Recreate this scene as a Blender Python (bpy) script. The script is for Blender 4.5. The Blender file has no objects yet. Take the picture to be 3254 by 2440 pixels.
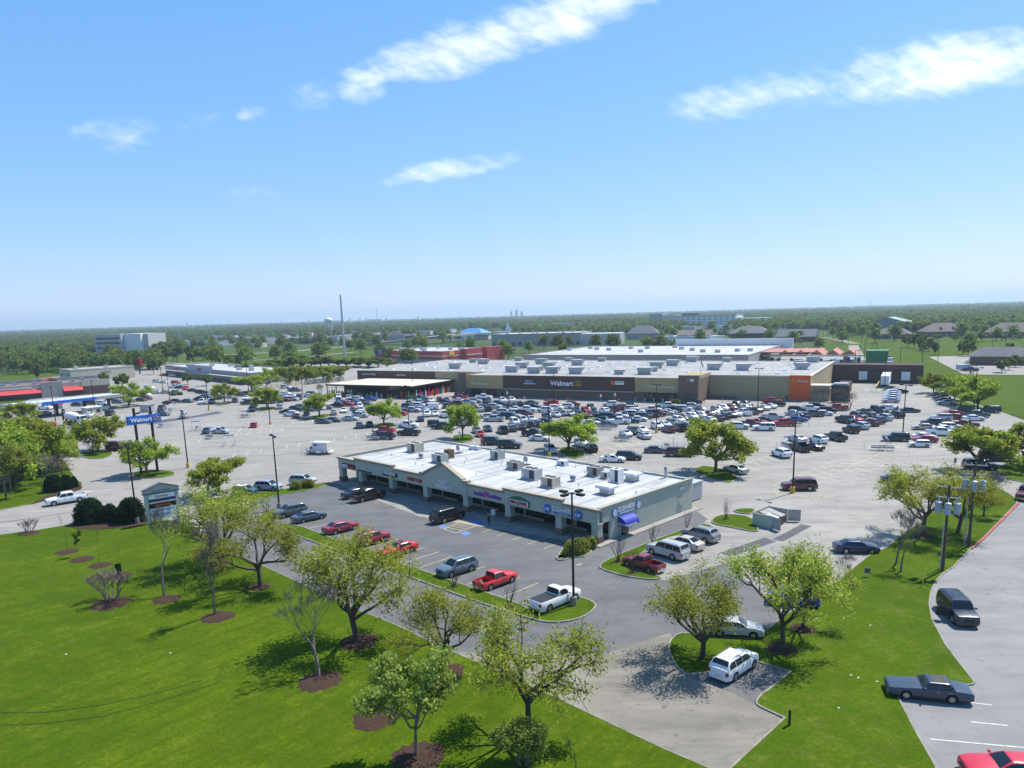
import bpy, bmesh, math, random
from mathutils import Vector, Matrix
from math import sin, cos, pi, radians, atan2, hypot, sqrt
# ---------------------------------------------------------------- camera, sky, sun, exposure
SC = bpy.context.scene
COL = SC.collection
FPX, PX, PY, EYE = 2331.0, 1665.0, 1441.0, 28.0        # survey of the photograph: focal length, principal point, eye height
PITCH, ROLL = radians(10.676), radians(1.638)
cd = bpy.data.cameras.new('drone_camera')
cam = bpy.data.objects.new('drone_camera', cd)
COL.objects.link(cam)
cd.sensor_width = 36.0
cd.lens = 36.0 * FPX / 3254.0
cd.shift_x = (1627.0 - PX) / 3254.0
cd.shift_y = (PY - 1220.0) / 3254.0
cd.clip_start, cd.clip_end = 0.5, 60000.0
cam.matrix_world = Matrix.Translation((0, 0, EYE)) @ Matrix.Rotation(pi / 2 - PITCH, 4, 'X') @ Matrix.Rotation(-ROLL, 4, 'Z')
SC.camera = cam

SUN_EL, SUN_AZ = radians(57.0), radians(37.4)          # azimuth counted from +X towards +Y
w = bpy.data.worlds.new('World'); SC.world = w; w.use_nodes = True
nt = w.node_tree; N = nt.nodes; LK = nt.links
N.clear()
def wn(t, **k):
    n = N.new(t)
    for a, b in k.items(): setattr(n, a, b)
    return n
def wm(op, a, b=None):
    n = wn('ShaderNodeMath', operation=op)
    for i, v in enumerate((a, b)):
        if v is None: continue
        if isinstance(v, (int, float)): n.inputs[i].default_value = v
        else: LK.new(v, n.inputs[i])
    return n.outputs[0]
sky = wn('ShaderNodeTexSky', sky_type='NISHITA', sun_disc=False, sun_elevation=SUN_EL, sun_rotation=pi / 2 - SUN_AZ,
         altitude=0.0, air_density=1.0, dust_density=0.0, ozone_density=3.0)
# cirrus: a direction x/y, z/y is a place on the sky ahead (and its twin behind)
tc = wn('ShaderNodeTexCoord'); sp = wn('ShaderNodeSeparateXYZ'); LK.new(tc.outputs['Generated'], sp.inputs[0])
yc = wm('MAXIMUM', wm('ABSOLUTE', sp.outputs[1]), 0.05)
qx, qy = wm('DIVIDE', sp.outputs[0], yc), wm('DIVIDE', sp.outputs[2], yc)
cb = wn('ShaderNodeCombineXYZ'); LK.new(qx, cb.inputs[0]); LK.new(qy, cb.inputs[1])
def cloud_noise(sc, ang, stretch, det, dist):
    rot = wn('ShaderNodeVectorRotate', rotation_type='Z_AXIS'); rot.inputs['Angle'].default_value = radians(ang); LK.new(cb.outputs[0], rot.inputs['Vector'])
    mpn = wn('ShaderNodeMapping'); mpn.inputs['Scale'].default_value = (1.0, stretch, 1.0); LK.new(rot.outputs[0], mpn.inputs['Vector'])
    nz = wn('ShaderNodeTexNoise'); nz.inputs['Scale'].default_value = sc; nz.inputs['Detail'].default_value = det; nz.inputs['Roughness'].default_value = 0.6; nz.inputs['Distortion'].default_value = dist
    LK.new(mpn.outputs[0], nz.inputs['Vector']); return nz.outputs[0]
n1, n2 = cloud_noise(6.0, -12, 3.4, 10, .2), cloud_noise(20.0, 22, 2.6, 9, .25)
def px_dir(x, y):
    u, v = (x - PX) / FPX, (y - PY) / FPX
    c, s = cos(ROLL), sin(ROLL)
    a, b = u * c - v * s, u * s + v * c
    return Vector((a, cos(PITCH) - b * sin(PITCH), -sin(PITCH) - b * cos(PITCH)))
def ground_at(x, y, z=0.0):
    r = px_dir(x, y)
    t = (z - EYE) / r.z
    return Vector((r.x * t, r.y * t, z))
G = ground_at
def sky_spot(x, y):
    d = px_dir(x, y)
    return d.x / d.y, d.z / d.y
mask = None
# (ends, half width, strength) of each streak
for (a, b, hw, st) in [((1150, 235), (1800, 70), 0.042, 1.0), ((1480, 130), (2120, -25), 0.046, 1.05), ((1040, 285), (1260, 235), 0.034, .80), ((880, 320), (1090, 275), 0.032, .72), ((745, 368), (880, 345), .014, .62), ((200, 445), (520, 410), 0.03, .66),
                       ((540, 405), (720, 365), 0.018, .5), ((2060, 350), (2900, 255), 0.036, .95), ((2450, 300), (3700, 110), 0.05, 1.1), ((1170, 575), (1680, 495), 0.02, .9),
                       ((640, 628), (980, 598), 0.018, .55), ((2440, 785), (2720, 768), 0.010, .5), ((80, 520), (180, 515), 0.012, .5), ((2150, 375), (2400, 360), .012, .5)]:
    A, B = Vector(sky_spot(*a)), Vector(sky_spot(*b))
    d = B - A; ln = d.length; d /= ln
    px_, py_ = wm('SUBTRACT', qx, (A.x + B.x) / 2), wm('SUBTRACT', qy, (A.y + B.y) / 2)
    al = wm('ADD', wm('MULTIPLY', px_, d.x), wm('MULTIPLY', py_, d.y))
    ac = wm('SUBTRACT', wm('MULTIPLY', px_, d.y), wm('MULTIPLY', py_, d.x))
    e = wm('ADD', wm('POWER', wm('ABSOLUTE', wm('DIVIDE', al, ln * .58)), 2.0), wm('POWER', wm('ABSOLUTE', wm('DIVIDE', ac, hw)), 2.0))
    m = wm('MULTIPLY', wm('MAXIMUM', wm('SUBTRACT', 1.0, e), 0.0), st)
    mask = m if mask is None else wm('MAXIMUM', mask, m)
nn_ = wm('ADD', wm('MULTIPLY', wm('SUBTRACT', n1, .5), 2.3), wm('MULTIPLY', wm('SUBTRACT', n2, .5), 1.7))
cl = wm('ADD', wm('MULTIPLY', mask, 1.45), wm('SUBTRACT', nn_, .45))
cl = wm('MULTIPLY', cl, wm('MINIMUM', wm('MULTIPLY', mask, 5.0), 1.0))
cr = wn('ShaderNodeMapRange', interpolation_type='SMOOTHSTEP'); LK.new(cl, cr.inputs[0])
cr.inputs[1].default_value = 0.0; cr.inputs[2].default_value = 2.0; cr.inputs[3].default_value = 0.0; cr.inputs[4].default_value = 1.0
# film response of the camera's blue sky, channel by channel
sc3 = wn('ShaderNodeSeparateColor'); LK.new(sky.outputs[0], sc3.inputs[0]); cc3 = wn('ShaderNodeCombineColor')
for i, (gn, pw) in enumerate(((.74, .95), (1.56, .60), (3.1, .40))): LK.new(wm('MULTIPLY', wm('POWER', wm('MAXIMUM', sc3.outputs[i], 1e-4), pw), gn), cc3.inputs[i])
mx = wn('ShaderNodeMix', data_type='RGBA'); LK.new(cr.outputs[0], mx.inputs[0]); LK.new(cc3.outputs[0], mx.inputs[6])
mx.inputs[7].default_value = (8.8, 8.9, 9.0, 1)
bg = wn('ShaderNodeBackground'); bg.inputs[1].default_value = 0.112
LK.new(mx.outputs[2], bg.inputs[0])
wo = wn('ShaderNodeOutputWorld'); LK.new(bg.outputs[0], wo.inputs[0])

sl = bpy.data.lights.new('sun', 'SUN'); sl.energy = 5.0; sl.angle = radians(0.53); sl.color = (1.0, 0.955, 0.88)
sun = bpy.data.objects.new('sun', sl); COL.objects.link(sun)
sv = Vector((cos(SUN_EL) * cos(SUN_AZ), cos(SUN_EL) * sin(SUN_AZ), sin(SUN_EL)))
sun.rotation_euler = (-sv).to_track_quat('-Z', 'Y').to_euler(); sun.location = (60, 60, 120)
VS = SC.view_settings
VS.view_transform = 'Standard'; VS.look = 'None'; VS.exposure = 0.55; VS.gamma = 1.0; VS.use_curve_mapping = False
SC.cycles.use_denoising = True
SC.cycles.max_bounces = 6; SC.cycles.diffuse_bounces = 1; SC.cycles.glossy_bounces = 2; SC.cycles.transmission_bounces = 3; SC.cycles.volume_bounces = 0
SC.cycles.transparent_max_bounces = 6
SC.cycles.sample_clamp_indirect = 4.0
SC.cycles.volume_step_rate = 8.0
SC.render.use_persistent_data = False

# ---------------------------------------------------------------- helpers
RND = random.Random(7)
def rise(bx, by, ty):
    """height of an upright thing whose foot and top show at rows by and ty"""
    g = G(bx, by); lo, hi = 0.0, 300.0
    for _ in range(50):
        m = (lo + hi) / 2
        d = g + Vector((0, 0, m - EYE))
        wv = d.y * cos(PITCH) - d.z * sin(PITCH)
        a, b = d.x / wv, (-d.y * sin(PITCH) - d.z * cos(PITCH)) / wv
        yy = PY + FPX * (-a * sin(ROLL) + b * cos(ROLL))
        if yy > ty: lo = m
        else: hi = m
    return lo

class MB:
    """collects faces of one mesh"""
    def __init__(s): s.v = []; s.f = []; s.m = []
    def add(s, vs, fs, mi=0):
        o = len(s.v); s.v += [tuple(p) for p in vs]
        for f in fs: s.f.append([i + o for i in f]); s.m.append(mi)
        return s
    def quad(s, a, b, c, d, mi=0): return s.add([a, b, c, d], [(0, 1, 2, 3)], mi)
    def hexa(s, p, mi=0): return s.add(p, [(3, 2, 1, 0), (4, 5, 6, 7), (0, 1, 5, 4), (1, 2, 6, 5), (2, 3, 7, 6), (3, 0, 4, 7)], mi)
    def box(s, x0, x1, y0, y1, z0, z1, mi=0):
        return s.hexa([(x0, y0, z0), (x1, y0, z0), (x1, y1, z0), (x0, y1, z0), (x0, y0, z1), (x1, y0, z1), (x1, y1, z1), (x0, y1, z1)], mi)
    def cbox(s, x, y, z, sx, sy, sz, mi=0): return s.box(x - sx / 2, x + sx / 2, y - sy / 2, y + sy / 2, z, z + sz, mi)
    def prism(s, poly, z0, z1, mi=0, mt=None, bottom=False):
        n = len(poly); o = [(p[0], p[1], z0) for p in poly] + [(p[0], p[1], z1) for p in poly]
        fs = [(i, (i + 1) % n, n + (i + 1) % n, n + i) for i in range(n)]
        s.add(o, fs, mi)
        b = len(s.v) - 2 * n
        s.f.append([b + n + i for i in range(n)]); s.m.append(mi if mt is None else mt)
        if bottom: s.f.append([b + n - 1 - i for i in range(n)]); s.m.append(mi)
        return s
    def tube(s, pts, rs, n=6, mi=0, caps=True):
        if isinstance(rs, (int, float)): rs = [rs] * len(pts)
        pts = [Vector(p) for p in pts]; o = len(s.v); k = len(pts)
        ref = None
        for i, p in enumerate(pts):
            t = (pts[min(i + 1, k - 1)] - pts[max(i - 1, 0)])
            if t.length < 1e-9: t = Vector((0, 0, 1))
            t.normalize()
            if ref is None: ref = Vector((1, 0, 0)) if abs(t.x) < .9 else Vector((0, 1, 0))
            a = t.cross(ref); 
            if a.length < 1e-6: a = t.orthogonal()
            a.normalize(); b = t.cross(a); ref = -b if False else a.cross(t)
            for j in range(n):
                q = 2 * pi * j / n
                s.v.append(tuple(p + (a * cos(q) + b * sin(q)) * rs[i]))
        for i in range(k - 1):
            for j in range(n):
                s.f.append([o + i * n + j, o + i * n + (j + 1) % n, o + (i + 1) * n + (j + 1) % n, o + (i + 1) * n + j]); s.m.append(mi)
        if caps:
            s.f.append([o + j for j in reversed(range(n))]); s.m.append(mi)
            s.f.append([o + (k - 1) * n + j for j in range(n)]); s.m.append(mi)
        return s
    def mesh(s, name, mats, smooth=None):
        me = bpy.data.meshes.new(name)
        me.from_pydata(s.v, [], s.f)
        if not isinstance(mats, (list, tuple)): mats = [mats]
        for m in mats: me.materials.append(m)
        if len(mats) > 1: me.polygons.foreach_set('material_index', s.m)
        if smooth:
            me.polygons.foreach_set('use_smooth', [True] * len(me.polygons))
            me.set_sharp_from_angle(angle=radians(smooth))
        me.update()
        return me
    def build(s, name, mats, parent=None, smooth=None, loc=None, rz=0.0):
        return link(name, s.mesh(name, mats, smooth), parent, loc, rz)
def link(name, data, parent=None, loc=None, rz=0.0):
    o = bpy.data.objects.new(name, data); COL.objects.link(o)
    if parent is not None: o.parent = parent
    if loc is not None: o.location = loc
    if rz: o.rotation_euler = (0, 0, rz)
    return o
def tag(o, label, cat, group=None):
    o['label'] = label; o['category'] = cat
    if group: o['group'] = group
    return o
def kind(o, k): o['kind'] = k; return o
def thing(name, label, cat, loc=(0, 0, 0), rz=0.0, group=None):
    o = bpy.data.objects.new(name, None); COL.objects.link(o)
    o.location = loc; o.rotation_euler = (0, 0, rz); o.empty_display_size = .3
    return tag(o, label, cat, group)
ORD = ['', 'first', 'second', 'third', 'fourth', 'fifth', 'sixth', 'seventh', 'eighth', 'ninth', 'tenth', 'eleventh', 'twelfth', 'thirteenth', 'fourteenth', 'fifteenth', 'sixteenth', 'seventeenth', 'eighteenth', 'nineteenth', 'twentieth', 'twenty-first', 'twenty-second', 'twenty-third', 'twenty-fourth', 'twenty-fifth', 'twenty-sixth', 'twenty-seventh', 'twenty-eighth', 'twenty-ninth', 'thirtieth'] + ['%s-%s' % (t, u) for t in ('thirty', 'forty', 'fifty', 'sixty') for u in ('first', 'second', 'third', 'fourth', 'fifth', 'sixth', 'seventh', 'eighth', 'ninth', 'last')]
def text(parent, body, size, loc, right, mat, ext=0.04, normal=None, align='CENTER', name='lettering', bold=0.0, shear=0.0, wide=1.0):
    """raised letters; right = the way the words run, seen from outside"""
    c = bpy.data.curves.new(name, 'FONT'); c.body = body; c.size = size; c.extrude = ext; c.align_x = align; c.align_y = 'CENTER'
    c.offset = bold; c.shear = shear; c.resolution_u = 3
    c.materials.append(mat)
    tmp = bpy.data.objects.new(name, c); me = bpy.data.meshes.new_from_object(tmp); bpy.data.objects.remove(tmp)
    if not me.materials: me.materials.append(mat)
    o = bpy.data.objects.new(name, me); COL.objects.link(o); o.parent = parent
    r = Vector(right).normalized(); u = Vector((0, 0, 1))
    if normal is not None: n = Vector(normal).normalized(); u = n.cross(r)
    else: n = r.cross(u)
    o.matrix_local = Matrix(((r.x * wide, u.x, n.x, loc[0]), (r.y * wide, u.y, n.y, loc[1]), (r.z * wide, u.z, n.z, loc[2]), (0, 0, 0, 1)))
    return o
# ---------------------------------------------------------------- materials
MATS = {}
def srgb(r, g, b):
    f = lambda c: ((c / 255 + 0.055) / 1.055) ** 2.4 if c > 10 else c / 255 / 12.92
    return (f(r), f(g), f(b), 1)
class NM:
    def __init__(s, name):
        s.m = bpy.data.materials.new(name); s.m.use_nodes = True
        s.t = s.m.node_tree; s.b = s.t.nodes['Principled BSDF']; s.out = s.t.nodes['Material Output']
    def n(s, t, **k):
        x = s.t.nodes.new(t)
        for a, b in k.items(): setattr(x, a, b)
        return x
    def l(s, a, b): s.t.links.new(a, b)
    def set(s, sock, v):
        if hasattr(v, 'links'): s.l(v, sock)
        else: sock.default_value = v
    def coord(s, kind='Object', scale=(1, 1, 1), rz=0.0):
        c = s.n('ShaderNodeTexCoord'); m = s.n('ShaderNodeMapping'); m.inputs['Scale'].default_value = scale; m.inputs['Rotation'].default_value = (0, 0, rz)
        s.l(c.outputs[kind], m.inputs[0]); return m.outputs[0]
    def noise(s, vec, scale, detail=4, rough=.6, dist=0.0):
        x = s.n('ShaderNodeTexNoise'); s.l(vec, x.inputs['Vector']); x.inputs['Scale'].default_value = scale; x.inputs['Detail'].default_value = detail
        x.inputs['Roughness'].default_value = rough; x.inputs['Distortion'].default_value = dist; return x.outputs[0]
    def ramp(s, v, stops):
        x = s.n('ShaderNodeValToRGB'); s.l(v, x.inputs[0]); e = x.color_ramp.elements
        while len(e) < len(stops): e.new(.5)
        for q, (p, c) in zip(e, stops): q.position = p; q.color = c if len(c) == 4 else (*c, 1)
        return x.outputs[0]
    def mix(s, f, a, b, blend='MIX'):
        x = s.n('ShaderNodeMix', data_type='RGBA', blend_type=blend); s.set(x.inputs[0], f); s.set(x.inputs[6], a); s.set(x.inputs[7], b); return x.outputs[2]
    def math(s, op, a, b=0.0, c=None):
        x = s.n('ShaderNodeMath', operation=op); s.set(x.inputs[0], a); s.set(x.inputs[1], b)
        if c is not None: s.set(x.inputs[2], c)
        return x.outputs[0]
    def bump(s, h, strength=.3, dist=.02):
        x = s.n('ShaderNodeBump'); x.inputs['Strength'].default_value = strength; x.inputs['Distance'].default_value = dist; s.l(h, x.inputs['Height']); s.l(x.outputs[0], s.b.inputs['Normal'])
    def col(s, v): s.set(s.b.inputs['Base Color'], v)
    def fin(s, rough=.6, metal=0.0, spec=.5, **k):
        s.set(s.b.inputs['Roughness'], rough); s.b.inputs['Metallic'].default_value = metal; s.b.inputs['Specular IOR Level'].default_value = spec
        for a, v in k.items(): s.b.inputs[a.replace('_', ' ')].default_value = v
        return s.m
def g3(v): return (v, v, v, 1)
def flat(name, c, rough=.6, metal=0.0, spec=.4, vary=.12, scale=.7, **k):
    """paint or plastic with a little weathering"""
    if name in MATS: return MATS[name]
    m = NM(name); c = c if len(c) == 4 else (*c, 1)
    v = m.noise(m.coord(), scale, 5, .65)
    d = tuple(x * (1 - vary) for x in c[:3]) + (1,); e = tuple(min(1, x * (1 + vary * .7)) for x in c[:3]) + (1,)
    m.col(m.ramp(v, [(.3, d), (.7, e)]))
    MATS[name] = m.fin(rough, metal, spec, **k); return MATS[name]

def lot_mat(name, light, dark, stain, crack=True, yaw=0.0):
    m = NM(name); co = m.coord(); cs = m.coord(scale=(.25, 1, 1), rz=yaw)
    big = m.noise(co, .035, 5, .6); mid = m.noise(co, .4, 5, .6); streak = m.noise(cs, .35, 5, .65, .3); fine = m.noise(co, 14, 3, .7)
    c = m.ramp(big, [(.3, dark), (.68, light)])
    c = m.mix(m.ramp(streak, [(.42, g3(0)), (.64, g3(.62))]), c, stain)
    c = m.mix(m.ramp(mid, [(.52, g3(0)), (.68, g3(.5))]), c, stain)
    c = m.mix(m.ramp(fine, [(.3, g3(.16)), (.7, g3(0))]), c, tuple(x * .55 for x in dark[:3]) + (1,))
    c = m.mix(m.ramp(m.noise(co, 1.1, 3, .5), [(.64, g3(0)), (.74, g3(.6))]), c, tuple(x * .6 for x in stain[:3]) + (1,))
    if crack:
        v = m.n('ShaderNodeTexVoronoi', feature='DISTANCE_TO_EDGE'); wv = m.n('ShaderNodeMapping'); m.l(co, wv.inputs[0]); v.inputs['Scale'].default_value = .11
        dn = m.n('ShaderNodeTexNoise'); m.l(co, dn.inputs['Vector']); dn.inputs['Scale'].default_value = .5
        ad = m.n('ShaderNodeVectorMath', operation='MULTIPLY_ADD'); m.l(dn.outputs['Color'], ad.inputs[0]); ad.inputs[1].default_value = (2.2, 2.2, 0); m.l(co, ad.inputs[2]); m.l(ad.outputs[0], v.inputs['Vector'])
        k = m.mix(m.ramp(m.noise(co, .08, 3), [(.45, g3(0)), (.6, g3(1))]), g3(0), m.ramp(v.outputs[0], [(.002, g3(.5)), (.0055, g3(0))]))
        c = m.mix(k, c, tuple(x * .35 for x in dark[:3]) + (1,))
    m.col(c); m.bump(fine, .25, .01)
    MATS[name] = m.fin(.85, 0, .3); return MATS[name]
ASPHALT = lot_mat('asphalt_worn', (.33, .305, .268, 1), (.25, .233, .208, 1), (.175, .166, .153, 1), yaw=radians(-44))
ASPHALT_DARK = lot_mat('asphalt_newer', (.15, .149, .147, 1), (.115, .116, .118, 1), (.08, .081, .084, 1), yaw=radians(44))
ROADM = lot_mat('road_asphalt', (.27, .262, .25, 1), (.21, .207, .20, 1), (.16, .158, .156, 1), yaw=radians(60))
PATCH = lot_mat('asphalt_patch', (.10, .102, .108, 1), (.08, .082, .088, 1), (.06, .06, .065, 1), crack=False)
CONCRETE = lot_mat('concrete_apron', (.27, .24, .195, 1), (.19, .172, .14, 1), (.115, .104, .085, 1), yaw=radians(-30))
KERB = flat('kerb_concrete', (.25, .23, .195), .9, vary=.35, scale=1.2)
WALKM = flat('walk_concrete', (.29, .27, .24), .9, vary=.18, scale=.9)

def grass_mat(name, a, b, dry, stripe=0.0, yaw=0.0):
    m = NM(name); co = m.coord()
    big = m.noise(co, .06, 4, .6); mid = m.noise(co, .6, 5, .7); fine = m.noise(co, 9, 4, .75)
    c = m.ramp(big, [(.38, a), (.62, b)])
    c = m.mix(m.ramp(mid, [(.48, g3(0)), (.66, g3(.65))]), c, dry)
    if stripe:
        st = m.n('ShaderNodeTexWave', wave_type='BANDS', bands_direction='X'); st.inputs['Scale'].default_value = .17; st.inputs['Distortion'].default_value = 1.2; st.inputs['Detail'].default_value = 2
        m.l(m.coord(rz=yaw), st.inputs['Vector'])
        c = m.mix(m.math('MULTIPLY', m.ramp(st.outputs[0], [(.0, g3(.8)), (.22, g3(0)), (1, g3(0))]), stripe), c, tuple(x * .5 for x in a[:3]) + (1,))
    c = m.mix(m.ramp(m.noise(co, .22, 5, .7), [(.42, g3(.5)), (.6, g3(0))]), c, tuple(x * .62 for x in a[:3]) + (1,))
    c = m.mix(m.ramp(m.noise(co, 3.2, 5, .8), [(.40, g3(.55)), (.6, g3(0))]), c, tuple(x * .5 for x in a[:3]) + (1,))
    c = m.mix(m.ramp(fine, [(.35, g3(.6)), (.62, g3(0))]), c, tuple(x * .45 for x in a[:3]) + (1,))
    m.col(c); m.bump(fine, .7, .06)
    MATS[name] = m.fin(1.0, 0, .05); return MATS[name]
LAWN = grass_mat('lawn', (.068, .125, .004, 1), (.108, .168, .005, 1), (.18, .19, .016, 1), .38, radians(38))
VERGE = grass_mat('verge_grass', (.068, .128, .005, 1), (.102, .162, .006, 1), (.18, .175, .04, 1))
FIELD = grass_mat('field_grass', (.075, .125, .012, 1), (.105, .16, .016, 1), (.15, .15, .045, 1))
m = NM('mulch_bark'); co = m.coord(); f = m.noise(co, 9, 5, .75)
m.col(m.ramp(f, [(.3, (.018, .011, .008, 1)), (.55, (.065, .038, .026, 1)), (.75, (.14, .09, .065, 1))])); m.bump(f, 1.0, .06); MULCH = m.fin(.95, 0, .1)
m = NM('terrain_ground'); co = m.coord(); b = m.noise(co, .004, 4, .6); f = m.noise(co, .05, 5, .7)
c = m.ramp(b, [(.35, (.035, .06, .016, 1)), (.65, (.06, .095, .022, 1))]); c = m.mix(m.ramp(f, [(.5, g3(0)), (.7, g3(.6))]), c, (.085, .08, .04, 1)); m.col(c); TERRAIN = m.fin(.95, 0, .1)
PAINT_W = flat('road_paint_white', (.62, .6, .54), .8, vary=.35, scale=3)
PAINT_Y = flat('road_paint_yellow', (.5, .42, .2), .8, vary=.35, scale=2)
PAINT_YF = flat('road_paint_faded', (.56, .49, .32), .85, vary=.3, scale=.5)
PAINT_B = flat('road_paint_blue', (.10, .20, .48), .8, vary=.4, scale=3)
PAINT_R = flat('kerb_paint_red', (.42, .08, .07), .8, vary=.35, scale=2)
STUCCO = flat('stucco_sage', (.42, .44, .36), .9, vary=.07, scale=.4)
CORNICE = flat('cornice_taupe', (.33, .29, .22), .85, vary=.1)
STONE = None
def brickish(name, a, b, mortar, bw=.4, bh=.2, rz=0.0):
    m = NM(name); co = m.coord()
    t = m.n('ShaderNodeTexBrick'); t.inputs['Color1'].default_value = a; t.inputs['Color2'].default_value = b; t.inputs['Mortar'].default_value = mortar
    t.inputs['Scale'].default_value = 1.0; t.inputs['Brick Width'].default_value = bw; t.inputs['Row Height'].default_value = bh; t.inputs['Mortar Size'].default_value = .012
    sx = m.n('ShaderNodeSeparateXYZ'); m.l(co, sx.inputs[0]); cx = m.n('ShaderNodeCombineXYZ'); m.l(m.math('ADD', sx.outputs[0], sx.outputs[1]), cx.inputs[0]); m.l(sx.outputs[2], cx.inputs[1])
    m.l(cx.outputs[0], t.inputs['Vector'])
    v = m.noise(co, .35, 4, .6)
    m.col(m.mix(m.ramp(v, [(.35, g3(.25)), (.65, g3(0))]), t.outputs[0], tuple(x * .7 for x in a[:3]) + (1,)))
    MATS[name] = m.fin(.9, 0, .2); return MATS[name]
STONE = brickish('stone_wainscot', (.17, .12, .08, 1), (.23, .17, .12, 1), (.1, .08, .06, 1))
BLOCK_TAN = brickish('block_tan', (.40, .32, .185, 1), (.37, .295, .17, 1), (.31, .25, .15, 1))
BLOCK_TAN2 = brickish('block_tan_panel', (.42, .325, .155, 1), (.40, .31, .15, 1), (.34, .265, .135, 1))
BLOCK_BROWN = brickish('block_brown', (.20, .145, .105, 1), (.18, .13, .095, 1), (.14, .1, .08, 1))
BLOCK_DARK = brickish('block_dark_brown', (.115, .07, .055, 1), (.105, .065, .052, 1), (.085, .055, .045, 1))
BRICK_RED = brickish('brick_dark_red', (.16, .07, .05, 1), (.20, .09, .06, 1), (.2, .17, .15, 1), .25, .08)
WALL_GREY = flat('wall_grey', (.42, .42, .43), .85); WALL_WHITE = flat('wall_white', (.7, .7, .69), .85, vary=.06); WALL_TAUPE = flat('wall_taupe', (.33, .31, .29), .85)
WALL_CREAM = flat('wall_cream', (.55, .49, .38), .85); WALL_RED = flat('wall_red', (.38, .07, .06), .8, vary=.1)
def roof_mat(name, a, b, d):
    m = NM(name); co = m.coord(); s1 = m.noise(m.coord(scale=(1, .12, 1)), .8, 5, .7); p = m.noise(co, .09, 4, .6); f = m.noise(co, 2.5, 4, .7)
    c = m.ramp(p, [(.35, b), (.62, a)]); c = m.mix(m.ramp(s1, [(.46, g3(0)), (.66, g3(.75))]), c, d); c = m.mix(m.ramp(f, [(.52, g3(0)), (.7, g3(.45))]), c, d); m.col(c)
    MATS[name] = m.fin(.7, 0, .3); return MATS[name]
ROOF_WHITE = roof_mat('roof_membrane_white', (.50, .50, .485, 1), (.39, .39, .38, 1), (.20, .196, .185, 1))
ROOF_GREY = roof_mat('roof_membrane_grey', (.36, .352, .335, 1), (.265, .26, .25, 1), (.16, .157, .152, 1))
SHINGLE = flat('shingle_brown', (.16, .125, .11), .9, vary=.3, scale=.8); SHINGLE_G = flat('shingle_grey', (.13, .13, .14), .9, vary=.3, scale=.8)
METAL_G = flat('metal_roof_grey', (.45, .46, .47), .45, .3, vary=.12); METAL_BL = flat('metal_roof_blue', (.10, .28, .55), .4, .2, vary=.1); METAL_RD = flat('metal_roof_red', (.42, .05, .04), .5, vary=.12)
METAL_OR = flat('canopy_orange', (.40, .14, .10), .6, vary=.1)
ORANGE = flat('panel_orange', (.66, .11, .02), .6, vary=.05)
GALV = flat('galvanised', (.42, .45, .46), .45, .5, vary=.15, scale=2); UNIT = flat('unit_grey_green', (.34, .39, .36), .6, .1, vary=.15, scale=1.5); UNIT_T = flat('unit_tan', (.45, .42, .34), .6, .1, vary=.15, scale=1.5)
COIL = flat('coil_dark', (.05, .05, .055), .6, .2, vary=.3, scale=6)
BRONZE = flat('pole_bronze', (.03, .024, .02), .5, .4, vary=.2); BLACKM = flat('black_metal', (.015, .015, .017), .5, .3); WHITEM = flat('white_metal', (.75, .75, .74), .45, 0, vary=.06)
YELLOWM = flat('yellow_paint', (.58, .38, .03), .6, vary=.2, scale=2); REDSIGN = flat('sign_red', (.5, .02, .03), .5); BLUESIGN = flat('sign_blue', (.02, .13, .50), .5, vary=.05)
WHITESIGN = flat('sign_white', (.78, .78, .78), .5, vary=.04); YELSIGN = flat('sign_yellow', (.75, .48, .04), .5, vary=.04); PURPLE = flat('sign_violet', (.14, .08, .38), .5); PINK = flat('sign_pink', (.62, .06, .30), .5)
NAVY = flat('sign_navy', (.02, .035, .14), .5); LTBLUE = flat('sign_pale', (.55, .62, .72), .5); CREAMS = flat('sign_cream', (.7, .66, .5), .5); GREENSIGN = flat('sign_green', (.03, .16, .06), .5)
WOODP = flat('pole_wood', (.085, .062, .045), .9, vary=.35, scale=2); XFMR = flat('transformer_grey', (.36, .40, .43), .5, .1)
BIN_BR = flat('bin_brown', (.17, .095, .055), .7, vary=.35, scale=2); WOODG = flat('gate_grey', (.36, .36, .33), .8, vary=.2, scale=2); AWNB = flat('awning_blue', (.02, .04, .33), .6, vary=.06)
AWNR = flat('awning_red', (.50, .045, .05), .7, vary=.1)
def glass(name, c, rough=.06):
    m = NM(name); v = m.noise(m.coord(), 1.2, 3); m.col(m.ramp(v, [(.3, tuple(x * .7 for x in c) + (1,)), (.7, (*c, 1))])); MATS[name] = m.fin(rough, 0, .6); return MATS[name]
GLASS = glass('glass_dark', (.012, .016, .02)); SHOPGL = glass('shop_glass', (.010, .011, .013), .25); WINDOW_B = glass('window_blue', (.05, .075, .11), .1)
m = NM('car_paint'); oi = m.n('ShaderNodeObjectInfo'); v = m.noise(m.coord(), 2.2, 4, .7)
m.col(m.mix(m.ramp(v, [(.4, g3(0)), (.8, g3(.05))]), oi.outputs['Color'], (.22, .2, .17, 1))); PAINT = m.fin(.3, .0, .5, Coat_Weight=.6, Coat_Roughness=.08)
TYRE = flat('tyre_rubber', (.014, .014, .014), .85, vary=.3, scale=6); RIM = flat('rim_alloy', (.5, .5, .51), .3, .8, vary=.1); TRIM = flat('trim_black', (.02, .02, .021), .55); LAMPW = flat('headlamp_glass', (.62, .65, .68), .12, .3, vary=.05); LAMPR = flat('tail_lamp', (.30, .012, .012), .15, vary=.1); CHROME = flat('chrome', (.6, .6, .6), .15, .95, vary=.05); PLATE = flat('plate_white', (.65, .66, .68), .5)
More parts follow.
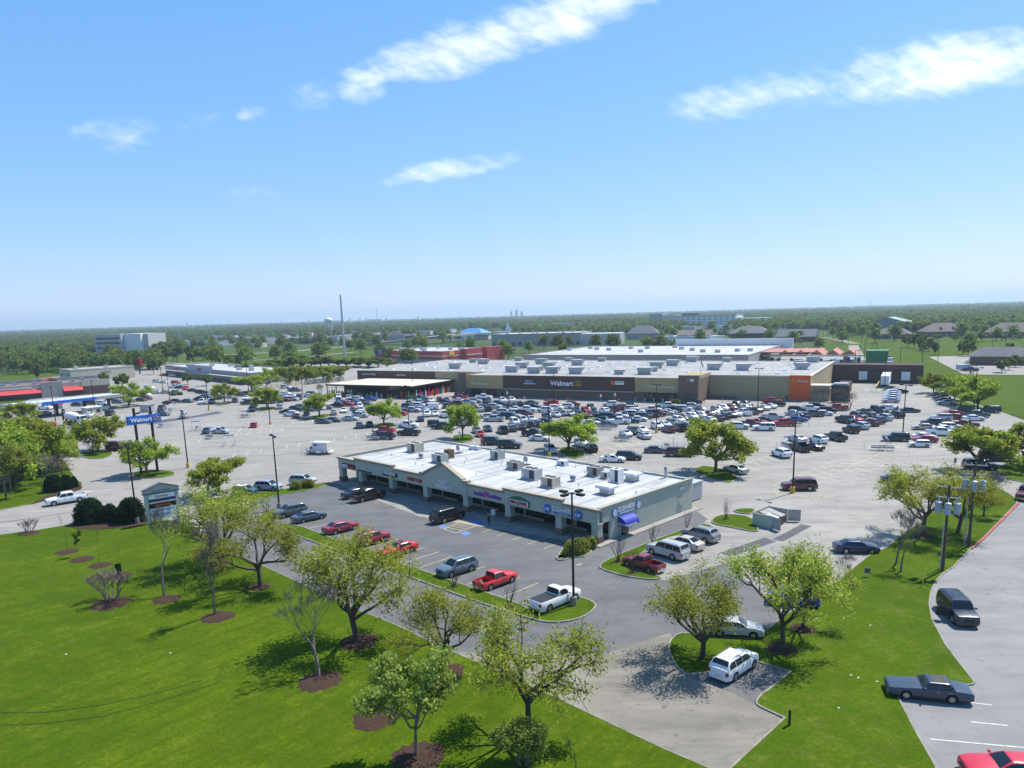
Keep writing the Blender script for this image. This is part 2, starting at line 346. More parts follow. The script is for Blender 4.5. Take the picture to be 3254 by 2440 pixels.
def leaf_mat(name, a, b, hi):
    m = NM(name); ge = m.n('ShaderNodeNewGeometry'); oi = m.n('ShaderNodeObjectInfo')
    c = m.ramp(ge.outputs['Random Per Island'], [(0, a), (.6, b), (1, hi)])
    cl = m.noise(m.coord(), .55, 3, .6)
    c = m.mix(m.ramp(cl, [(.35, g3(.22)), (.6, g3(0))]), c, tuple(x * .55 for x in a[:3]) + (1,))
    hs = m.n('ShaderNodeHueSaturation'); m.l(c, hs.inputs['Color']); m.l(m.math('MULTIPLY_ADD', oi.outputs['Random'], .035, .4825), hs.inputs['Hue']); m.l(m.math('MULTIPLY_ADD', oi.outputs['Random'], .5, .78), hs.inputs['Value'])
    c = hs.outputs[0]
    d = m.n('ShaderNodeBsdfDiffuse'); t = m.n('ShaderNodeBsdfTranslucent'); x = m.n('ShaderNodeMixShader'); x.inputs[0].default_value = .58
    m.l(c, d.inputs[0]); m.l(c, t.inputs[0]); m.l(d.outputs[0], x.inputs[1]); m.l(t.outputs[0], x.inputs[2]); m.l(x.outputs[0], m.out.inputs[0])
    MATS[name] = m.m; return m.m
LEAF_OAK = leaf_mat('leaf_live_oak', (.24, .27, .03, 1), (.35, .39, .055, 1), (.47, .49, .11, 1))
LEAF_LOT = leaf_mat('leaf_lot_oak', (.20, .26, .026, 1), (.30, .37, .045, 1), (.42, .47, .09, 1))
LEAF_FRESH = leaf_mat('leaf_fresh', (.20, .26, .045, 1), (.31, .38, .075, 1), (.42, .48, .14, 1))
LEAF_DARK = leaf_mat('leaf_evergreen', (.010, .024, .010, 1), (.018, .045, .016, 1), (.04, .08, .03, 1))
LEAF_WOOD = leaf_mat('leaf_woodland', (.10, .145, .03, 1), (.165, .22, .045, 1), (.25, .29, .075, 1))
BARK = flat('bark_grey_brown', (.075, .058, .046), .95, vary=.35, scale=3); BARK_L = flat('bark_pale', (.17, .145, .12), .95, vary=.3, scale=3); TWIG = flat('twig_grey', (.17, .14, .12), .95, vary=.3, scale=1)
SKIN = flat('skin', (.32, .19, .13), .6); CLOTH_K = flat('cloth_black', (.015, .015, .018), .9); CLOTH_W = flat('cloth_pale', (.5, .48, .45), .9); CLOTH_G = flat('cloth_lime', (.35, .6, .05), .9); HAIR = flat('hair_dark', (.02, .014, .01), .7); DENIM = flat('denim', (.04, .055, .1), .9); CLOTH_R = flat('cloth_red', (.35, .04, .04), .9)
from mathutils.geometry import delaunay_2d_cdt
# ---------------------------------------------------------------- the ground
def Z2(ox, oy, s): return lambda x, y: (ox + x / s, oy + y / s)
def P(pts): return [tuple(G(x, y)[:2]) for x, y in pts]
def ccw(p):
    a = sum(p[i][0] * p[(i + 1) % len(p)][1] - p[(i + 1) % len(p)][0] * p[i][1] for i in range(len(p)))
    return p if a > 0 else p[::-1]
def inset(p, d):
    n = len(p); r = []
    for i in range(n):
        a, b, c = Vector(p[i - 1]), Vector(p[i]), Vector(p[(i + 1) % n])
        e, f = (b - a), (c - b)
        if e.length < 1e-6 or f.length < 1e-6: r.append(tuple(b)); continue
        e.normalize(); f.normalize()
        n1, n2 = Vector((-e.y, e.x)), Vector((-f.y, f.x)); m = n1 + n2
        if m.length < .3: m = n1
        m = m.normalized() * min(d * 2.5, d / max(.35, m.normalized().dot(n1)))
        r.append((b.x + m.x, b.y + m.y))
    return r
def smooth_poly(p, it=2):
    for _ in range(it):
        q = []
        for i in range(len(p)):
            a, b = Vector(p[i]), Vector(p[(i + 1) % len(p)])
            q += [tuple(a * .75 + b * .25), tuple(a * .25 + b * .75)]
        p = q
    return p
def sheet(name, poly, z, mat, parent=None, k='structure'):
    poly = ccw(poly); n = len(poly)
    vv, _, ff, *_r = delaunay_2d_cdt([Vector(p) for p in poly], [], [list(range(n))], 1, 1e-4)
    me = bpy.data.meshes.new(name); me.from_pydata([(p.x, p.y, z) for p in vv], [], [list(f) for f in ff]); me.materials.append(mat)
    o = link(name, me, parent)
    if parent is None and k: kind(o, k)
    return o
def raised(name, poly, mat, h=.13, kerb=.16, rounded=0, z0=0.0, kmat=None):
    """grass bed inside a cast kerb"""
    poly = ccw(poly)
    if rounded: poly = smooth_poly(poly, rounded)
    inn = inset(poly, kerb); n = len(poly)
    b = MB()
    b.add([(x, y, z0) for x, y in poly] + [(x, y, z0 + h) for x, y in inset(poly, .02)] + [(x, y, z0 + h) for x, y in inn] + [(x, y, z0 + h - .06) for x, y in inn],
          [q for i in range(n) for j in ((i + 1) % n,) for q in ((i, j, n + j, n + i), (n + i, n + j, 2 * n + j, 2 * n + i), (2 * n + i, 2 * n + j, 3 * n + j, 3 * n + i))])
    g = sheet(name, inn, z0 + h - .015, mat)
    b.build('kerb', kmat or KERB, g)
    return g
kind(sheet('ground', [(-14000, -400), (14000, -400), (14000, 16000), (-14000, 16000)], -.06, TERRAIN), 'structure')
sheet('parking_lot', P([(-500, 1800), (-500, 1345), (0, 1296), (300, 1212), (520, 1150), (760, 1165), (1000, 1215), (1180, 1203), (1300, 1190), (2600, 1152), (2700, 1140), (2790, 1185), (2860, 1195), (2920, 1208), (3000, 1240),
                          (3254, 1335), (3700, 1440), (3900, 1700), (3500, 2800), (1200, 2800), (-500, 2300)]), .0, ASPHALT)
pz3 = Z2(1400, 1300, 2.765); pz2 = Z2(700, 1300, 2.765); pz1 = Z2(0, 1300, 2.765); pz4 = Z2(2000, 1200, 2.765); zc = Z2(1500, 1640, 2.073); ze = Z2(700, 1640, 2.073); zd = Z2(2187, 1640, 2.073); zf = Z2(2554, 1300, 3.16)
zl = Z2(0, 900, 2.765); zm = Z2(700, 900, 2.765); zn = Z2(1400, 900, 2.765); zo = Z2(2100, 900, 3.687); zq = Z2(2600, 900, 3.382)
# newer, darker asphalt of the lot in front of the shop row
sheet('shop_forecourt', P([(640, 1665), (780, 1600), (1050, 1530), (1330, 1640), (1900, 1735), (2000, 1770), (1960, 1800), (2110, 1845), (2300, 1790), (2420, 1880), (2490, 1960), (2380, 2040), (2130, 2030), (2000, 2060), (1700, 2110), (1450, 2075), (1290, 2005), (770, 1768)]), .005, ASPHALT_DARK)
sheet('drive_thru_lane', P([(1900, 1735), (2215, 1625), (2250, 1650), (2225, 1668), (1950, 1775), (1880, 1830)]), .009, ASPHALT_DARK)
sheet('concrete_apron', P([(1450, 2070), (1700, 2085), (1930, 2075), (2130, 2010), (2180, 2150), (2240, 2160), (2410, 2240), (2489, 2284), (2320, 2440), (2290, 2480), (2252, 2440), (1722, 2195)]), .010, CONCRETE)
sheet('street', P([(3254, 1560), (3700, 1400), (4200, 1900), (4300, 3000), (2950, 3000), (2985, 2440), (2853, 2209), (3075, 2180), (3099, 2173), (3055, 2113), (3007, 2050), (2960, 1960), (2950, 1900), (2990, 1830), (3089, 1743)]), .006, ROADM)
for pts in ([(790, 1540), (1190, 1405), (1290, 1440), (895, 1570)], [(1260, 1420), (1510, 1288), (1605, 1303), (1350, 1440)]):
    sheet('asphalt_patch', P([pz4(*p) for p in pts]), .012, PATCH)
sheet('asphalt_patch', P([(460, 1340), (600, 1324), (690, 1307), (711, 1312), (600, 1330), (470, 1350)]), .008, PATCH)
sheet('asphalt_patch', P([(120, 1355), (240, 1352), (245, 1362), (150, 1370)]), .008, PATCH)
sheet('asphalt_patch', P([(2180, 2150), (2224, 2140), (2373, 2094), (2512, 2138), (2436, 2197), (2417, 2209), (2400, 2236), (2245, 2165)]), .015, ASPHALT_DARK)
# lawns
raised('lawn', P([(-700, 1820), (0, 1700), (110, 1686), (203, 1671), (300, 1660), (400, 1650), (480, 1648), (560, 1658), (640, 1695), (698, 1733), (778, 1771), (1153, 1944), (1250, 1982), (1419, 2062), (1486, 2091), (1722, 2195), (1934, 2296), (2108, 2378), (2252, 2440), (2700, 2680), (2700, 3300), (-700, 3300)]), LAWN, .09, .12)
raised('lawn_verge', P([(2320, 2440), (2489, 2284), (2412, 2248), (2402, 2240), (2400, 2228), (2417, 2207), (2436, 2195), (2508, 2137), (2440, 2116), (2373, 2096), (2300, 2118), (2260, 2138), (2224, 2144), (2190, 2146), (2175, 2142), (2152, 2124), (2137, 2103), (2126, 2080), (2122, 2064), (2123, 2050), (2130, 2034), (2144, 2020), (2166, 2011), (2253, 2021), (2388, 2031), (2423, 2011), (2496, 1954), (2645, 1857), (2766, 1761), (2813, 1743), (2874, 1692), (2931, 1658), (2975, 1600), (3030, 1560), (3090, 1540), (3160, 1545), (3212, 1572), (3232, 1588), (3234, 1600),
                       (3124, 1714), (3089, 1743), (3029, 1806), (3000, 1824), (2978, 1847), (2961, 1881), (2956, 1920), (2964, 1968), (3007, 2050), (3055, 2113), (3094, 2161), (3100, 2170), (3094, 2178), (3075, 2181), (2940, 2192), (2853, 2209), (2910, 2320), (2978, 2440), (3060, 2700), (2100, 2700)]), VERGE, .12, .15)
raised('lawn_verge', P([(3150, 1497), (3254, 1445), (3600, 1300), (3700, 1420), (3420, 1545), (3260, 1535), (3209, 1526), (3171, 1508)]), VERGE, .12, .15)
def strip_along(name, pts, wid, mat, z, parent=None):
    """paint line or ribbon along ground points"""
    b = MB(); pts = [Vector((p[0], p[1])) for p in pts]; n = len(pts); vs = []
    for i, p in enumerate(pts):
        t = (pts[min(i + 1, n - 1)] - pts[max(i - 1, 0)]).normalized(); s = Vector((-t.y, t.x)) * wid / 2
        vs += [(p.x - s.x, p.y - s.y, z), (p.x + s.x, p.y + s.y, z)]
    b.add(vs, [(2 * i, 2 * i + 2, 2 * i + 3, 2 * i + 1) for i in range(n - 1)])
    o = b.build(name, mat, parent)
    if parent is None: kind(o, 'structure')
    return o
b = MB(); rk = P([(3236, 1602), (3180, 1657), (3124, 1714), (3087, 1745)])
b.tube([(x + .02, y - .02, .10) for x, y in rk], .11, 6); kind(b.build('red_kerb', PAINT_R), 'structure')
isl = lambda pts, zz=None, mat=VERGE, rounded=1: raised('grass_island', P([zz(*p) if zz else p for p in pts]), mat, .14, .17, rounded, .004)
isl([(861, 1673), (930, 1662), (1080, 1720), (1300, 1800), (1332, 1809), (1481, 1862), (1650, 1919), (1668, 1930), (1690, 1942), (1800, 1912), (1833, 1900), (1852, 1900), (1886, 1912), (1900, 1929), (1867, 1958), (1830, 1972), (1785, 1980), (1730, 1980), (1664, 1963), (1500, 1910), (1298, 1834), (1100, 1763)])
isl([(812, 1652), (837, 1629), (902, 1611), (931, 1615), (881, 1656), (852, 1669)])
isl([(640, 1592), (720, 1578), (870, 1560), (1045, 1533), (1052, 1538), (1000, 1556), (880, 1578), (765, 1597), (660, 1606)])
isl([(250, 1445), (275, 1436), (354, 1432), (362, 1439), (347, 1455), (289, 1459), (260, 1454)])
isl([(163, 1398), (239, 1389), (236, 1395), (190, 1409), (178, 1404)])
isl([(416, 1510), (438, 1497), (535, 1494), (568, 1508), (506, 1520), (445, 1522)])
for q in ([(1190, 1350), (1248.6, 1341), (1262, 1355.6), (1203, 1363)], [(1427.6, 1388), (1489, 1377), (1516, 1397), (1458, 1412)], [(1769.4, 1427), (1818, 1420), (1874, 1447), (1813, 1463)], [(2190, 1495), (2249.5, 1476.7), (2361.7, 1518), (2304, 1540)],
          [(990, 1325), (1042, 1314), (1049.5, 1325), (997, 1337)], [(818, 1301), (876, 1292), (878, 1301), (820, 1309)], [(682, 1287), (736, 1277), (740, 1283), (690, 1290)]):
    isl(q)
isl([(710, 1260), (760, 1220), (880, 1200), (1080, 1225), (1150, 1340), (1110, 1362), (900, 1322), (740, 1292)], pz4)
isl([(900, 1172), (960, 1155), (1120, 1155), (1080, 1205), (960, 1195)], pz4)
isl([(1903, 1795), (1906, 1810), (1979, 1832), (2058, 1844), (2098, 1842), (2103, 1835), (2072, 1824), (2016, 1808), (2000, 1790), (2075, 1737), (2150, 1704), (2253, 1686), (2268, 1674), (2226, 1663), (2080, 1716), (1950, 1770)])
isl([(3010, 1268), (3040, 1268), (3140, 1300), (3160, 1312), (3050, 1302), (3020, 1285)])
isl([(2935, 1262), (2952, 1254), (2962, 1258), (2950, 1264)])
isl([(1000, 1340), (1080, 1200), (1340, 1170), (1320, 1300), (1090, 1310)], pz3)
isl([(545, 280), (560, 262), (760, 200), (790, 215), (640, 285), (580, 300)], zc)
isl([(0, 0), (60, 0), (60, 20)], lambda x, y: (2205 + x / 3, 1612 + y / 3))
# grass beyond the entrance road, left, and the fields to the right
raised('lawn', P([(-500, 1700), (0, 1622), (94, 1604), (180, 1580), (235, 1562), (262, 1548), (262, 1534), (248, 1526), (228, 1500), (212, 1470), (150, 1410), (60, 1372), (-500, 1420)]), LAWN, .1, .14)
sheet('field', P([(2720, 1140), (2790, 1190), (2880, 1205), (2950, 1232), (3040, 1265), (3254, 1330), (3800, 1470), (4300, 1100), (3254, 1058), (2760, 1052), (2560, 1072), (2640, 1108)]), .02, FIELD)
sheet('church_parking_lot', P([zq(1190, 790), zq(1560, 978), zq(2212, 985), zq(3200, 985), zq(3200, 775), zq(2000, 768)]), .03, ASPHALT)
sheet('service_road', P([zq(330, 668), zq(430, 668), zq(480, 760), zq(530, 830), zq(320, 830)]), .03, ASPHALT)
sheet('field', P([(-900, 1330), (0, 1215), (0, 1185), (330, 1155), (560, 1140), (700, 1120), (1150, 1100), (1320, 1130), (1240, 1160), (1080, 1190), (780, 1165), (520, 1150), (300, 1210), (0, 1295), (-900, 1500)]), -.02, FIELD)
for pts, wd in (([(-300, 1245), (0, 1221), (200, 1196), (420, 1178), (560, 1166), (800, 1140)], 12), ([(700, 1128), (900, 1118), (1180, 1095), (1380, 1070), (1500, 1060)], 16), ([(600, 1155), (900, 1140), (1130, 1118)], 9), ([(2222, 1050), (2240, 1062), (2262, 1080), (2285, 1095)], 13), ([(2720, 1092), (2640, 1074), (2520, 1066)], 8)):
    strip_along('road', [G(*p)[:2] for p in pts], wd, CONCRETE, .04)
# rear yards behind the stores
sheet('rear_yard', P([(700, 1170), (760, 1163), (1100, 1152), (1300, 1150), (2600, 1118), (2760, 1150), (2700, 1165), (1200, 1225), (1000, 1225)]), -.01, ASPHALT)

# ---------------------------------------------------------------- painted markings
def line(px0, px1, wid=.11, mat=PAINT_Y, z=.013, parent=None):
    return strip_along('painted_line', [G(*px0)[:2], G(*px1)[:2]], wid, mat, z, parent)
YAWG = radians(-44.3); E1 = Vector((cos(YAWG), sin(YAWG))); E2 = Vector((-sin(YAWG), cos(YAWG)))   # along the shop row, away from the eye
SHOP = Vector((8.76, 86.4))
def sw(s, t): return SHOP + E1 * s + E2 * t          # place on the shop row's own grid
# lower row of stalls (over the grass strip) and the row along the walk
g0 = Vector(G(1600, 1897)[:2]); s0, t0 = (g0 - SHOP).dot(E1), (g0 - SHOP).dot(E2)
for i in range(-16, 3):
    a = sw(s0 + i * 2.75, t0); strip_along('painted_line', [a, a + E2 * 5.2], .11, PAINT_Y, .0135)
for i in range(0, 17):
    a = sw(-1.5 - i * 2.75, -5.2)
    if 5.5 < i < 8.5: continue
    strip_along('painted_line', [a, a + E2 * 4.6], .11, PAINT_Y, .0135)
# hatched aisle and blue bays
z0q = [zz for zz in (pz3(30, 1055), pz3(190, 980), pz3(325, 1022), pz3(135, 1088))]
for a, c in ((0, 1), (1, 2), (2, 3), (3, 0)): line(z0q[a], z0q[c], .13)
for k in range(1, 5):
    f = k / 5
    mixp = lambda p, q, f: (p[0] + (q[0] - p[0]) * f, p[1] + (q[1] - p[1]) * f)
    line(mixp(z0q[0], z0q[1], f), mixp(z0q[3], z0q[2], min(1, f + .12)), .11)
for q in ([(1915, 1035), (1960, 1015), (2005, 1035), (1955, 1052)],):
    sheet('blue_bay', P([pz2(*p) for p in q]), .0136, PAINT_B)
sheet('blue_bay', P([pz3(*p) for p in [(170, 1090), (220, 1070), (272, 1088), (220, 1110)]]), .0136, PAINT_B)
sheet('blue_bay', P([pz3(*p) for p in [(245, 985), (330, 975), (395, 1000), (310, 1015)]]), .0136, PAINT_B)
# angled stalls of the big lot, faint
for (x, y, n0, n1, both) in ((2360, 1476, -2, 9, 1), (1930, 1420, -3, 8, 1), (1062, 1390, -8, 8, 0), (900, 1345, -6, 4, 0), (2800, 1440, -6, 10, 1), (3010, 1400, -3, 10, 0), (600, 1400, -9, 9, 0), (2560, 1500, -4, 4, 0), (1560, 1385, -2, 10, 0), (2250, 1370, -2, 12, 0), (2650, 1365, 0, 10, 0)):
    o = Vector(G(x, y)[:2]); par = None
    for i in range(n0, n1):
        a = o + E2 * i * 3.1
        d = Vector((cos(radians(-76)), sin(radians(-76)))); e = Vector((cos(radians(164)), sin(radians(164))))
        strip_along('painted_line', [a, a + d * 5.4], .14, PAINT_YF, .0135)
        if both: strip_along('painted_line', [a, a + e * 5.4], .14, PAINT_YF, .0135)
    strip_along('painted_line', [o + E2 * n0 * 3.1, o + E2 * (n1 - 1) * 3.1], .10, PAINT_YF, .0165)
# chevron island round the lamp by the store road
ch = [pz4(*p) for p in ((1210, 1005), (1440, 1040), (1800, 1035), (1700, 1068), (1500, 1050))]
for a, c in zip(ch, ch[1:]): line(a, c, .14, PAINT_Y)
for x0, y0, x1, y1 in ((1270, 995, 1310, 1028), (1330, 1000, 1400, 1035), (1520, 1035, 1570, 1058), (1580, 1035, 1640, 1062), (1640, 1035, 1690, 1068), (1700, 1035, 1740, 1062)):
    line(pz4(x0, y0), pz4(x1, y1), .12)
# street stalls, bottom right, and the entrance lines
for a, c in (((1640, 1200), (2000, 1245)), ((1860, 1355), (2105, 1380)), ((1590, 1468), (2212, 1525))): line(zd(*a), zd(*c), .1, PAINT_W)
line(pz1(720, 727), pz1(815, 722), .45, PAINT_W); line(pz1(815, 722), pz1(1110, 692), .12, PAINT_W)
line(pz1(0, 1000), pz1(700, 895), .25, PATCH); line((2880, 1650), (2930, 1640), .3, PAINT_W)
for a, c in (((1195, 1370), (1245, 1355)), ((1225, 1372), (1235, 1350))): line(pz3(*a), pz3(*c), .18, PAINT_Y)
# wheel stops along the walk
for i in range(0, 16):
    if 5.5 < i < 8.5: continue
    c = sw(-2.9 - i * 2.75, -.85); b = MB(); b.hexa([(-.85, -.08, 0), (.85, -.08, 0), (.85, .08, 0), (-.85, .08, 0), (-.82, -.05, .12), (.82, -.05, .12), (.82, .05, .12), (-.82, .05, .12)])
    o = b.build('wheel_stop', KERB, None, None, (c.x, c.y, .006), YAWG); tag(o, 'concrete wheel stop on the shop walk kerb, %s from the corner with the blue awning' % ORD[i + 1 if i < 6 else i - 2], 'wheel stop', 'wheel stops along the shop walk')

# tyre tracks and worn spots in the lawn
for pts in ([(-40, 2268), (150, 2266), (330, 2242), (500, 2205), (640, 2165)], [(-40, 2310), (150, 2302), (330, 2278), (520, 2228), (700, 2170)]):
    strip_along('tyre_track', [G(*p)[:2] for p in pts], .22, grass_mat('track_grass', (.042, .075, .008, 1), (.06, .10, .008, 1), (.10, .10, .03, 1)), .079)
# ---------------------------------------------------------------- shop row (local x along the front to the right, y away)
shop = thing('shop_row', 'long sage stucco shop row with white flat roof, gabled front and arcade', 'shop building', (SHOP.x, SHOP.y, 0), YAWG)
b = MB()
b.box(-57.9, -.05, 3.4, 21.7, 0, 4.05)                                   # shop body behind the arcade
b.box(-.32, 0, .95, 3.4, 2.55, 4.05); b.box(-.32, 0, 2.5, 3.42, 0, 2.56)
b.build('wall', STUCCO, shop)
b = MB(); b.box(-57.6, -.35, .35, 21.4, 4.06, 4.16); b.build('roof', ROOF_WHITE, shop)
for k in range(19):
    b = MB(); x = -56.2 + k * 3.05; b.box(x - .06, x + .06, .5, 21.3, 4.16, 4.172); b.build('roof_seam', ROOF_GREY, shop)
for y in (7.4, 14.3):
    b = MB(); b.box(-57.3, -.6, y - .06, y + .06, 4.173, 4.18); b.build('roof_seam', ROOF_GREY, shop)
b = MB(); b.box(-57.9, -.32, .32, 3.4, 2.80, 4.05); b.build('arcade_ceiling', STUCCO, shop)
# fascia with stepped parapets
SEG = [(-58.0, -52.5, 4.10), (-52.5, -41.8, 4.55), (-41.8, -34.25, 4.10), (-23.85, -16.2, 4.10), (-16.2, -5.75, 4.55), (-5.75, 0, 4.10)]
for x0, x1, h in SEG:
    b = MB(); b.box(x0, x1, -.02 if h < 4.3 else -.10, .32, 2.62, h); fa = b.build('fascia', STUCCO, shop)
    b = MB(); y0 = -.02 if h < 4.3 else -.10
    for z0, z1, d in ((h, h + .14, .08), (h + .14, h + .30, .16), (h + .30, h + .42, .26)):
        b.box(x0 - (d if h > 4.3 or x0 < -57 else 0), x1 + (d if h > 4.3 or x1 == 0 else 0), y0 - d, .40, z0, z1)
    b.build('cornice', CORNICE, fa)
b = MB(); b.add([(-34.25, -.14, 2.62), (-23.85, -.14, 2.62), (-23.85, -.14, 4.45), (-24.6, -.14, 4.62), (-29.05, -.14, 6.55), (-33.5, -.14, 4.62), (-34.25, -.14, 4.45), (-34.25, .32, 2.62), (-23.85, .32, 2.62), (-23.85, .32, 4.45), (-24.6, .32, 4.62), (-29.05, .32, 6.55), (-33.5, .32, 4.62), (-34.25, .32, 4.45)],
               [(0, 1, 2, 3, 4, 5, 6), (13, 12, 11, 10, 9, 8, 7)] + [(i, 7 + i, 7 + (i + 1) % 7, (i + 1) % 7) for i in range(7)])
gab = b.build('gable_front', STUCCO, shop)
b = MB()
for (xa, za), (xb, zb) in (((-33.5, 4.62), (-29.05, 6.55)), ((-29.05, 6.55), (-24.6, 4.62))):
    for d, k0, k1 in ((.10, 0, .22), (.24, .22, .42)):
        b.hexa([(xa, -.14 - d, za + k0), (xb, -.14 - d, zb + k0), (xb, .42, zb + k0), (xa, .42, za + k0), (xa, -.14 - d, za + k1), (xb, -.14 - d, zb + k1), (xb, .42, zb + k1), (xa, .42, za + k1)])
for xa, xb in ((-34.6, -33.5), (-24.6, -23.5)): b.box(xa, xb, -.38, .41, 4.45, 4.86)
b.build('cornice', CORNICE, gab)
b = MB(); b.add([(-28.5 - 4.6, .32, 4.2), (-29.05, .32, 6.5), (-24.9, .32, 4.2), (-29.05, 7.0, 4.2)], [(0, 1, 3), (1, 2, 3)]); b.build('gable_back_slope', ROOF_WHITE, shop)
b = MB(); b.box(-58.05, .06, -.05, .33, 2.60, 2.72)
b.build('fascia_moulding', STUCCO, shop)
# side and rear parapets
for nm, bx in (('side_parapet', (-.30, .02, .33, 21.7, 4.051, 4.50)), ('side_parapet', (-58.0, -57.7, .33, 21.7, 4.051, 4.50)), ('rear_parapet', (-57.69, -.31, 21.45, 21.7, 4.051, 4.36))):
    b = MB(); b.box(*bx); pp = b.build(nm, STUCCO, shop)
    b = MB(); b.box(bx[0] - .05, bx[1] + .10, bx[2], bx[3] + .06, bx[5], bx[5] + .09); b.build('coping', CORNICE if nm == 'side_parapet' else ROOF_WHITE, pp)
for x in (-.5, -6.4, -15.7, -24.4, -33.7, -42.6, -51.4, -57.4):
    b = MB(); b.box(x - .5, x + .5, 0.0, .95, .95, 2.63); co = b.build('column', STUCCO, shop)
    b = MB(); b.box(x - .56, x + .56, -.06, 1.0, 2.42, 2.58); b.build('capital', STUCCO, co)
    b = MB(); b.box(x - .58, x + .58, -.08, 1.03, 0, .95); b.build('stone_base', STONE, co)
# recessed shopfronts: each bay is glazed between mullions
bays = [(-6.4, -.6), (-15.7, -6.4), (-24.4, -15.7), (-33.7, -24.4), (-42.6, -33.7), (-51.4, -42.6), (-57.6, -51.4)]
for x0, x1 in bays:
    b = MB(); b.box(x0 + .3, x1 - .3, 3.34, 3.39, .45, 2.6); fr = b.build('shopfront', SHOPGL, shop)
    b = MB(); b.box(x0 + .3, x1 - .3, 3.30, 3.39, .02, .45); b.build('stall_riser', CORNICE, fr)
    n = int((x1 - x0) / 1.5)
    for k in range(n + 1):
        x = x0 + .3 + (x1 - x0 - .6) * k / n; b = MB(); b.box(x - .04, x + .04, 3.28, 3.35, .4, 2.6); b.build('mullion', BRONZE, fr)
    xm = (x0 + x1) / 2; b = MB(); b.box(xm - .95, xm + .95, 3.25, 3.33, .02, 2.25); dr = b.build('door', SHOPGL, shop)
    b = MB(); b.box(xm - .1, xm + .1, 3.2, 3.26, 1.0, 1.15); b.build('handle', GALV, dr)
    b = MB(); b.box(xm + 1.3, xm + 2.1, 3.26, 3.29, 1.3, 2.0); b.build('window_poster', RND.choice([LTBLUE, REDSIGN, CREAMS]), shop)
# covered walk and its kerb
b = MB(); b.box(-59.2, .9, -.75, 3.4, .0, .14); wk = kind(b.build('shop_walk', WALKM, None, None, (SHOP.x, SHOP.y, 0), YAWG), 'structure')
b = MB(); b.box(.02, 1.1, 3.4, 22.6, .0, .135); b.build('side_walk', WALKM, wk)
# side wall: service opening, drive-through window with barrel awning, vents
b = MB(); b.box(-.02, .03, 4.55, 6.35, .15, 2.0); dw = b.build('window', SHOPGL, shop)
b = MB()
for x in (4.5, 6.3): b.box(.0, .07, x, x + .09, .15, 2.05)
b.box(.0, .07, 4.5, 6.39, 2.0, 2.1); b.build('window_frame', WHITEM, dw)
b = MB(); vs = []; n = 10
for yy in (4.1, 6.9):
    vs += [(.02 + 1.25 * sin(pi / 2 * k / n), yy, 1.75 + .95 * cos(pi / 2 * k / n)) for k in range(n + 1)]
b = MB(); b.add(vs, [(k, k + 1, n + 2 + k, n + 1 + k) for k in range(n)])
b.add([(.02, 4.1, 1.55), (.02, 4.1, 2.7)] + [v for v in vs[:n + 1]] + [(1.27, 4.1, 1.55)], [tuple(range(n + 4))]); b.add([(.02, 6.9, 1.55), (.02, 6.9, 2.7)] + [v for v in vs[n + 1:]] + [(1.27, 6.9, 1.55)], [tuple(reversed(range(n + 4)))])
b.quad((1.27, 4.1, 1.55), (1.27, 6.9, 1.55), (1.27, 6.9, 1.75), (1.27, 4.1, 1.75))
aw = b.build('awning', AWNB, shop, 30)
text(shop, 'DRIVE THRU', .36, (.62, 4.08, 1.78), (1, 0, 0), WHITESIGN, .01, bold=.012)
text(shop, 'DRIVE THRU', .34, (1.29, 5.5, 1.66), (0, 1, 0), WHITESIGN, .01, bold=.012)
b = MB(); b.box(.0, .05, 18.2, 19.6, 3.3, 3.9); b.build('wall_vent', WALL_GREY, shop); b = MB(); b.box(.0, .05, 18.2, 19.6, 1.1, 1.9); b.build('wall_vent', STUCCO, shop)
def disc(mb, c, r, nrm, th, n=20, mi=0, squash=1.0):
    nrm = Vector(nrm); up = Vector((0, 0, 1)); rt = up.cross(nrm).normalized()
    c = Vector(c); ring = [c + rt * cos(2 * pi * i / n) * r + up * sin(2 * pi * i / n) * r * squash for i in range(n)]
    o = len(mb.v); mb.v += [tuple(p) for p in ring] + [tuple(p + nrm * th) for p in ring]
    mb.f.append(list(range(o + n, o + 2 * n))); mb.m.append(mi); mb.f.append(list(reversed(range(o, o + n)))); mb.m.append(mi)
    for i in range(n): mb.f.append([o + i, o + (i + 1) % n, o + n + (i + 1) % n, o + n + i]); mb.m.append(mi)
    return mb
# signs on the side
for y in (3.3, 8.35):
    b = MB(); disc(b, (.02, y, 3.42), .52, (1, 0, 0), .14); b.build('round_sign', BLUESIGN, shop); b = MB(); disc(b, (.162, y, 3.42), .46, (1, 0, 0), .02); b.build('round_sign_face', LTBLUE, shop)
text(shop, 'CLEANERS', .80, (.05, 5.85, 3.58), (0, 1, 0), WHITESIGN, .05, bold=.02, wide=.98); b = MB(); b.box(0.0, .09, 4.4, 7.4, 2.98, 3.18); b.build('sign_board', LTBLUE, shop)
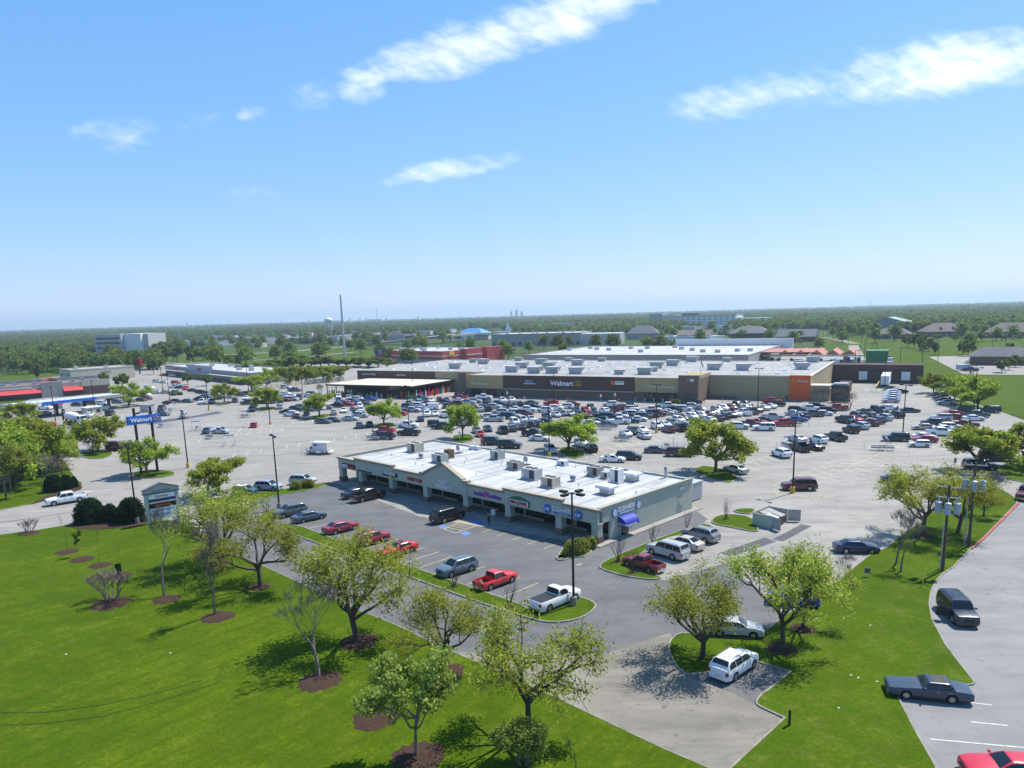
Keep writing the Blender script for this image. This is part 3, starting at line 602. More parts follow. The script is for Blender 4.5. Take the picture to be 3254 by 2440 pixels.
# signs along the front
def front(body, size, x, z, mat, y=-.13, **k): return text(shop, body, size, (x, y, z), (1, 0, 0), mat, .05, **k)
b = MB(); b.box(-57.1, -52.6, -.10, -.02, 2.84, 3.62); b.build('sign_board', BLACKM, shop)
front('Game', 1.0, -56.0, 3.25, WHITESIGN, bold=.02, wide=.95); front('Stop', 1.0, -53.75, 3.25, REDSIGN, bold=.02, wide=.95)
b = MB(); b.box(-52.0, -47.6, -.16, -.10, 2.74, 2.98); b.build('sign_board', BLACKM, shop)
b = MB(); disc(b, (-42.2, -.10, 3.32), .62, (0, -1, 0), .10, 24); sb = b.build('round_sign', YELSIGN, shop); sb.scale = (1, 1, 1)
b = MB(); b.box(-44.4, -40.6, -.22, -.12, 3.02, 3.66); b.build('sign_board', BLACKM, shop); front('FIREHOUSE', .62, -42.5, 3.46, WHITESIGN, -.24, bold=.015); front('SUBS', .40, -42.1, 3.06, YELSIGN, -.24, bold=.015)
b = MB(); b.box(-37.5, -33.2 - 1.3, -.05, -.025, 2.95, 3.6); b.build('sign_board', STUCCO, shop); front('GREAT CLIPS', .72, -36.0, 3.3, REDSIGN, -.10, bold=.02, wide=.92)
front('FOOT', .68, -29.05, 3.85, WHITESIGN, -.19, bold=.02); front('SPECIALISTS', .68, -29.05, 3.15, WHITESIGN, -.19, bold=.02)
front('baskin', .82, -21.4, 3.3, PURPLE, -.08, bold=.02); front('BR', 1.05, -19.75, 3.35, PINK, -.08, bold=.03); front('robbins', .78, -18.0, 3.3, PURPLE, -.08, bold=.02)
b = MB(); b.add([(-15.2, -.15, 2.9), (-11.3, -.15, 2.9), (-11.3, -.15, 3.6), (-12.2, -.15, 4.0), (-13.3, -.15, 4.15), (-14.4, -.15, 4.0), (-15.2, -.15, 3.6)] + [(-15.2, -.3, 2.9), (-11.3, -.3, 2.9), (-11.3, -.3, 3.6), (-12.2, -.3, 4.0), (-13.3, -.3, 4.15), (-14.4, -.3, 4.0), (-15.2, -.3, 3.6)], [(7, 8, 9, 10, 11, 12, 13)] + [(i, 7 + i, 7 + (i + 1) % 7, (i + 1) % 7)[::-1] for i in range(7)]); b.build('sign_board', GREENSIGN, shop)
b = MB(); b.box(-15.0, -11.5, -.345, -.302, 2.98, 3.62); b.build('sign_board', WHITESIGN, shop); front('PAPA JOHNS', .60, -13.25, 3.3, REDSIGN, -.39, bold=.02, wide=.92)
for x in (-8.15, -3.0):
    b = MB(); disc(b, (x, -.12, 3.32), .62, (0, -1, 0), .10); b.build('round_sign', BLUESIGN, shop); front('1.59', .52, x, 3.32, WHITESIGN, -.26, bold=.015)
front('CLEANERS', .80, -5.6, 3.48, WHITESIGN, -.17, bold=.02, wide=.92); b = MB(); b.box(-7.0, -4.0, -.17, -.11, 2.88, 3.14); b.build('sign_board', BLUESIGN, shop); front('CLEAN FOR LESS', .22, -5.5, 3.01, WHITESIGN, -.22)
# ---- things standing on the roof
def unit(name, label, x, y, sx, sy, sz, mat, zr=4.16, frame=None, fan=True, rz=None, curb=True, group='machines on the shop row roof', side_coil=True):
    p = sw(x, y) if frame is None else frame(x, y)
    t = thing(name, label, 'air conditioner', (p.x, p.y, zr), YAWG if rz is None else rz, group)
    b = MB(); b.cbox(0, 0, .1 if curb else 0, sx, sy, sz); body = b.build('cabinet', mat, t)
    if curb: b = MB(); b.cbox(0, 0, 0, sx * 1.12, sy * 1.12, .14); b.build('curb', GALV, t)
    if fan:
        for k in ((-.22, .22) if sx > 1.8 else (0,)):
            b = MB(); b.tube([(k * sx, 0, sz + .08), (k * sx, 0, sz + .18)], min(sx * .2, sy * .36), 12); f = b.build('fan_guard', COIL, t)
    if side_coil:
        b = MB(); b.box(sx * .08, sx * .44, -sy / 2 - .02, -sy / 2, .25, sz); b.build('coil_panel', COIL, body); b = MB(); b.box(-sx * .42, -sx * .3, -sy / 2 - .03, -sy / 2, .3, sz * .6); b.build('access_panel', WALL_WHITE, body)
    return t
unit('rooftop_unit', 'large tan rooftop air unit nearest the far shop corner', -51.9, 12.4, 2.3, 2.1, 1.55, UNIT_T)
unit('rooftop_unit', 'grey green rooftop air unit behind the gable peak', -40.3, 8.6, 2.5, 1.6, 1.35, UNIT)
unit('rooftop_unit', 'brown upright rooftop condenser touching the grey green unit', -41.6, 11.7, 1.3, 1.2, 1.5, BIN_BR)
unit('rooftop_unit', 'grey green rooftop condenser alone near the rear parapet', -34.5, 16.4, 1.9, 1.7, 1.4, UNIT)
unit('rooftop_unit', 'brown grey rooftop air unit beside a small dish', -26.1, 12.2, 2.5, 1.5, 1.15, WALL_TAUPE)
unit('rooftop_unit', 'grey rooftop air unit with two hoods in the roof middle', -19.3, 8.8, 2.7, 1.7, 1.5, WALL_GREY)
unit('rooftop_unit', 'tan rooftop air unit with a black square opening', -13.7, 6.7, 2.2, 1.7, 1.35, UNIT_T)
unit('rooftop_unit', 'grey brown rooftop air unit left of the white chiller', -13.2, 16.1, 2.0, 1.6, 1.3, WALL_TAUPE)
unit('rooftop_unit', 'small pale rooftop box near the rear parapet', -22.1, 18.9, 1.6, 1.0, .7, LTBLUE, fan=False)
unit('rooftop_unit', 'tall white rooftop chiller with black fan slots', -7.7, 14.1, 1.5, 1.3, 2.0, WHITEM)
unit('rooftop_unit', 'small grey rooftop box beside the white chiller', -10.8, 15.5, 1.2, .9, .9, GALV, fan=False)
for n, (x, y) in enumerate(((-44.8, 19.9), (-43.6, 20.2))): unit('rooftop_unit', ('left' if n == 0 else 'right') + ' one of two low pale boxes at the rear parapet', x, y, 1.0, .8, .6, LTBLUE, fan=False, side_coil=False)
for x, y, nm in ((-4.9, 8.2, 'pale blue hooded roof ventilator nearest the street corner'), (-6.9, 16.7, 'pale blue hooded roof ventilator beyond the white chiller')):
    p = sw(x, y); t = thing('roof_ventilator', nm, 'ventilator', (p.x, p.y, 4.16), YAWG, 'machines on the shop row roof')
    b = MB(); b.cbox(0, 0, 0, 1.5, 1.3, .85); b.build('base', GALV, t); b = MB(); b.cbox(0, 0, .85, 2.4, 2.1, .22); b.hexa([(-1.2, -1.05, 1.07), (1.2, -1.05, 1.07), (1.2, 1.05, 1.07), (-1.2, 1.05, 1.07), (-1.1, -.95, 1.2), (1.1, -.95, 1.2), (1.1, .95, 1.2), (-1.1, .95, 1.2)]); b.build('hood', LTBLUE, t)
for x, y, nm in ((-45.8, 8.9, 'round louvred roof vent near the tan corner unit'), (-13.4, 11.2, 'round louvred roof vent behind the tan unit'), (-4.0, 20.9, 'tall slim roof flue at the rear corner')):
    p = sw(x, y); t = thing('roof_vent', nm, 'vent', (p.x, p.y, 4.16), 0, 'machines on the shop row roof'); slim = 'slim' in nm
    b = MB(); b.tube([(0, 0, 0), (0, 0, 1.3 if slim else .5)], .2 if slim else .34, 12); b.build('flue', GALV, t)
    for k in range(3): b = MB(); z = (1.2 if slim else .42) + k * .2; b.tube([(0, 0, z), (0, 0, z + .1)], [.28 if slim else .5, .24 if slim else .42], 14); b.build('louvre', GALV, t)
for x, y, nm in ((-44.0, 16.0, 'satellite dish on the roof beyond the brown condenser'), (-27.0, 15.7, 'satellite dish beside the brown grey unit')):
    p = sw(x, y); t = thing('satellite_dish', nm, 'satellite dish', (p.x, p.y, 4.16), radians(-130), 'machines on the shop row roof')
    b = MB(); b.cbox(0, 0, 0, 1.1, 1.0, .1); b.build('base', COIL, t); b = MB(); b.tube([(0, 0, .1), (0, 0, .7), (.1, 0, .9)], .05, 6); b.build('mast', GALV, t)
    b = MB(); vs = [(.15, 0, 1.05)]; n = 14
    for r, d in ((.25, .04), (.5, .16)): vs += [(.15 + d * .8, r * cos(2 * pi * i / n), 1.05 + r * sin(2 * pi * i / n) - d * .2) for i in range(n)]
    b.add(vs, [(0, 1 + i, 1 + (i + 1) % n) for i in range(n)] + [(1 + i, 1 + n + i, 1 + n + (i + 1) % n, 1 + (i + 1) % n) for i in range(n)]); b.build('reflector', WALL_GREY, t)
for i in range(26):
    p = sw(-55 + i * 2.1 + RND.uniform(-.6, .6), RND.uniform(4, 20)); b = MB(); b.tube([(0, 0, 0), (0, 0, .35)], .07, 7)
    tag(b.build('vent_pipe', GALV, None, None, (p.x, p.y, 4.16)), 'short vent pipe, %s from the far end of the shop roof' % ORD[i + 1], 'pipe', 'vent pipes on the shop roof')
# lean-to container behind the shops
p = sw(-8.2, 26.5); t = thing('storage_container', 'long white storage container with ribbed roof behind the shop row', 'container', (p.x, p.y, 0), YAWG)
b = MB(); b.box(-6.2, 6.2, -1.3, 1.3, .15, 2.75); b.build('body', WALL_WHITE, t); b = MB(); b.box(-6.3, 6.3, -1.4, 1.4, 2.75, 2.85); b.build('roof', METAL_G, t); b = MB(); b.box(6.2, 6.24, -1.2, 1.2, .25, 2.6); b.build('door', WALL_GREY, t)
# ---------------------------------------------------------------- the big store (local x along its front, y away)
YAWW = radians(-28.5); F1 = Vector((cos(YAWW), sin(YAWW))); F2 = Vector((-sin(YAWW), cos(YAWW))); STORE = Vector((87, 221))
def ww(s, t): return STORE + F1 * s + F2 * t
st = thing('superstore', 'huge brown and tan superstore with flat white roof behind the car park', 'store', (STORE.x, STORE.y, 0), YAWW)
b = MB(); b.box(-176.3, 0, .02, 66, 0, 7.35); b.build('wall', BLOCK_TAN, st)
b = MB(); b.box(-114.6, -34.2, -12.8, .02, 0, 7.2); b.build('front_block', BLOCK_BROWN, st)
b = MB(); b.box(-175.9, -.4, .6, 65.6, 7.36, 7.46); b.build('roof', ROOF_GREY, st); b = MB(); b.box(-114.2, -34.7, -12.4, .6, 7.3, 7.42); b.build('roof', ROOF_GREY, st)
b = MB(); b.box(-176.4, -114.8, -.1, .55, 7.2, 7.62); b.box(-34.3, .1, -.1, .55, 7.2, 7.62); b.box(-.5, .12, .551, 66.1, 7.2, 7.62); b.box(-176.4, -.51, 65.6, 66.1, 7.2, 7.62); b.box(-176.42, -175.9, .551, 65.59, 7.2, 7.62); b.build('parapet', WALL_CREAM, st)
def panel(x0, x1, z0, z1, mat, y=-13.0, th=.18, name='wall_panel', par=None):
    b = MB(); b.box(x0, x1, y - th, y + .3, z0, z1); return b.build(name, mat, par or st)
panel(-114.6, -99.4, 2.85, 7.55, BLOCK_TAN2); panel(-99.38, -50.9, 3.1, 7.62, BLOCK_DARK); panel(-50.88, -36.7, 2.95, 7.55, BLOCK_TAN2)
panel(-117.8, -114.62, 0, 8.3, BLOCK_BROWN, -12.0, 1.2, 'pier'); panel(-36.68, -30.4, 0, 8.4, BLOCK_BROWN, -12.0, 1.5, 'pier')
b = MB(); b.box(-36.6, -30.5, -12.2, 2.0, 7.3, 8.3); b.build('pier_return', BLOCK_TAN, st); b = MB(); b.box(-31.2, -30.42, -12.0, 0, 0, 7.3); b.build('pier_wall', BLOCK_BROWN, st)
b = MB(); b.box(-117.7, -114.7, -11.8, 0, 0, 7.6); b.build('pier_wall', BLOCK_BROWN, st)
panel(-99.3, -51, 2.72, 3.08, WALL_TAUPE, -13.25, .3, 'band')
for x0, x1, y in ((-176.3, -137.3, -.12),): panel(x0, x1, 0, 7.4, BLOCK_DARK, y, .1)
panel(-137.3, -117.8, 0, 7.4, BLOCK_TAN, -.06, .04)
panel(-5.9, -.02, 0, 7.75, ORANGE, -.1, .12, 'orange_panel')
# entrances: dark glazed recess, doors, soffit
for x0, x1, lb in ((-112.5, -102.5, 'h'), (-47.8, -37.6, 'm')):
    b = MB(); b.box(x0, x1, -12.95, -12.78, .0, 2.7); en = b.build('entrance', SHOPGL, st)
    for k in range(7): x = x0 + (x1 - x0) * k / 6; b = MB(); b.box(x - .09, x + .09, -13.06, -12.9, 0, 2.7); b.build('mullion', BRONZE, en)
    for k in (1, 3, 5): x = x0 + (x1 - x0) * (k + .5) / 6 - .6; b = MB(); b.box(x - .6, x + .6, -13.02, -12.96, .05, 2.2); b.build('door', WINDOW_B, en)
def wtxt(body, size, x, z, mat=WHITESIGN, y=-13.30, **k): return text(st, body, size, (x, y, z), (1, 0, 0), mat, .07, **k)
wtxt('Walmart', 2.35, -76.6, 5.15, bold=.05)
def spark(par, c, r, mat, right=(1, 0, 0), nrm=(0, -1, 0), name='starburst_ray'):
    rt, up, n = Vector(right), Vector((0, 0, 1)), Vector(nrm)
    for k in range(6):
        a = pi / 2 + k * pi / 3; d = rt * cos(a) + up * sin(a); s = rt * -sin(a) + up * cos(a); c0 = Vector(c)
        pts = [c0 + d * r * .32 + s * r * .05, c0 + d * r * .32 - s * r * .05, c0 + d * r * .92 - s * r * .13, c0 + d * r + s * 0, c0 + d * r * .92 + s * r * .13]
        b = MB(); b.add([p for p in pts] + [p + n * .12 for p in pts], [(9, 8, 7, 6, 5)] + [(i, (i + 1) % 5, 5 + (i + 1) % 5, 5 + i) for i in range(5)]); b.build(name, mat, par)
spark(st, (-70.6, -13.2, 5.25), 1.15, YELSIGN)
wtxt('Home & Living', 1.15, -109.2, 4.5); wtxt('Market & Pharmacy', 1.15, -42.4, 4.7)
wtxt('Outdoor Living', 1.15, -170.3, 6.1, y=-.27); wtxt('Auto Center', .85, -153.7, 5.9, y=-.27)
wtxt('Pickup', 1.15, -2.15, 6.05, y=-.27); spark(st, (-4.6, -.22, 6.1), .62, YELSIGN)
b = MB(); b.box(-91.1, -86.6, -13.3, -13.2, 5.1, 6.15); b.build('sign_board', NAVY, st); wtxt('FREE 2-DAY', .55, -89.0, 5.85, y=-13.34); wtxt('home delivery', .5, -89.0, 5.35, LTBLUE, y=-13.34); b = MB(); b.box(-91.1, -86.6, -13.3, -13.2, 4.72, 5.0); b.build('sign_board', LTBLUE, st)
b = MB(); b.box(-59.0, -57.55, -13.3, -13.2, 5.0, 6.35); b.build('sign_board', ORANGE, st); spark(st, (-58.28, -13.31, 5.8), .42, YELSIGN); b = MB(); b.box(-57.5, -54.6, -13.3, -13.2, 5.15, 6.25); b.build('sign_board', WHITESIGN, st); wtxt('Save time', .6, -56.05, 5.85, NAVY, y=-13.34); pass
b = MB(); b.box(-33.8, -31.9, -13.62, -13.5, 6.6, 7.35); b.build('sign_board', WHITESIGN, st); b = MB(); b.box(-33.7, -33.0, -13.68, -13.62, 6.7, 7.25); b.build('sign_mark', NAVY, st)
# step-down block right of the orange panel, service yard walls and loading bay
b = MB(); b.box(.0, 5.5, .3, 6.0, 0, 4.6); lo = b.build('low_block', BLOCK_TAN, st); b = MB(); b.box(-.05, 5.6, .2, 6.1, 4.6, 4.78); b.build('coping', WALL_CREAM, lo)
b = MB(); b.box(5.5, 10.5, 5, 9, 0, 4.4); b.box(5.5, 9.0, 9.01, 34, 0, 3.2); b.build('service_block', BLOCK_DARK, st); b = MB(); b.box(6.0, 10, 5.4, 8.6, 4.4, 5.0); b.build('service_machine', GALV, st)
b = MB(); b.box(0.1, 30, 62, 72, 0, 6.6); b.build('loading_dock', BLOCK_DARK, st)
b = MB(); b.box(9.5, 27, 61.6, 62.1, .9, 4.6); dk = b.build('dock_recess', SHOPGL, st)
for x in (10.5, 24.5): b = MB(); b.box(x - 1.4, x + 1.4, 61.5, 61.58, 1.1, 4.2); b.build('dock_door', WALL_WHITE, st)
b = MB(); b.hexa([(30.0, 61.8, 0), (31.0, 61.8, 0), (40, 40, 0), (39, 39.6, 0), (30.0, 61.8, 1.1), (31.0, 61.8, 1.1), (40, 40, 1.1), (39, 39.6, 1.1)]); b.build('ramp_wall', WALKM, st)
b = MB(); b.box(16, 16.25, 41, 62, 0, 1.0); b.build('ramp_wall', YELLOWM, st)
b = MB(); b.box(-30.3, -21.5, -1.6, -1.3, 0, 1.0); b.build('cart_wall', BLOCK_BROWN, st)
sheet('store_walk', [tuple(ww(*p)) for p in ((-118, -15.5), (-34, -15.5), (-30, -13.5), (-20, -4), (6, -3), (6, .5), (-34, .5), (-34, -12.7), (-114, -12.7), (-117, .5), (-130, .5), (-128, -12))], .02, WALKM)
# roof machines of the big store
RX = [(-137.9, 15.2), (-140.2, 41.1), (-151.9, 51.1), (-134.8, 63), (-110.4, 21.4), (-112.9, 43.4), (-99.2, 22.6), (-97.7, 11.5), (-104.3, 2.5), (-93.2, -1.0), (-86.4, 0), (-76.8, -1.1), (-93.9, 38.5), (-108.3, 61), (-92.5, 61), (-60.8, -1), (-52.2, .3), (-53.2, 12.1), (-57, 27.4), (-54.5, 39.2), (-53.1, 61), (-34.3, 21.5), (-24.3, 20.9), (-39.5, 63), (-10, 46.4), (-6.1, 26.9), (-7.1, 62)]
for i, (x, y) in enumerate(sorted(RX)):
    p = ww(x, y); big = i % 3 != 0
    t = thing('rooftop_unit', 'boxy grey rooftop unit on the superstore roof, %s counted from its left end' % ORD[i + 1], 'air conditioner', (p.x, p.y, 7.46), YAWW, 'rooftop units of the superstore')
    s = 1.2 if big else .85
    b = MB(); b.hexa([(-1.6 * s, -1.2 * s, 0), (1.2 * s, -1.2 * s, 0), (1.2 * s, 1.2 * s, 0), (-1.6 * s, 1.2 * s, 0), (-1.9 * s, -1.4 * s, 1.9 * s), (1.5 * s, -1.4 * s, 1.9 * s), (1.5 * s, 1.4 * s, 1.9 * s), (-1.9 * s, 1.4 * s, 1.9 * s)]); b.build('cabinet', WALL_GREY if i % 4 else UNIT, t)
    b = MB(); b.hexa([(1.2 * s, -1.0 * s, .3 * s), (1.9 * s, -1.0 * s, .9 * s), (1.9 * s, 1.0 * s, .9 * s), (1.2 * s, 1.0 * s, .3 * s), (1.5 * s, -1.0 * s, 1.8 * s), (2.5 * s, -1.0 * s, 1.9 * s), (2.5 * s, 1.0 * s, 1.9 * s), (1.5 * s, 1.0 * s, 1.8 * s)]); b.build('intake_hood', GALV, t)
k = 0
for x in range(-165, -5, 14):
    for y in (8, 19, 31, 43, 55):
        xx, yy = x + RND.uniform(-2, 2), y + RND.uniform(-2, 2)
        if min(hypot(xx - a, yy - c) for a, c in RX) < 4.5: continue
        k += 1; p = ww(xx, yy); b = MB(); b.hexa([(-.9, -.6, 0), (.9, -.6, 0), (.9, .6, 0), (-.9, .6, 0), (-.7, -.45, .3), (.7, -.45, .3), (.7, .45, .3), (-.7, .45, .3)])
        tag(b.build('skylight', WHITEM, None, None, (p.x, p.y, 7.46), YAWW), 'white dome skylight, %s of the superstore roof counted column by column' % ORD[k], 'skylight', 'skylights of the superstore roof')
p = ww(-29.5, -8); t = thing('flagpole', 'flagpole with drooping red white and blue flag on the superstore pier', 'flag', (p.x - 2.2, p.y - 2.0, 8.3), YAWW)
b = MB(); b.tube([(0, 0, 0), (0, 0, 5.2)], .06, 6); b.build('pole', GALV, t); b = MB()
for i in range(6): a, c = i * .26, (i + 1) * .26; b.quad((a * .5, .05 * sin(i * 1.7), 5.0 - a * 1.2), (c * .5, .05 * sin(i * 1.7 + 1.7), 5.0 - c * 1.2), (c * .5, .05 * sin(i * 1.7 + 1.7), 4.0 - c * 1.4), (a * .5, .05 * sin(i * 1.7), 4.0 - a * 1.4), 0 if i < 2 else (1 if i < 4 else 2))
b.build('flag', [NAVY, WHITESIGN, REDSIGN], t)
# garden centre: open shed with white flat roof and hanging stock
gc = thing('garden_centre', 'open garden centre shed with pale flat roof beside the superstore', 'garden centre', (STORE.x, STORE.y, 0), YAWW)
b = MB(); b.box(-169, -128, -27, -.2, 4.2, 4.5); b.build('roof', WALL_CREAM, gc); b = MB(); b.box(-168.8, -128.2, -27.1, -26.95, 3.9, 4.55); b.box(-128.1, -127.95, -27, -.3, 3.9, 4.55); b.build('roof_edge', BRONZE, gc)
for x in [-168.5 + 4.5 * i for i in range(10)]: b = MB(); b.box(x - .12, x + .12, -26.8, -26.56, 0, 4.2); b.build('post', BRONZE, gc)
for y in (-20, -13, -6): b = MB(); b.box(-128.5, -128.26, y, y + .24, 0, 4.2); b.build('post', BRONZE, gc)
b = MB(); b.box(-168, -129, -18, -17.8, 0, 3.4); b.build('rear_rack', BLACKM, gc)
b = MB(); b.box(-168.4, -128.4, -26.62, -26.58, 3.2, 3.3); b.box(-168.4, -128.4, -26.62, -26.58, 1.6, 1.68); b.build('fence_rail', BLACKM, gc)
cols = [GREENSIGN, CLOTH_G, CLOTH_G, REDSIGN, BLUESIGN, NAVY, ORANGE, WHITESIGN, LTBLUE, CREAMS]
ni = 0
for i in range(52):
    x = -168 + i * .76 + RND.uniform(-.2, .2)
    if -158 < x < -134 and i % 2: hh = RND.uniform(.6, 1.2)
    else: hh = RND.uniform(1.2, 2.9)
    mt = CLOTH_G if -168 < x < -163 else (REDSIGN if x < -161 else (BLUESIGN if x < -159.5 else RND.choice(cols)))
    p = ww(x, -26.0 + RND.uniform(-.3, .3)); ni += 1
    b = MB(); b.hexa([(-.28, -.12, 0), (.28, -.12, 0), (.28, .12, 0), (-.28, .12, 0), (-.16, -.08, hh), (.16, -.08, hh), (.16, .08, hh), (-.16, .08, hh)])
    b.build('garden_stock', mt, gc, None, (x, -26.0 + (i % 3) * .2, .02))
for i in range(22):
    y = -25.5 + i * 1.1; b = MB(); hh = RND.uniform(1.5, 3.0); b.hexa([(-.12, -.3, 0), (.12, -.3, 0), (.12, .3, 0), (-.12, .3, 0), (-.08, -.2, hh), (.08, -.2, hh), (.08, .2, hh), (-.08, .2, hh)])
    b.build('garden_stock', RND.choice([REDSIGN, ORANGE, LTBLUE, GREENSIGN, BLUESIGN, PINK]), gc, None, (-128.6, y, .02))

# ---------------------------------------------------------------- further stores and buildings
def block(name, label, cat, p, yaw, L, D, H, wall, roof, parapet=.5, win=None, units=0, group=None):
    """flat-roofed building: p = front right corner, L along the front (leftwards), D away"""
    t = thing(name, label, cat, (p[0], p[1], -.05), yaw, group)
    b = MB(); b.box(-L, 0, 0, D, 0, H); b.build('wall', wall, t)
    b = MB(); b.box(-L + .3, -.3, .3, D - .3, H, H + .06); b.build('roof', roof, t)
    if parapet:
        b = MB(); b.box(-L - .1, .1, -.1, .28, H - .1, H + parapet); b.box(-L - .1, .1, D - .28, D + .1, H - .1, H + parapet); b.box(-L - .1, -L + .28, .281, D - .281, H - .1, H + parapet); b.box(-.28, .1, .281, D - .281, H - .1, H + parapet); b.build('parapet', wall, t)
    for i in range(units): b = MB(); x, y = -L * (i + .5) / units + RND.uniform(-2, 2), RND.uniform(.2, .8) * D; b.cbox(x, y, H + .06, 2.4, 1.8, 1.5); b.build('roof_unit', GALV, t)
    if win:
        n, z0, z1, ww_ = win
        for i in range(n): b = MB(); x = -L * (i + .5) / n; b.box(x - ww_ / 2, x + ww_ / 2, -.05, 0.02, z0, z1); b.build('window', WINDOW_B, t)
    return t
def lettering(t, body, size, x, z, mat, y=-.14): return text(t, body, size, (x, y, z), (1, 0, 0), mat, .05, bold=.02)
# electronics store, red and white bands
yw = radians(-42); bb = block('red_band_store', 'red store with pale stripes and white roof left behind the superstore', 'store', (-48, 450), yw, 66, 50, 7.2, WALL_GREY, ROOF_WHITE, .4, None, 12)
for z0, z1, mt in ((2.6, 4.6, WALL_RED), (4.6, 5.2, WALL_CREAM), (5.2, 7.9, WALL_RED)):
    b = MB(); b.box(-66.2, .2, -.2, 0, z0, z1); b.box(0, .2, .001, 50.2, z0, z1); b.build('wall_band', mt, bb)
b = MB(); b.box(-.0, 4.5, 16, 30, 0, 8.6); b.build('entrance_block', WALL_RED, bb); b = MB(); b.box(-.0, 5, 34, 50, 0, 8.8); b.build('entrance_block', WALL_RED, bb); b = MB(); b.box(4.5, 4.7, 16.2, 29.8, 4.6, 5.2); b.build('wall_band', WALL_CREAM, bb)
b = MB(); b.box(-66, -54, -.5, -.2, 4.6, 8.8); b.build('sign_board', NAVY, bb); lettering(bb, 'BEST', 2.0, -60, 7.6, YELSIGN, -.6); lettering(bb, 'BUY', 2.0, -60, 5.8, YELSIGN, -.6)
b = MB(); b.add([(.35, 5.5, 5.4), (.35, 9, 5.4), (.35, 9.8, 6.6), (.35, 9, 7.8), (.35, 5.5, 7.8)] + [(.6, 5.5, 5.4), (.6, 9, 5.4), (.6, 9.8, 6.6), (.6, 9, 7.8), (.6, 5.5, 7.8)], [(5, 6, 7, 8, 9)] + [(i, (i + 1) % 5, 5 + (i + 1) % 5, 5 + i)[::-1] for i in range(5)]); b.build('tag_sign', YELSIGN, bb)
# building-goods store behind with orange canopies and stacked yard
hd = block('building_goods_store', 'wide grey building goods store with white roof behind the superstore', 'store', (101, 328), radians(-28), 113, 92, 7.6, WALL_TAUPE, ROOF_WHITE, .4, None, 14)
b = MB(); b.box(-60, 6, 92.5, 94, 6, 11.5); b.build('raised_parapet', WALL_WHITE, hd)
b = MB(); b.box(0.2, 26, 28, 60, 7.2, 7.6); b.build('canopy', METAL_OR, hd)
yd = thing('stock_yard', 'fenced yard of stacked dark goods with orange peaked canopies', 'yard', (101, 328, 0), radians(-28))
for i in range(5):
    x = 11 + i * 7; b = MB(); b.add([(x - 3, 30, 6.2), (x + 3, 30, 6.2), (x, 30, 8.4), (x - 3, 52, 6.2), (x + 3, 52, 6.2), (x, 52, 8.4)], [(0, 1, 2), (3, 5, 4), (0, 2, 5, 3), (1, 4, 5, 2)]); b.build('peaked_canopy', METAL_OR, yd)
b = MB(); b.box(1, 45, 29.4, 30.2, 5.4, 6.1); b.build('canopy_edge', WALL_CREAM, yd)
for i in range(30):
    x = 2 + i * 1.45; b = MB(); b.box(x, x + 1.3, 27.6 + RND.uniform(-.4, .4), 29.3, 0, RND.uniform(3.0, 5.2)); b.build('stacked_pallet', RND.choice([BLACKM, COIL, WALL_GREY, NAVY, BIN_BR, LTBLUE, GREENSIGN]), yd)
b = MB(); b.box(46, 55, 28, 40, 0, 8); b.build('lumber_shed', GREENSIGN, yd)
for i in range(9):
    b = MB(); b.box(55.2, 57.2, 8 + i * 3.2, 10.8 + i * 3.2, 0, RND.uniform(3, 6)); b.build('stacked_pallet', RND.choice([NAVY, LTBLUE, WALL_GREY, COIL]), yd)
# further back
gb = block('grey_warehouse', 'long grey warehouse with pale roof units beyond the red store', 'warehouse', (54.5, 664), radians(-14), 84, 60, 11, WALL_TAUPE, ROOF_WHITE, .5, (14, 1, 4, 3), 10)
b = MB(); b.box(0, 34, 4, 40, 0, 10); b.build('annex', METAL_G, gb)
b = MB(); b.add([(-40, 62, 0), (-26, 62, 0), (-26, 76, 0), (-40, 76, 0), (-33, 69, 22)], [(0, 1, 4), (1, 2, 4), (2, 3, 4), (3, 0, 4)]); tag(b.build('tent_pavilion', WALL_WHITE, None, None, (20, 700, 0)), 'white pointed tent roof rising behind the grey warehouse', 'tent')
off = block('office_block', 'white concrete office block with dark window bands above the trees', 'office', (-391, 728), radians(-12), 30, 42, 20.5, WALL_GREY, ROOF_GREY, .6)
for z in (7.2, 11.6, 16.0): b = MB(); b.box(-28, -2, -.25, 0, z, z + 1.9); b.build('window_band', SHOPGL, off)
b = MB(); b.box(0, 19, 4, 34, 0, 20.9); b.build('wing', WALL_WHITE, off); b = MB(); b.box(19, 24, 8, 34, 0, 20.9); b.build('wing', WALL_GREY, off)
# shop row across the lot, left of centre
s2 = block('grey_shop_row', 'grey shop row with white roof and red sign behind the tree line', 'shop building', (-125, 340), radians(-47), 118, 26, 5.0, WALL_TAUPE, ROOF_WHITE, .5, None, 9)
for i in range(14): b = MB(); x = -118 * (i + .5) / 14; b.box(x - 3.6, x + 3.6, -.06, .02, .3, 3.0); b.build('shopfront', SHOPGL, s2)
b = MB(); b.box(-80, -46, -.5, 0, 3.4, 7.2); b.build('raised_front', WALL_GREY, s2); b = MB(); b.box(-118.5, 0.2, -3.0, 0, 3.1, 3.4); b.build('canopy', WALL_GREY, s2)
lettering(s2, 'petco', 2.2, -63, 5.4, REDSIGN, -.6); b = MB(); b.box(-103, -97, -.2, -.1, 3.8, 4.8); b.build('sign_board', REDSIGN, s2)
ph = block('phone_store', 'low cream store with bright white roof left of the shop trees', 'store', (-236.8, 387.5), radians(-41), 17, 32, 6.2, WALL_CREAM, ROOF_WHITE, .5, (2, 3, 4.4, 2.2), 2); text(ph, 'verizon', 1.8, (.2, 17, 4.2), (0, 1, 0), BLACKM, .05)
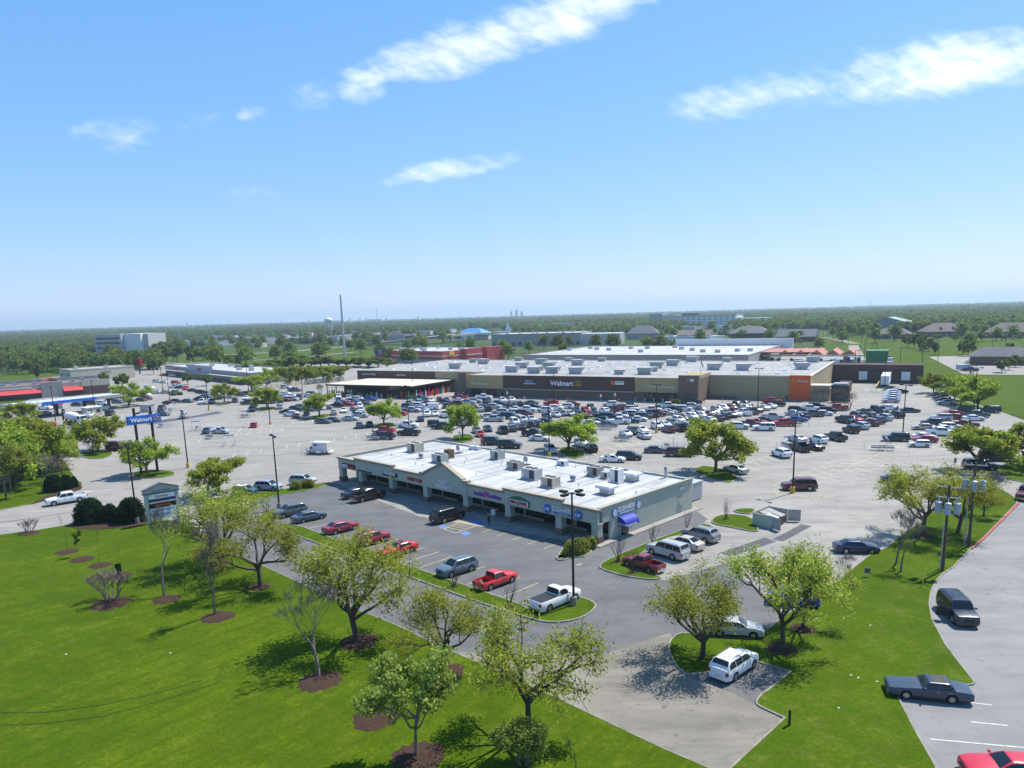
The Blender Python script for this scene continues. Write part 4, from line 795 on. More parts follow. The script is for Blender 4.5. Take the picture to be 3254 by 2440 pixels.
# restaurant with red awnings behind the fuel station
rs = thing('restaurant', 'long tan and red brick restaurant with red awnings behind the fuel canopy', 'restaurant', (-179, 319, 0), radians(40))
b = MB(); b.box(-46, 0, 0, 22, 0, 5.2); b.build('wall', WALL_CREAM, rs); b = MB(); b.box(-46, 0.05, -.08, 0, 0, 2.6); b.build('brick_base', BRICK_RED, rs); b = MB(); b.box(-45.5, -.5, .5, 21.5, 5.2, 5.3); b.build('roof', SHINGLE, rs)
b = MB(); b.box(-46.2, .2, -.15, .3, 5.0, 5.5); b.box(-46.2, .2, 21.7, 22.2, 5.0, 6.6); b.build('parapet', WALL_TAUPE, rs)
b = MB(); b.box(-25, -17.5, -.8, 1.0, 0, 6.4); b.build('entrance_tower', WALL_TAUPE, rs); b = MB(); b.box(-10, .3, -.3, 1.0, 0, 6.1); b.build('end_block', BRICK_RED, rs); b = MB(); b.box(-10.1, .4, -.4, -.28, 3.6, 6.2); b.build('end_panel', WALL_CREAM, rs)
for x0, x1 in ((-46, -25.2), (-17.3, -10.2)):
    b = MB(); b.hexa([(x0, -2.2, 2.3), (x1, -2.2, 2.3), (x1, 0, 2.3), (x0, 0, 2.3), (x0, -2.0, 2.5), (x1, -2.0, 2.5), (x1, -.1, 4.0), (x0, -.1, 4.0)]); b.build('awning', AWNR, rs)
    b = MB(); b.box(x0, x1, -.3, -.09, .6, 2.2); b.build('window', SHOPGL, rs)
b = MB(); b.box(-46, -28, -.3, -.1, 4.2, 4.9); b.build('sign_band', WALL_WHITE, rs)
b = MB(); b.add([(-24, 8, 5.3), (-16, 8, 5.3), (-16, 16, 5.3), (-24, 16, 5.3), (-20, 8, 7.6), (-20, 16, 7.6)], [(0, 1, 4), (2, 3, 5), (0, 4, 5, 3), (1, 2, 5, 4)]); b.build('red_gable', METAL_RD, rs)
for i in range(8): b = MB(); b.cbox(-42 + i * 5 + RND.uniform(-1, 1), RND.uniform(4, 16), 5.3, 1.6, 1.4, 1.1); b.build('roof_unit', GALV, rs)
# fuel station canopy
fu = thing('fuel_canopy', 'blue fascia fuel station canopy over pump islands', 'canopy', (-138.3, 254.2, 0), radians(57))
b = MB(); b.box(-34, 0, -.0, 9, 4.2, 5.0); b.build('canopy_slab', METAL_G, fu); b = MB(); b.box(-26, -9, -.12, 0, 4.15, 5.1); b.build('blue_fascia', BLUESIGN, fu); b = MB(); b.box(-9, .1, -.1, 0, 4.15, 5.1); b.build('grey_fascia', WALL_TAUPE, fu); b = MB(); b.box(-34, -26, -.1, 0, 4.15, 5.1); b.build('grey_fascia', WALL_WHITE, fu)
for i in range(17): b = MB(); x = -33 + i * 2; b.box(x - .8, x + .8, 1, 8, 5.0, 5.12); b.build('roof_panel', LTBLUE, fu)
for x in (-30, -20, -11, -3): b = MB(); b.box(x - .35, x + .35, 3.8, 4.6, 0, 4.2); b.build('column', BRONZE, fu)
for i, x in enumerate((-26, -19, -12, -5)):
    c = Matrix.Rotation(radians(57), 4, 'Z') @ Vector((x, 2.2, 0)); t = thing('fuel_pump', 'tall dark fuel pump under the blue canopy, %s from the left' % ORD[i + 1], 'fuel pump', (-138.3 + c.x, 254.2 + c.y, 0), radians(57), 'fuel pumps')
    b = MB(); b.cbox(0, 0, 0, 1.6, 1.0, .18); b.build('plinth', KERB, t); b = MB(); b.cbox(0, 0, .18, .8, .5, 1.9); b.build('cabinet', BRONZE, t); b = MB(); b.cbox(0, -.26, 1.1, .5, .04, .5); b.build('screen', WALL_WHITE, t)
c = Matrix.Rotation(radians(57), 4, 'Z') @ Vector((-15.5, -9, 0)); ki = thing('fuel_kiosk', 'small cream cashier kiosk beside the fuel pumps', 'kiosk', (-138.3 + c.x, 254.2 + c.y, 0), radians(57))
b = MB(); b.cbox(0, 0, 0, 5, 3, 2.7); b.build('wall', WALL_CREAM, ki); b = MB(); b.cbox(0, 0, 2.7, 5.4, 3.4, .25); b.build('roof', WALL_WHITE, ki)
for x in (-1.3, 1.3): b = MB(); b.box(x - .6, x + .6, -1.55, -1.49, 1.1, 2.1); b.build('window', WINDOW_B, ki)
g = G(470 - 1, 1308); bx = thing('utility_shed', 'small grey windowless shed standing alone on the open lot', 'shed', (g.x, g.y, 0), radians(-20)); b = MB(); b.cbox(0, 0, 0, 3.6, 2.6, 2.3); b.build('wall', WALL_GREY, bx); b = MB(); b.cbox(0, 0, 2.3, 3.9, 2.9, .18); b.build('roof', GALV, bx)
# hospital and the far right buildings
ho = thing('hospital', 'wide pale hospital with a grid of windows on the horizon', 'hospital', (366, 1265, 0), radians(-35))
b = MB(); b.box(-110, 0, 0, 40, 0, 19); b.build('wall', WALL_WHITE, ho); b = MB(); b.box(-110.5, .5, -.5, 40.5, 19, 19.8); b.box(-100, -70, 8, 24, 19.8, 23); b.build('roof', SHINGLE_G, ho)
for i in range(11):
    for j in range(4): x = -105 + i * 10; b = MB(); b.box(x - 3.4, x + 3.4, -.3, .05, 2.6 + j * 4.3, 4.9 + j * 4.3); b.build('window', WALL_TAUPE, ho)
b = MB(); b.box(-140, -112, 10, 40, 0, 21); b.build('stair_tower', WALL_CREAM, ho); b = MB(); b.box(-165, -141, 14, 40, 0, 24); b.build('tower', WALL_TAUPE, ho); b = MB(); b.box(2, 60, 6, 30, 0, 13); b.build('low_wing', WALL_WHITE, ho)
def hip(name, label, p, yaw, L, D, H, RH, wall, roof, cat='house', gable=False, over=.8):
    t = thing(name, label, cat, (p[0], p[1], 0), yaw); b = MB(); b.box(-L, 0, 0, D, 0, H); b.build('wall', wall, t)
    o = over; i = 0 if gable else min(D / 2, L * .3)
    b = MB(); b.add([(-L - o, -o, H), (o, -o, H), (o, D + o, H), (-L - o, D + o, H), (-L - o + i, D / 2, H + RH), (o - i, D / 2, H + RH), (-L - o, -o, H - .25), (o, -o, H - .25), (o, D + o, H - .25), (-L - o, D + o, H - .25)], [(0, 1, 5, 4), (1, 2, 5), (2, 3, 4, 5), (3, 0, 4), (6, 7, 1, 0), (7, 8, 2, 1), (8, 9, 3, 2), (9, 6, 0, 3), (9, 8, 7, 6)]); b.build('roof', roof, t)
    n = max(2, int(L / 6))
    for k in range(n): x = -L * (k + .5) / n; b = MB(); b.box(x - .8, x + .8, -.05, .03, .9, 2.3); b.build('window', WINDOW_B, t)
    b = MB(); b.box(-L * .5 - .6, -L * .5 + .6, -.06, .04, 0, 2.2); b.build('door', WALL_WHITE, t); return t
hip('brick_office', 'brown brick building with hip roof nearest the green field', (318, 606), radians(-33), 26, 16, 4.2, 5.0, BRICK_RED, SHINGLE)
mh = thing('metal_hall', 'big grey green metal hall with wide low gable behind the brick house', 'hall', (400, 742, 0), radians(-34)); TEAL = flat('wall_teal', (.17, .235, .24), .6); b = MB(); b.add([(-60, 0, 0), (0, 0, 0), (0, 0, 6.5), (-30, 0, 15), (-60, 0, 6.5), (-60, 46, 0), (0, 46, 0), (0, 46, 6.5), (-30, 46, 15), (-60, 46, 6.5)], [(0, 1, 2, 3, 4), (9, 8, 7, 6, 5), (1, 6, 7, 2), (0, 4, 9, 5)]); b.build('wall', TEAL, mh)
b = MB(); b.hexa([(-61, -.6, 6.4), (-30, -.6, 15.2), (-30, 46.6, 15.2), (-61, 46.6, 6.4), (-61, -.6, 6.7), (-30, -.6, 15.5), (-30, 46.6, 15.5), (-61, 46.6, 6.7)]); b.hexa([(-30, -.6, 15.2), (1, -.6, 6.4), (1, 46.6, 6.4), (-30, 46.6, 15.2), (-30, -.6, 15.5), (1, -.6, 6.7), (1, 46.6, 6.7), (-30, 46.6, 15.5)]); b.build('roof', flat('metal_roof_teal', (.22, .27, .28), .5), mh)
for x in (-46, -14): b = MB(); b.box(x - 2, x + 2, -.1, .02, 0, 4); b.build('door', WALL_GREY, mh)
ch_ = hip('brick_office', 'brown brick building with steep hip roof and dormers past the shrubs', (376, 624), radians(-8), 32, 20, 4.5, 7.0, BRICK_RED, SHINGLE)
for x in (-20, -10): b = MB(); b.add([(x - 1.6, 2, 6), (x + 1.6, 2, 6), (x + 1.6, 7, 6), (x - 1.6, 7, 6), (x, 2, 8.6), (x, 8, 8.6)], [(0, 1, 4), (0, 4, 5, 3), (1, 2, 5, 4)]); b.build('dormer', SHINGLE, ch_)
hip('brick_office', 'wide brown brick building with hip roof at the right picture edge', (398, 566), radians(-30), 36, 22, 4.5, 7.0, BRICK_RED, SHINGLE)
hip('brick_chapel', 'grey hip roof brick building beyond the orange canopies', (213, 640), radians(-30), 34, 24, 7, 6, BRICK_RED, SHINGLE_G, 'church')
hip('brick_hall', 'low brick building with wide grey gable beside the chapel', (242, 610), radians(-30), 30, 20, 4, 6, BRICK_RED, SHINGLE_G, 'hall', True)
hip('blue_roof_station', 'bright blue roofed station beyond the red store', (-48, 905), radians(-30), 36, 24, 8, 6, WALL_WHITE, METAL_BL, 'station')
hip('gabled_barn', 'dark brown steep roofed building right of the grey warehouse', (140, 760), radians(-20), 32, 20, 6, 8, WALL_TAUPE, SHINGLE_G, 'building')
hip('brick_gable_house', 'tan brick building with a pointed front gable behind the store', (163, 640), radians(-25), 28, 18, 7, 4, WALL_CREAM, SHINGLE, 'building', True)
hip('school_hall', 'dark low roof among trees at the far right field', (225, 322), radians(-28), 24, 12, 4, 4, BRICK_RED, SHINGLE_G, 'building')
# scattered roofs of the town
TOWN = [(640, 1096, 44, 18, 6, 0, 'cream flat roofed diner left of the tall mast'), (740, 1092, 60, 24, 6, 1, 'long dark roofed shop left of the tall mast'), (820, 1085, 30, 18, 5, 2, 'small orange walled shop among the town roofs'), (905, 1092, 70, 24, 7, 3, 'long grey shop row right behind the mast foot'), (1010, 1090, 52, 22, 7, 3, 'bluish grey shop beside the mast foot'), (1075, 1078, 40, 30, 10, 4, 'dark brick hotel below the water tower'), (1130, 1082, 46, 20, 5, 0, 'white roofed motel right of the mast'), (1190, 1078, 40, 18, 5, 3, 'grey shop right of the motel'), (960, 1075, 34, 20, 9, 2, 'reddish block left of the dark hotel'),
        (1250, 1052, 60, 20, 6, 0, 'pale building beside the overpass'), (2160, 1095, 50, 26, 6, 0, 'pale roofed building left of the straight street'), (2150, 1060, 44, 20, 8, 2, 'tan roofed building below the hospital'), (2330, 1050, 40, 22, 7, 0, 'white roofed house right of the straight street'), (2400, 1062, 70, 20, 5, 3, 'long pale roof behind the chapel'), (2480, 1048, 40, 18, 5, 0, 'small white roof behind the chapel'), (2560, 1040, 40, 18, 5, 3, 'grey roof near the far field'), (2640, 1050, 70, 24, 5, 4, 'long brown roof left of the metal hall'), (2720, 1042, 60, 24, 5, 4, 'second long brown roof left of the metal hall'), (1960, 1060, 50, 22, 7, 3, 'grey building in front of the hospital trees'), (1740, 1052, 90, 30, 12, 3, 'long grey block far behind the warehouse'), (1850, 1046, 60, 26, 10, 3, 'second grey block far behind the warehouse'), (20, 1112, 40, 22, 6, 0, 'white building among trees at the left edge'), (560, 1075, 40, 18, 5, 0, 'white roof among the far left trees'), (480, 1068, 34, 18, 5, 0, 'small pale roof among the far left trees'), (3050, 1008, 46, 20, 7, 3, 'pale long roof among the far right woods'), (2690, 1012, 46, 20, 7, 3, 'pale green roof among the far right woods'), (1400, 1058, 36, 18, 6, 0, 'pale house beside the blue roof'), (1610, 1066, 60, 20, 5, 0, 'white roofed lot office left of the warehouse'), (700, 1082, 40, 18, 5, 3, 'grey roof above the left road'), (790, 1105, 24, 14, 5, 2, 'tan hut with dark door by the left road')]
for i, (x, y, L, D, H, c, lb) in enumerate(TOWN):
    g = G(x, y); block('town_building', lb, 'building', (g.x + L / 2, g.y), radians(RND.choice((-35, -20, -45, 10))), L, D, H, [WALL_WHITE, WALL_TAUPE, WALL_CREAM, WALL_GREY, BRICK_RED][c], [ROOF_WHITE, SHINGLE_G, ROOF_WHITE, ROOF_GREY, SHINGLE][c], .3, (max(3, L // 7), .8, 2.8, 3.0), 3)

for i in range(24):
    x = 620 + i * 31 + RND.uniform(-8, 8); y = 1104 - .022 * (x - 620) - RND.uniform(2, 26); c = RND.randrange(5); g = G(x, y); L = RND.uniform(26, 60)
    block('town_building', 'low town building beside the highway, %s counted from the left' % ORD[i + 1], 'building', (g.x + L / 2, g.y), radians(RND.choice((-35, -20, -45))), L, RND.uniform(16, 30), RND.uniform(5, 9), [WALL_WHITE, WALL_TAUPE, WALL_CREAM, WALL_GREY, BRICK_RED][c], [ROOF_WHITE, SHINGLE_G, ROOF_GREY, ROOF_WHITE, SHINGLE][c], .3, (max(3, int(L // 6)), .8, 2.8, 3.0), 2, 'town buildings beside the highway')
# ---------------------------------------------------------------- vehicles (local x = forward, origin on the ground under the middle)
CAR = {  # L, W, H, wheelbase, wheel radius, nose z, cowl z, belt z, deck z, (windscreen foot, roof front, roof rear, rear foot) from the middle, roof half-width share, side windows
 'sedan': dict(L=4.85, W=1.84, H=1.46, wb=2.80, r=.335, nose=.72, cowl=.98, deck=1.04, g=(1.12, .22, -.92, -1.82), rw=.66, nw=2),
 'coupe': dict(L=4.80, W=1.90, H=1.38, wb=2.82, r=.35, nose=.74, cowl=.95, deck=1.02, g=(.75, -.10, -1.00, -1.80), rw=.64, nw=1),
 'hatch': dict(L=3.95, W=1.72, H=1.45, wb=2.48, r=.31, nose=.74, cowl=.96, deck=.96, g=(1.02, .40, -1.60, -1.92), rw=.74, nw=2),
 'suv': dict(L=4.70, W=1.90, H=1.74, wb=2.76, r=.38, nose=.96, cowl=1.15, deck=1.14, g=(1.20, .38, -1.72, -2.27), rw=.72, nw=3),
 'large_suv': dict(L=5.20, W=2.03, H=1.90, wb=2.98, r=.40, nose=1.02, cowl=1.20, deck=1.14, g=(1.25, .62, -2.25, -2.52), rw=.78, nw=3),
 'minivan': dict(L=5.05, W=1.95, H=1.74, wb=3.02, r=.34, nose=.80, cowl=1.02, deck=1.0, g=(1.55, .62, -2.15, -2.46), rw=.76, nw=3),
 'cargo_van': dict(L=5.70, W=2.05, H=2.15, wb=3.50, r=.37, nose=1.0, cowl=1.2, deck=1.2, g=(2.0, 1.25, -2.78, -2.84), rw=.86, nw=1),
 'jeep': dict(L=4.30, W=1.86, H=1.84, wb=2.60, r=.41, nose=1.02, cowl=1.12, deck=1.10, g=(.62, .42, -2.02, -2.10), rw=.84, nw=3),
 'pickup': dict(L=5.75, W=2.00, H=1.90, wb=3.60, r=.41, nose=1.04, cowl=1.20, deck=1.25, g=(1.25, .62, -.92, -1.05), rw=.78, nw=2, bed=1),
 'old_pickup': dict(L=5.0, W=1.78, H=1.66, wb=3.05, r=.36, nose=.86, cowl=1.04, deck=1.05, g=(.92, .32, -.62, -.72), rw=.76, nw=2, bed=1),
 'old_sedan': dict(L=5.50, W=1.95, H=1.42, wb=2.95, r=.34, nose=.82, cowl=.95, deck=.96, g=(.60, .05, -1.25, -1.62), rw=.74, nw=2, square=1),
}
def smoothstep(a, b, x):
    t = max(0, min(1, (x - a) / (b - a))); return t * t * (3 - 2 * t)
CARMESH = {}
def car_meshes(kindn, regular=False):
    key = (kindn, regular)
    if key in CARMESH: return CARMESH[key]
    c = CAR[kindn]; L, W, H, wb, r = c['L'], c['W'], c['H'], c['wb'], c['r']; xa, xb, xc, xd = c['g']; hw = W / 2; sq = c.get('square', 0); bed = c.get('bed')
    if regular: xc, xd = xc + .75, xd + .75
    sill, R = r * .72, r + .075
    xf, xr = wb / 2 + L * .02, -wb / 2 + L * .02
    xs = {-L / 2, -L / 2 + .05, -L / 2 + .16, -L / 2 + .42, L / 2, L / 2 - .05, L / 2 - .14, L / 2 - .36, L / 2 - .7, xa, (xa + L / 2) / 2, xd, (xa + xd) / 2}
    for wx in (xf, xr):
        for k in range(0, 9): xs.add(wx + R * cos(pi * k / 8))
        xs.add(wx + R + .03); xs.add(wx - R - .03)
    if bed: xs |= {xd - .06, xd - .10, -L / 2 + .10, -L / 2 + .14}
    xs = sorted(x for x in xs if -L / 2 <= x <= L / 2)
    xs = [x for i, x in enumerate(xs) if i == 0 or x - xs[i - 1] > .012]
    belt = lambda x: c['cowl'] + (c['deck'] - c['cowl']) * smoothstep(xa, xd, x)
    def top(x):
        if x > xa:
            t = (x - xa) / (L / 2 - xa); return c['cowl'] - (c['cowl'] - c['nose']) * (t ** (1.2 if sq else 2.0))
        if x < xd and not bed:
            t = (xd - x) / max(.05, xd + L / 2); return c['deck'] - .10 * t ** 2
        return belt(x)
    rows = []
    for x in xs:
        e = abs(x) / (L / 2)
        w_ = hw * (1 - (.05 if sq else .13) * max(0, (e - .72) / .28) ** 2)
        tp = top(x); tuck = max(0, (e - .9) / .1)
        zb = sill + .12 * tuck; arch = 0
        for wx in (xf, xr):
            if abs(x - wx) < R: arch = max(arch, r + sqrt(max(0, R * R - (x - wx) ** 2)))
        lo = max(zb, arch); zs = max(lo + .01, zb + .16); zm = max(zs + .01, tp * .62); zsh = max(zm + .02, tp - .10)
        if e > .985: zm, zsh, tp = zm - .0, tp - .14, tp - .06
        fl = .16 if sq else .0
        inb = bed and (-L / 2 + .12 < x < xd - .08)
        zin = tp - .48 if inb else tp + (.02 if e < .95 else 0)
        inner = .86 if inb else .80
        rows.append([(0, zb), (w_ * .84, lo), (w_ * .97, lo + .004), (w_ * 1.0, zs), (w_ * 1.0, zm), (w_ * .975, zsh), (w_ * .90, tp), (w_ * inner, zin if inb else tp + .012), (0, zin if inb else zin + .02)])
    b = MB(); K = len(rows[0]); n = len(xs)
    for side in (1, -1):
        o = len(b.v)
        for x, row in zip(xs, rows): b.v += [(x, side * y, z) for y, z in row]
        for i in range(n - 1):
            for j in range(K - 1):
                q = [o + i * K + j, o + (i + 1) * K + j, o + (i + 1) * K + j + 1, o + i * K + j + 1]
                b.f.append(q if side < 0 else q[::-1]); b.m.append(1 if j == 0 else 0)
        for i, rev in ((0, side > 0), (n - 1, side < 0)):
            q = [o + i * K + j for j in range(K)]; b.f.append(q[::-1] if rev else q); b.m.append(0)
    # cabin: sections along x, leaning inwards, rounded into the roof
    wbelt, wroof = hw * .95, hw * c['rw']; van = kindn == 'cargo_van'
    def sect(x):
        zb = belt(x) - .03; Hc = H - zb
        if x > xb: h = Hc * (1 - ((x - xb) / (xa - xb)) ** 1.35)
        elif x < xc: h = Hc * (1 - ((xc - x) / (xc - xd)) ** 1.4)
        else: h = Hc * (1 - .018 * ((x - (xb + xc) / 2) / ((xb - xc) / 2)) ** 2)
        h = max(.012, h); wb_ = wbelt * (1 - .05 * smoothstep(xb, xa, x) - .05 * smoothstep(xc, xd, x))
        w_ = lambda z: wb_ + (wroof - wb_) * (z / Hc) ** 1.25
        side = lambda k: (w_(h * k), zb + h * k)
        e = w_(h)
        return side, [side(0), side(.3), side(.62), side(.88), (e * .955, zb + h * .955), (e * .86, zb + h * .985), (e * .5, zb + h), (0, zb + h + .012 * min(1, h))]
    cx_ = sorted({xd + (xc - xd) * k / 5 for k in range(6)} | {xc + (xb - xc) * k / 5 for k in range(6)} | {xb + (xa - xb) * k / 6 for k in range(7)})
    for side in (1, -1):
        o = len(b.v); Kc = 8
        for x in cx_: b.v += [(x, side * y, z) for y, z in sect(x)[1]]
        for i in range(len(cx_) - 1):
            for j in range(Kc - 1):
                q = [o + i * Kc + j, o + (i + 1) * Kc + j, o + (i + 1) * Kc + j + 1, o + i * Kc + j + 1]; b.f.append(q if side < 0 else q[::-1]); b.m.append(0)
        for i, rev in ((0, side > 0), (len(cx_) - 1, side < 0)):
            q = [o + i * Kc + j for j in range(Kc)]; b.f.append(q[::-1] if rev else q); b.m.append(0)
    body = b.mesh(kindn + '_body', [PAINT, TRIM], 42)
    off = .009
    def top_patch(x0, x1, n=5):
        m_ = MB(); rows_ = []
        for i in range(n + 1):
            x = x0 + (x1 - x0) * i / n; pts = sect(x)[1][5:]
            rows_.append([(x, -y, z) for y, z in pts] + [(x, y, z) for y, z in pts[-2::-1]])
        dz = Vector((x1 - x0, 0, rows_[-1][2][2] - rows_[0][2][2])); nn = Vector((-dz.z, 0, dz.x)).normalized() * off
        if nn.z < 0: nn = -nn
        k = len(rows_[0]); m_.add([Vector(p) + nn for r_ in rows_ for p in r_], [(i * k + j, (i + 1) * k + j, (i + 1) * k + j + 1, i * k + j + 1) for i in range(n) for j in range(k - 1)]); return m_
    def side_patch(x0, x1, sg, n=5, k0=.12, k1=.84):
        m_ = MB(); pts = []
        for i in range(n + 1):
            x = x0 + (x1 - x0) * i / n; sd = sect(x)[0]
            for k in range(4): y, z = sd(k0 + (k1 - k0) * k / 3); pts.append((x, sg * (y + off), z))
        m_.add(pts, [((i * 4 + j, (i + 1) * 4 + j, (i + 1) * 4 + j + 1, i * 4 + j + 1) if sg < 0 else (i * 4 + j + 1, (i + 1) * 4 + j + 1, (i + 1) * 4 + j, i * 4 + j)) for i in range(n) for j in range(3)]); return m_
    wins = [('windscreen', top_patch(xb + (xa - xb) * .10, xa - (xa - xb) * .09)), ('rear_window', top_patch(xc - (xc - xd) * .12, xc - (xc - xd) * (.86 if H < 1.6 or bed else .66)))]
    nw = 1 if regular else c['nw']; xw0, xw1 = xa - (xa - xb) * .42, xd + (xc - xd) * .52
    u = {1: [0, 1], 2: [0, .50, 1], 3: [0, .37, .70, 1]}[nw]
    if van: u = [0, .2]
    for k in range(len(u) - 1):
        for sg in (1, -1): wins.append(('side_window', side_patch(xw0 + (xw1 - xw0) * u[k] - (.03 if k else 0), xw0 + (xw1 - xw0) * u[k + 1] + (.03 if k < len(u) - 2 else 0), sg)))
    allw = MB(); sep = []
    for nm, m1 in wins:
        allw.add(m1.v, m1.f); sep.append((nm, m1.mesh(kindn + '_' + nm, GLASS, 60)))
    # wheels
    wm_ = MB(); tw = .105
    wm_.tube([(0, -tw, 0), (0, -tw * .9, 0), (0, tw * .9, 0), (0, tw, 0)], [r * .93, r, r, r * .93], 18, 0); tyre = wm_.mesh('tyre', TYRE, 40)
    rm = MB(); rm.tube([(0, -tw - .012, 0), (0, tw + .012, 0)], r * .62, 12, 0)
    for s in (-1, 1):
        for k in range(5):
            a = 2 * pi * k / 5; y = s * (tw + .018); d1, d2 = a + .28, a + 2 * pi / 5 - .28
            rm.add([(r * .2 * cos(a + .6), y, r * .2 * sin(a + .6)), (r * .55 * cos(d1), y, r * .55 * sin(d1)), (r * .55 * cos(d2), y, r * .55 * sin(d2))], [(0, 1, 2), (2, 1, 0)], 1)
    rim = rm.mesh('rim', [RIM, TRIM], 40)
    one = MB(); one.v = list(wm_.v); one.f = [list(f) for f in wm_.f]; one.m = [0] * len(wm_.f); o = len(one.v); one.v += rm.v; one.f += [[i + o for i in f] for f in rm.f]; one.m += [1 if k == 0 else 2 for k in rm.m]
    wheel = one.mesh('wheel', [TYRE, RIM, TRIM], 40)
    tz = top(L / 2)
    CARMESH[key] = dict(body=body, windows=allw.mesh(kindn + '_windows', GLASS), panes=sep, tyre=tyre, rim=rim, wheel=wheel, xf=xf, xr=xr, r=r, hw=hw, L=L, H=H, nose=c['nose'], deck=top(-L / 2 + .02) if not bed else c['deck'], cowl=c['cowl'], xa=xa, xb=xb, xc=xc, xd=xd, wroof=wroof, wbelt=wbelt, zb=belt, bed=bed)
    return CARMESH[key]
CC = dict(w=(.72, .73, .73), s=(.42, .44, .46), g=(.085, .09, .10), k=(.006, .006, .007), n=(.009, .015, .036), b=(.015, .06, .32), r=(.42, .012, .015), m=(.13, .012, .018), t=(.42, .36, .27), e=(.03, .10, .10), d=(.045, .055, .075))
CN = dict(w='white', s='silver', g='grey', k='black', n='navy', b='blue', r='red', m='maroon', t='champagne', e='dark teal', d='slate blue')
PARTMESH = {}
def pm(key, fn, mats, smooth=None):
    if key not in PARTMESH:
        b = MB(); fn(b); PARTMESH[key] = b.mesh(key[0], mats, smooth)
    return PARTMESH[key]
def car(kindn, colour, x, y, yaw, label, group=None, near=False, regular=False, cat=None, roof=None, z=0.0):
    M = car_meshes(kindn, regular); col = (*colour, 1) if not isinstance(colour, str) else (*CC[colour], 1)
    names = {'suv': 'parked_suv', 'large_suv': 'parked_suv', 'pickup': 'pickup_truck', 'old_pickup': 'pickup_truck', 'cargo_van': 'cargo_van', 'minivan': 'minivan', 'jeep': 'off_road_car'}
    t = thing(names.get(kindn, 'parked_car'), label, cat or {'suv': 'suv', 'large_suv': 'suv', 'pickup': 'pickup', 'old_pickup': 'pickup', 'cargo_van': 'van', 'minivan': 'minivan'}.get(kindn, 'car'), (x, y, z), radians(yaw), group)
    o = link('body', M['body'], t); o.color = col
    def part(nm, me, loc=None, par=t):
        q = link(nm, me, par, loc); q.color = col; return q
    hw, L, r = M['hw'], M['L'], M['r']
    if not near:
        part('windows', M['windows'])
        for wx in (M['xf'], M['xr']):
            for s in (-1, 1): part('wheel', M['wheel'], (wx, s * (hw - .11), r))
        nz = M['nose']
        for s in (-1, 1):
            part('headlight', pm(('headlight', kindn), lambda b: b.box(L / 2 - .22, L / 2 + .012, -.17, .17, nz * .70, nz * .88), LAMPW), (0, s * hw * .66, 0))
            part('tail_light', pm(('tail_light', kindn), lambda b: b.box(-L / 2 - .012, -L / 2 + .14, -.11, .11, M['deck'] * .68, M['deck'] * .9), LAMPR), (0, s * hw * .76, 0))
        return t
    for nm, me in M['panes']: part(nm, me)
    for wx in (M['xf'], M['xr']):
        for s in (-1, 1):
            q = part('wheel', M['tyre'], (wx, s * (hw - .115), r)); part('rim', M['rim'], None, q)
    nz = M['nose']; dk = M['deck']
    for s in (-1, 1):
        part('headlight', pm(('headlight', kindn, 1), lambda b: b.hexa([(L / 2 - .30, -.17, nz * .70), (L / 2 + .01, -.19, nz * .70), (L / 2 - .10, .17, nz * .72), (L / 2 - .34, .17, nz * .72), (L / 2 - .34, -.16, nz * .89), (L / 2 - .04, -.17, nz * .87), (L / 2 - .16, .16, nz * .88), (L / 2 - .38, .16, nz * .89)]), LAMPW), (0, s * hw * .68, 0)).scale = (1, s, 1)
        part('tail_light', pm(('tail_light', kindn, 1), lambda b: b.box(-L / 2 - .015, -L / 2 + .18, -.10, .10, dk * .66, dk * .92), LAMPR), (0, s * hw * .80, 0))
        part('mirror', pm(('mirror', kindn), lambda b: b.hexa([(-.08, -.10, 0), (.06, -.10, .01), (.08, .10, .02), (-.06, .10, 0), (-.08, -.10, .16), (.04, -.10, .16), (.05, .10, .15), (-.06, .10, .15)]), PAINT), (M['xa'] - .18, s * (hw + .08), M['zb'](M['xa']) + .0))
        for k in ((.05,) if regular or M['bed'] and kindn == 'old_pickup' else (.42, .95)):
            xh = M['xa'] - .35 - k * (M['xa'] - M['xd']) * .72
            part('door_handle', pm(('door_handle',), lambda b: b.box(-.10, .10, -.025, .025, 0, .035), CHROME), (xh, s * (hw + .005), M['zb'](0) - .13))
        part('sill_trim', pm(('sill_trim', kindn), lambda b: b.box(M['xr'] + r + .15, M['xf'] - r - .15, -.03, .03, r * .72, r * .72 + .11), TRIM), (0, s * (hw - .015), 0))
    part('grille', pm(('grille', kindn), lambda b: b.box(L / 2 - .1, L / 2 + .008, -hw * .42, hw * .42, nz * .58, nz * .84), TRIM))
    part('front_bumper', pm(('front_bumper', kindn), lambda b: b.hexa([(L / 2 - .25, -hw * .93, r * .8), (L / 2 + .05, -hw * .75, r * .8), (L / 2 + .05, hw * .75, r * .8), (L / 2 - .25, hw * .93, r * .8), (L / 2 - .25, -hw * .95, nz * .56), (L / 2 + .04, -hw * .76, nz * .55), (L / 2 + .04, hw * .76, nz * .55), (L / 2 - .25, hw * .95, nz * .56)]), CHROME if M['bed'] or kindn == 'old_sedan' else PAINT))
    part('rear_bumper', pm(('rear_bumper', kindn), lambda b: b.hexa([(-L / 2 - .06, -hw * .78, r * .85), (-L / 2 + .2, -hw * .93, r * .85), (-L / 2 + .2, hw * .93, r * .85), (-L / 2 - .06, hw * .78, r * .85), (-L / 2 - .06, -hw * .78, dk * .52), (-L / 2 + .2, -hw * .95, dk * .53), (-L / 2 + .2, hw * .95, dk * .53), (-L / 2 - .06, hw * .78, dk * .52)]), CHROME if M['bed'] or kindn == 'old_sedan' else PAINT))
    part('number_plate', pm(('number_plate', kindn), lambda b: b.box(-L / 2 - .075, -L / 2 - .06, -.16, .16, dk * .46, dk * .46 + .16), PLATE))
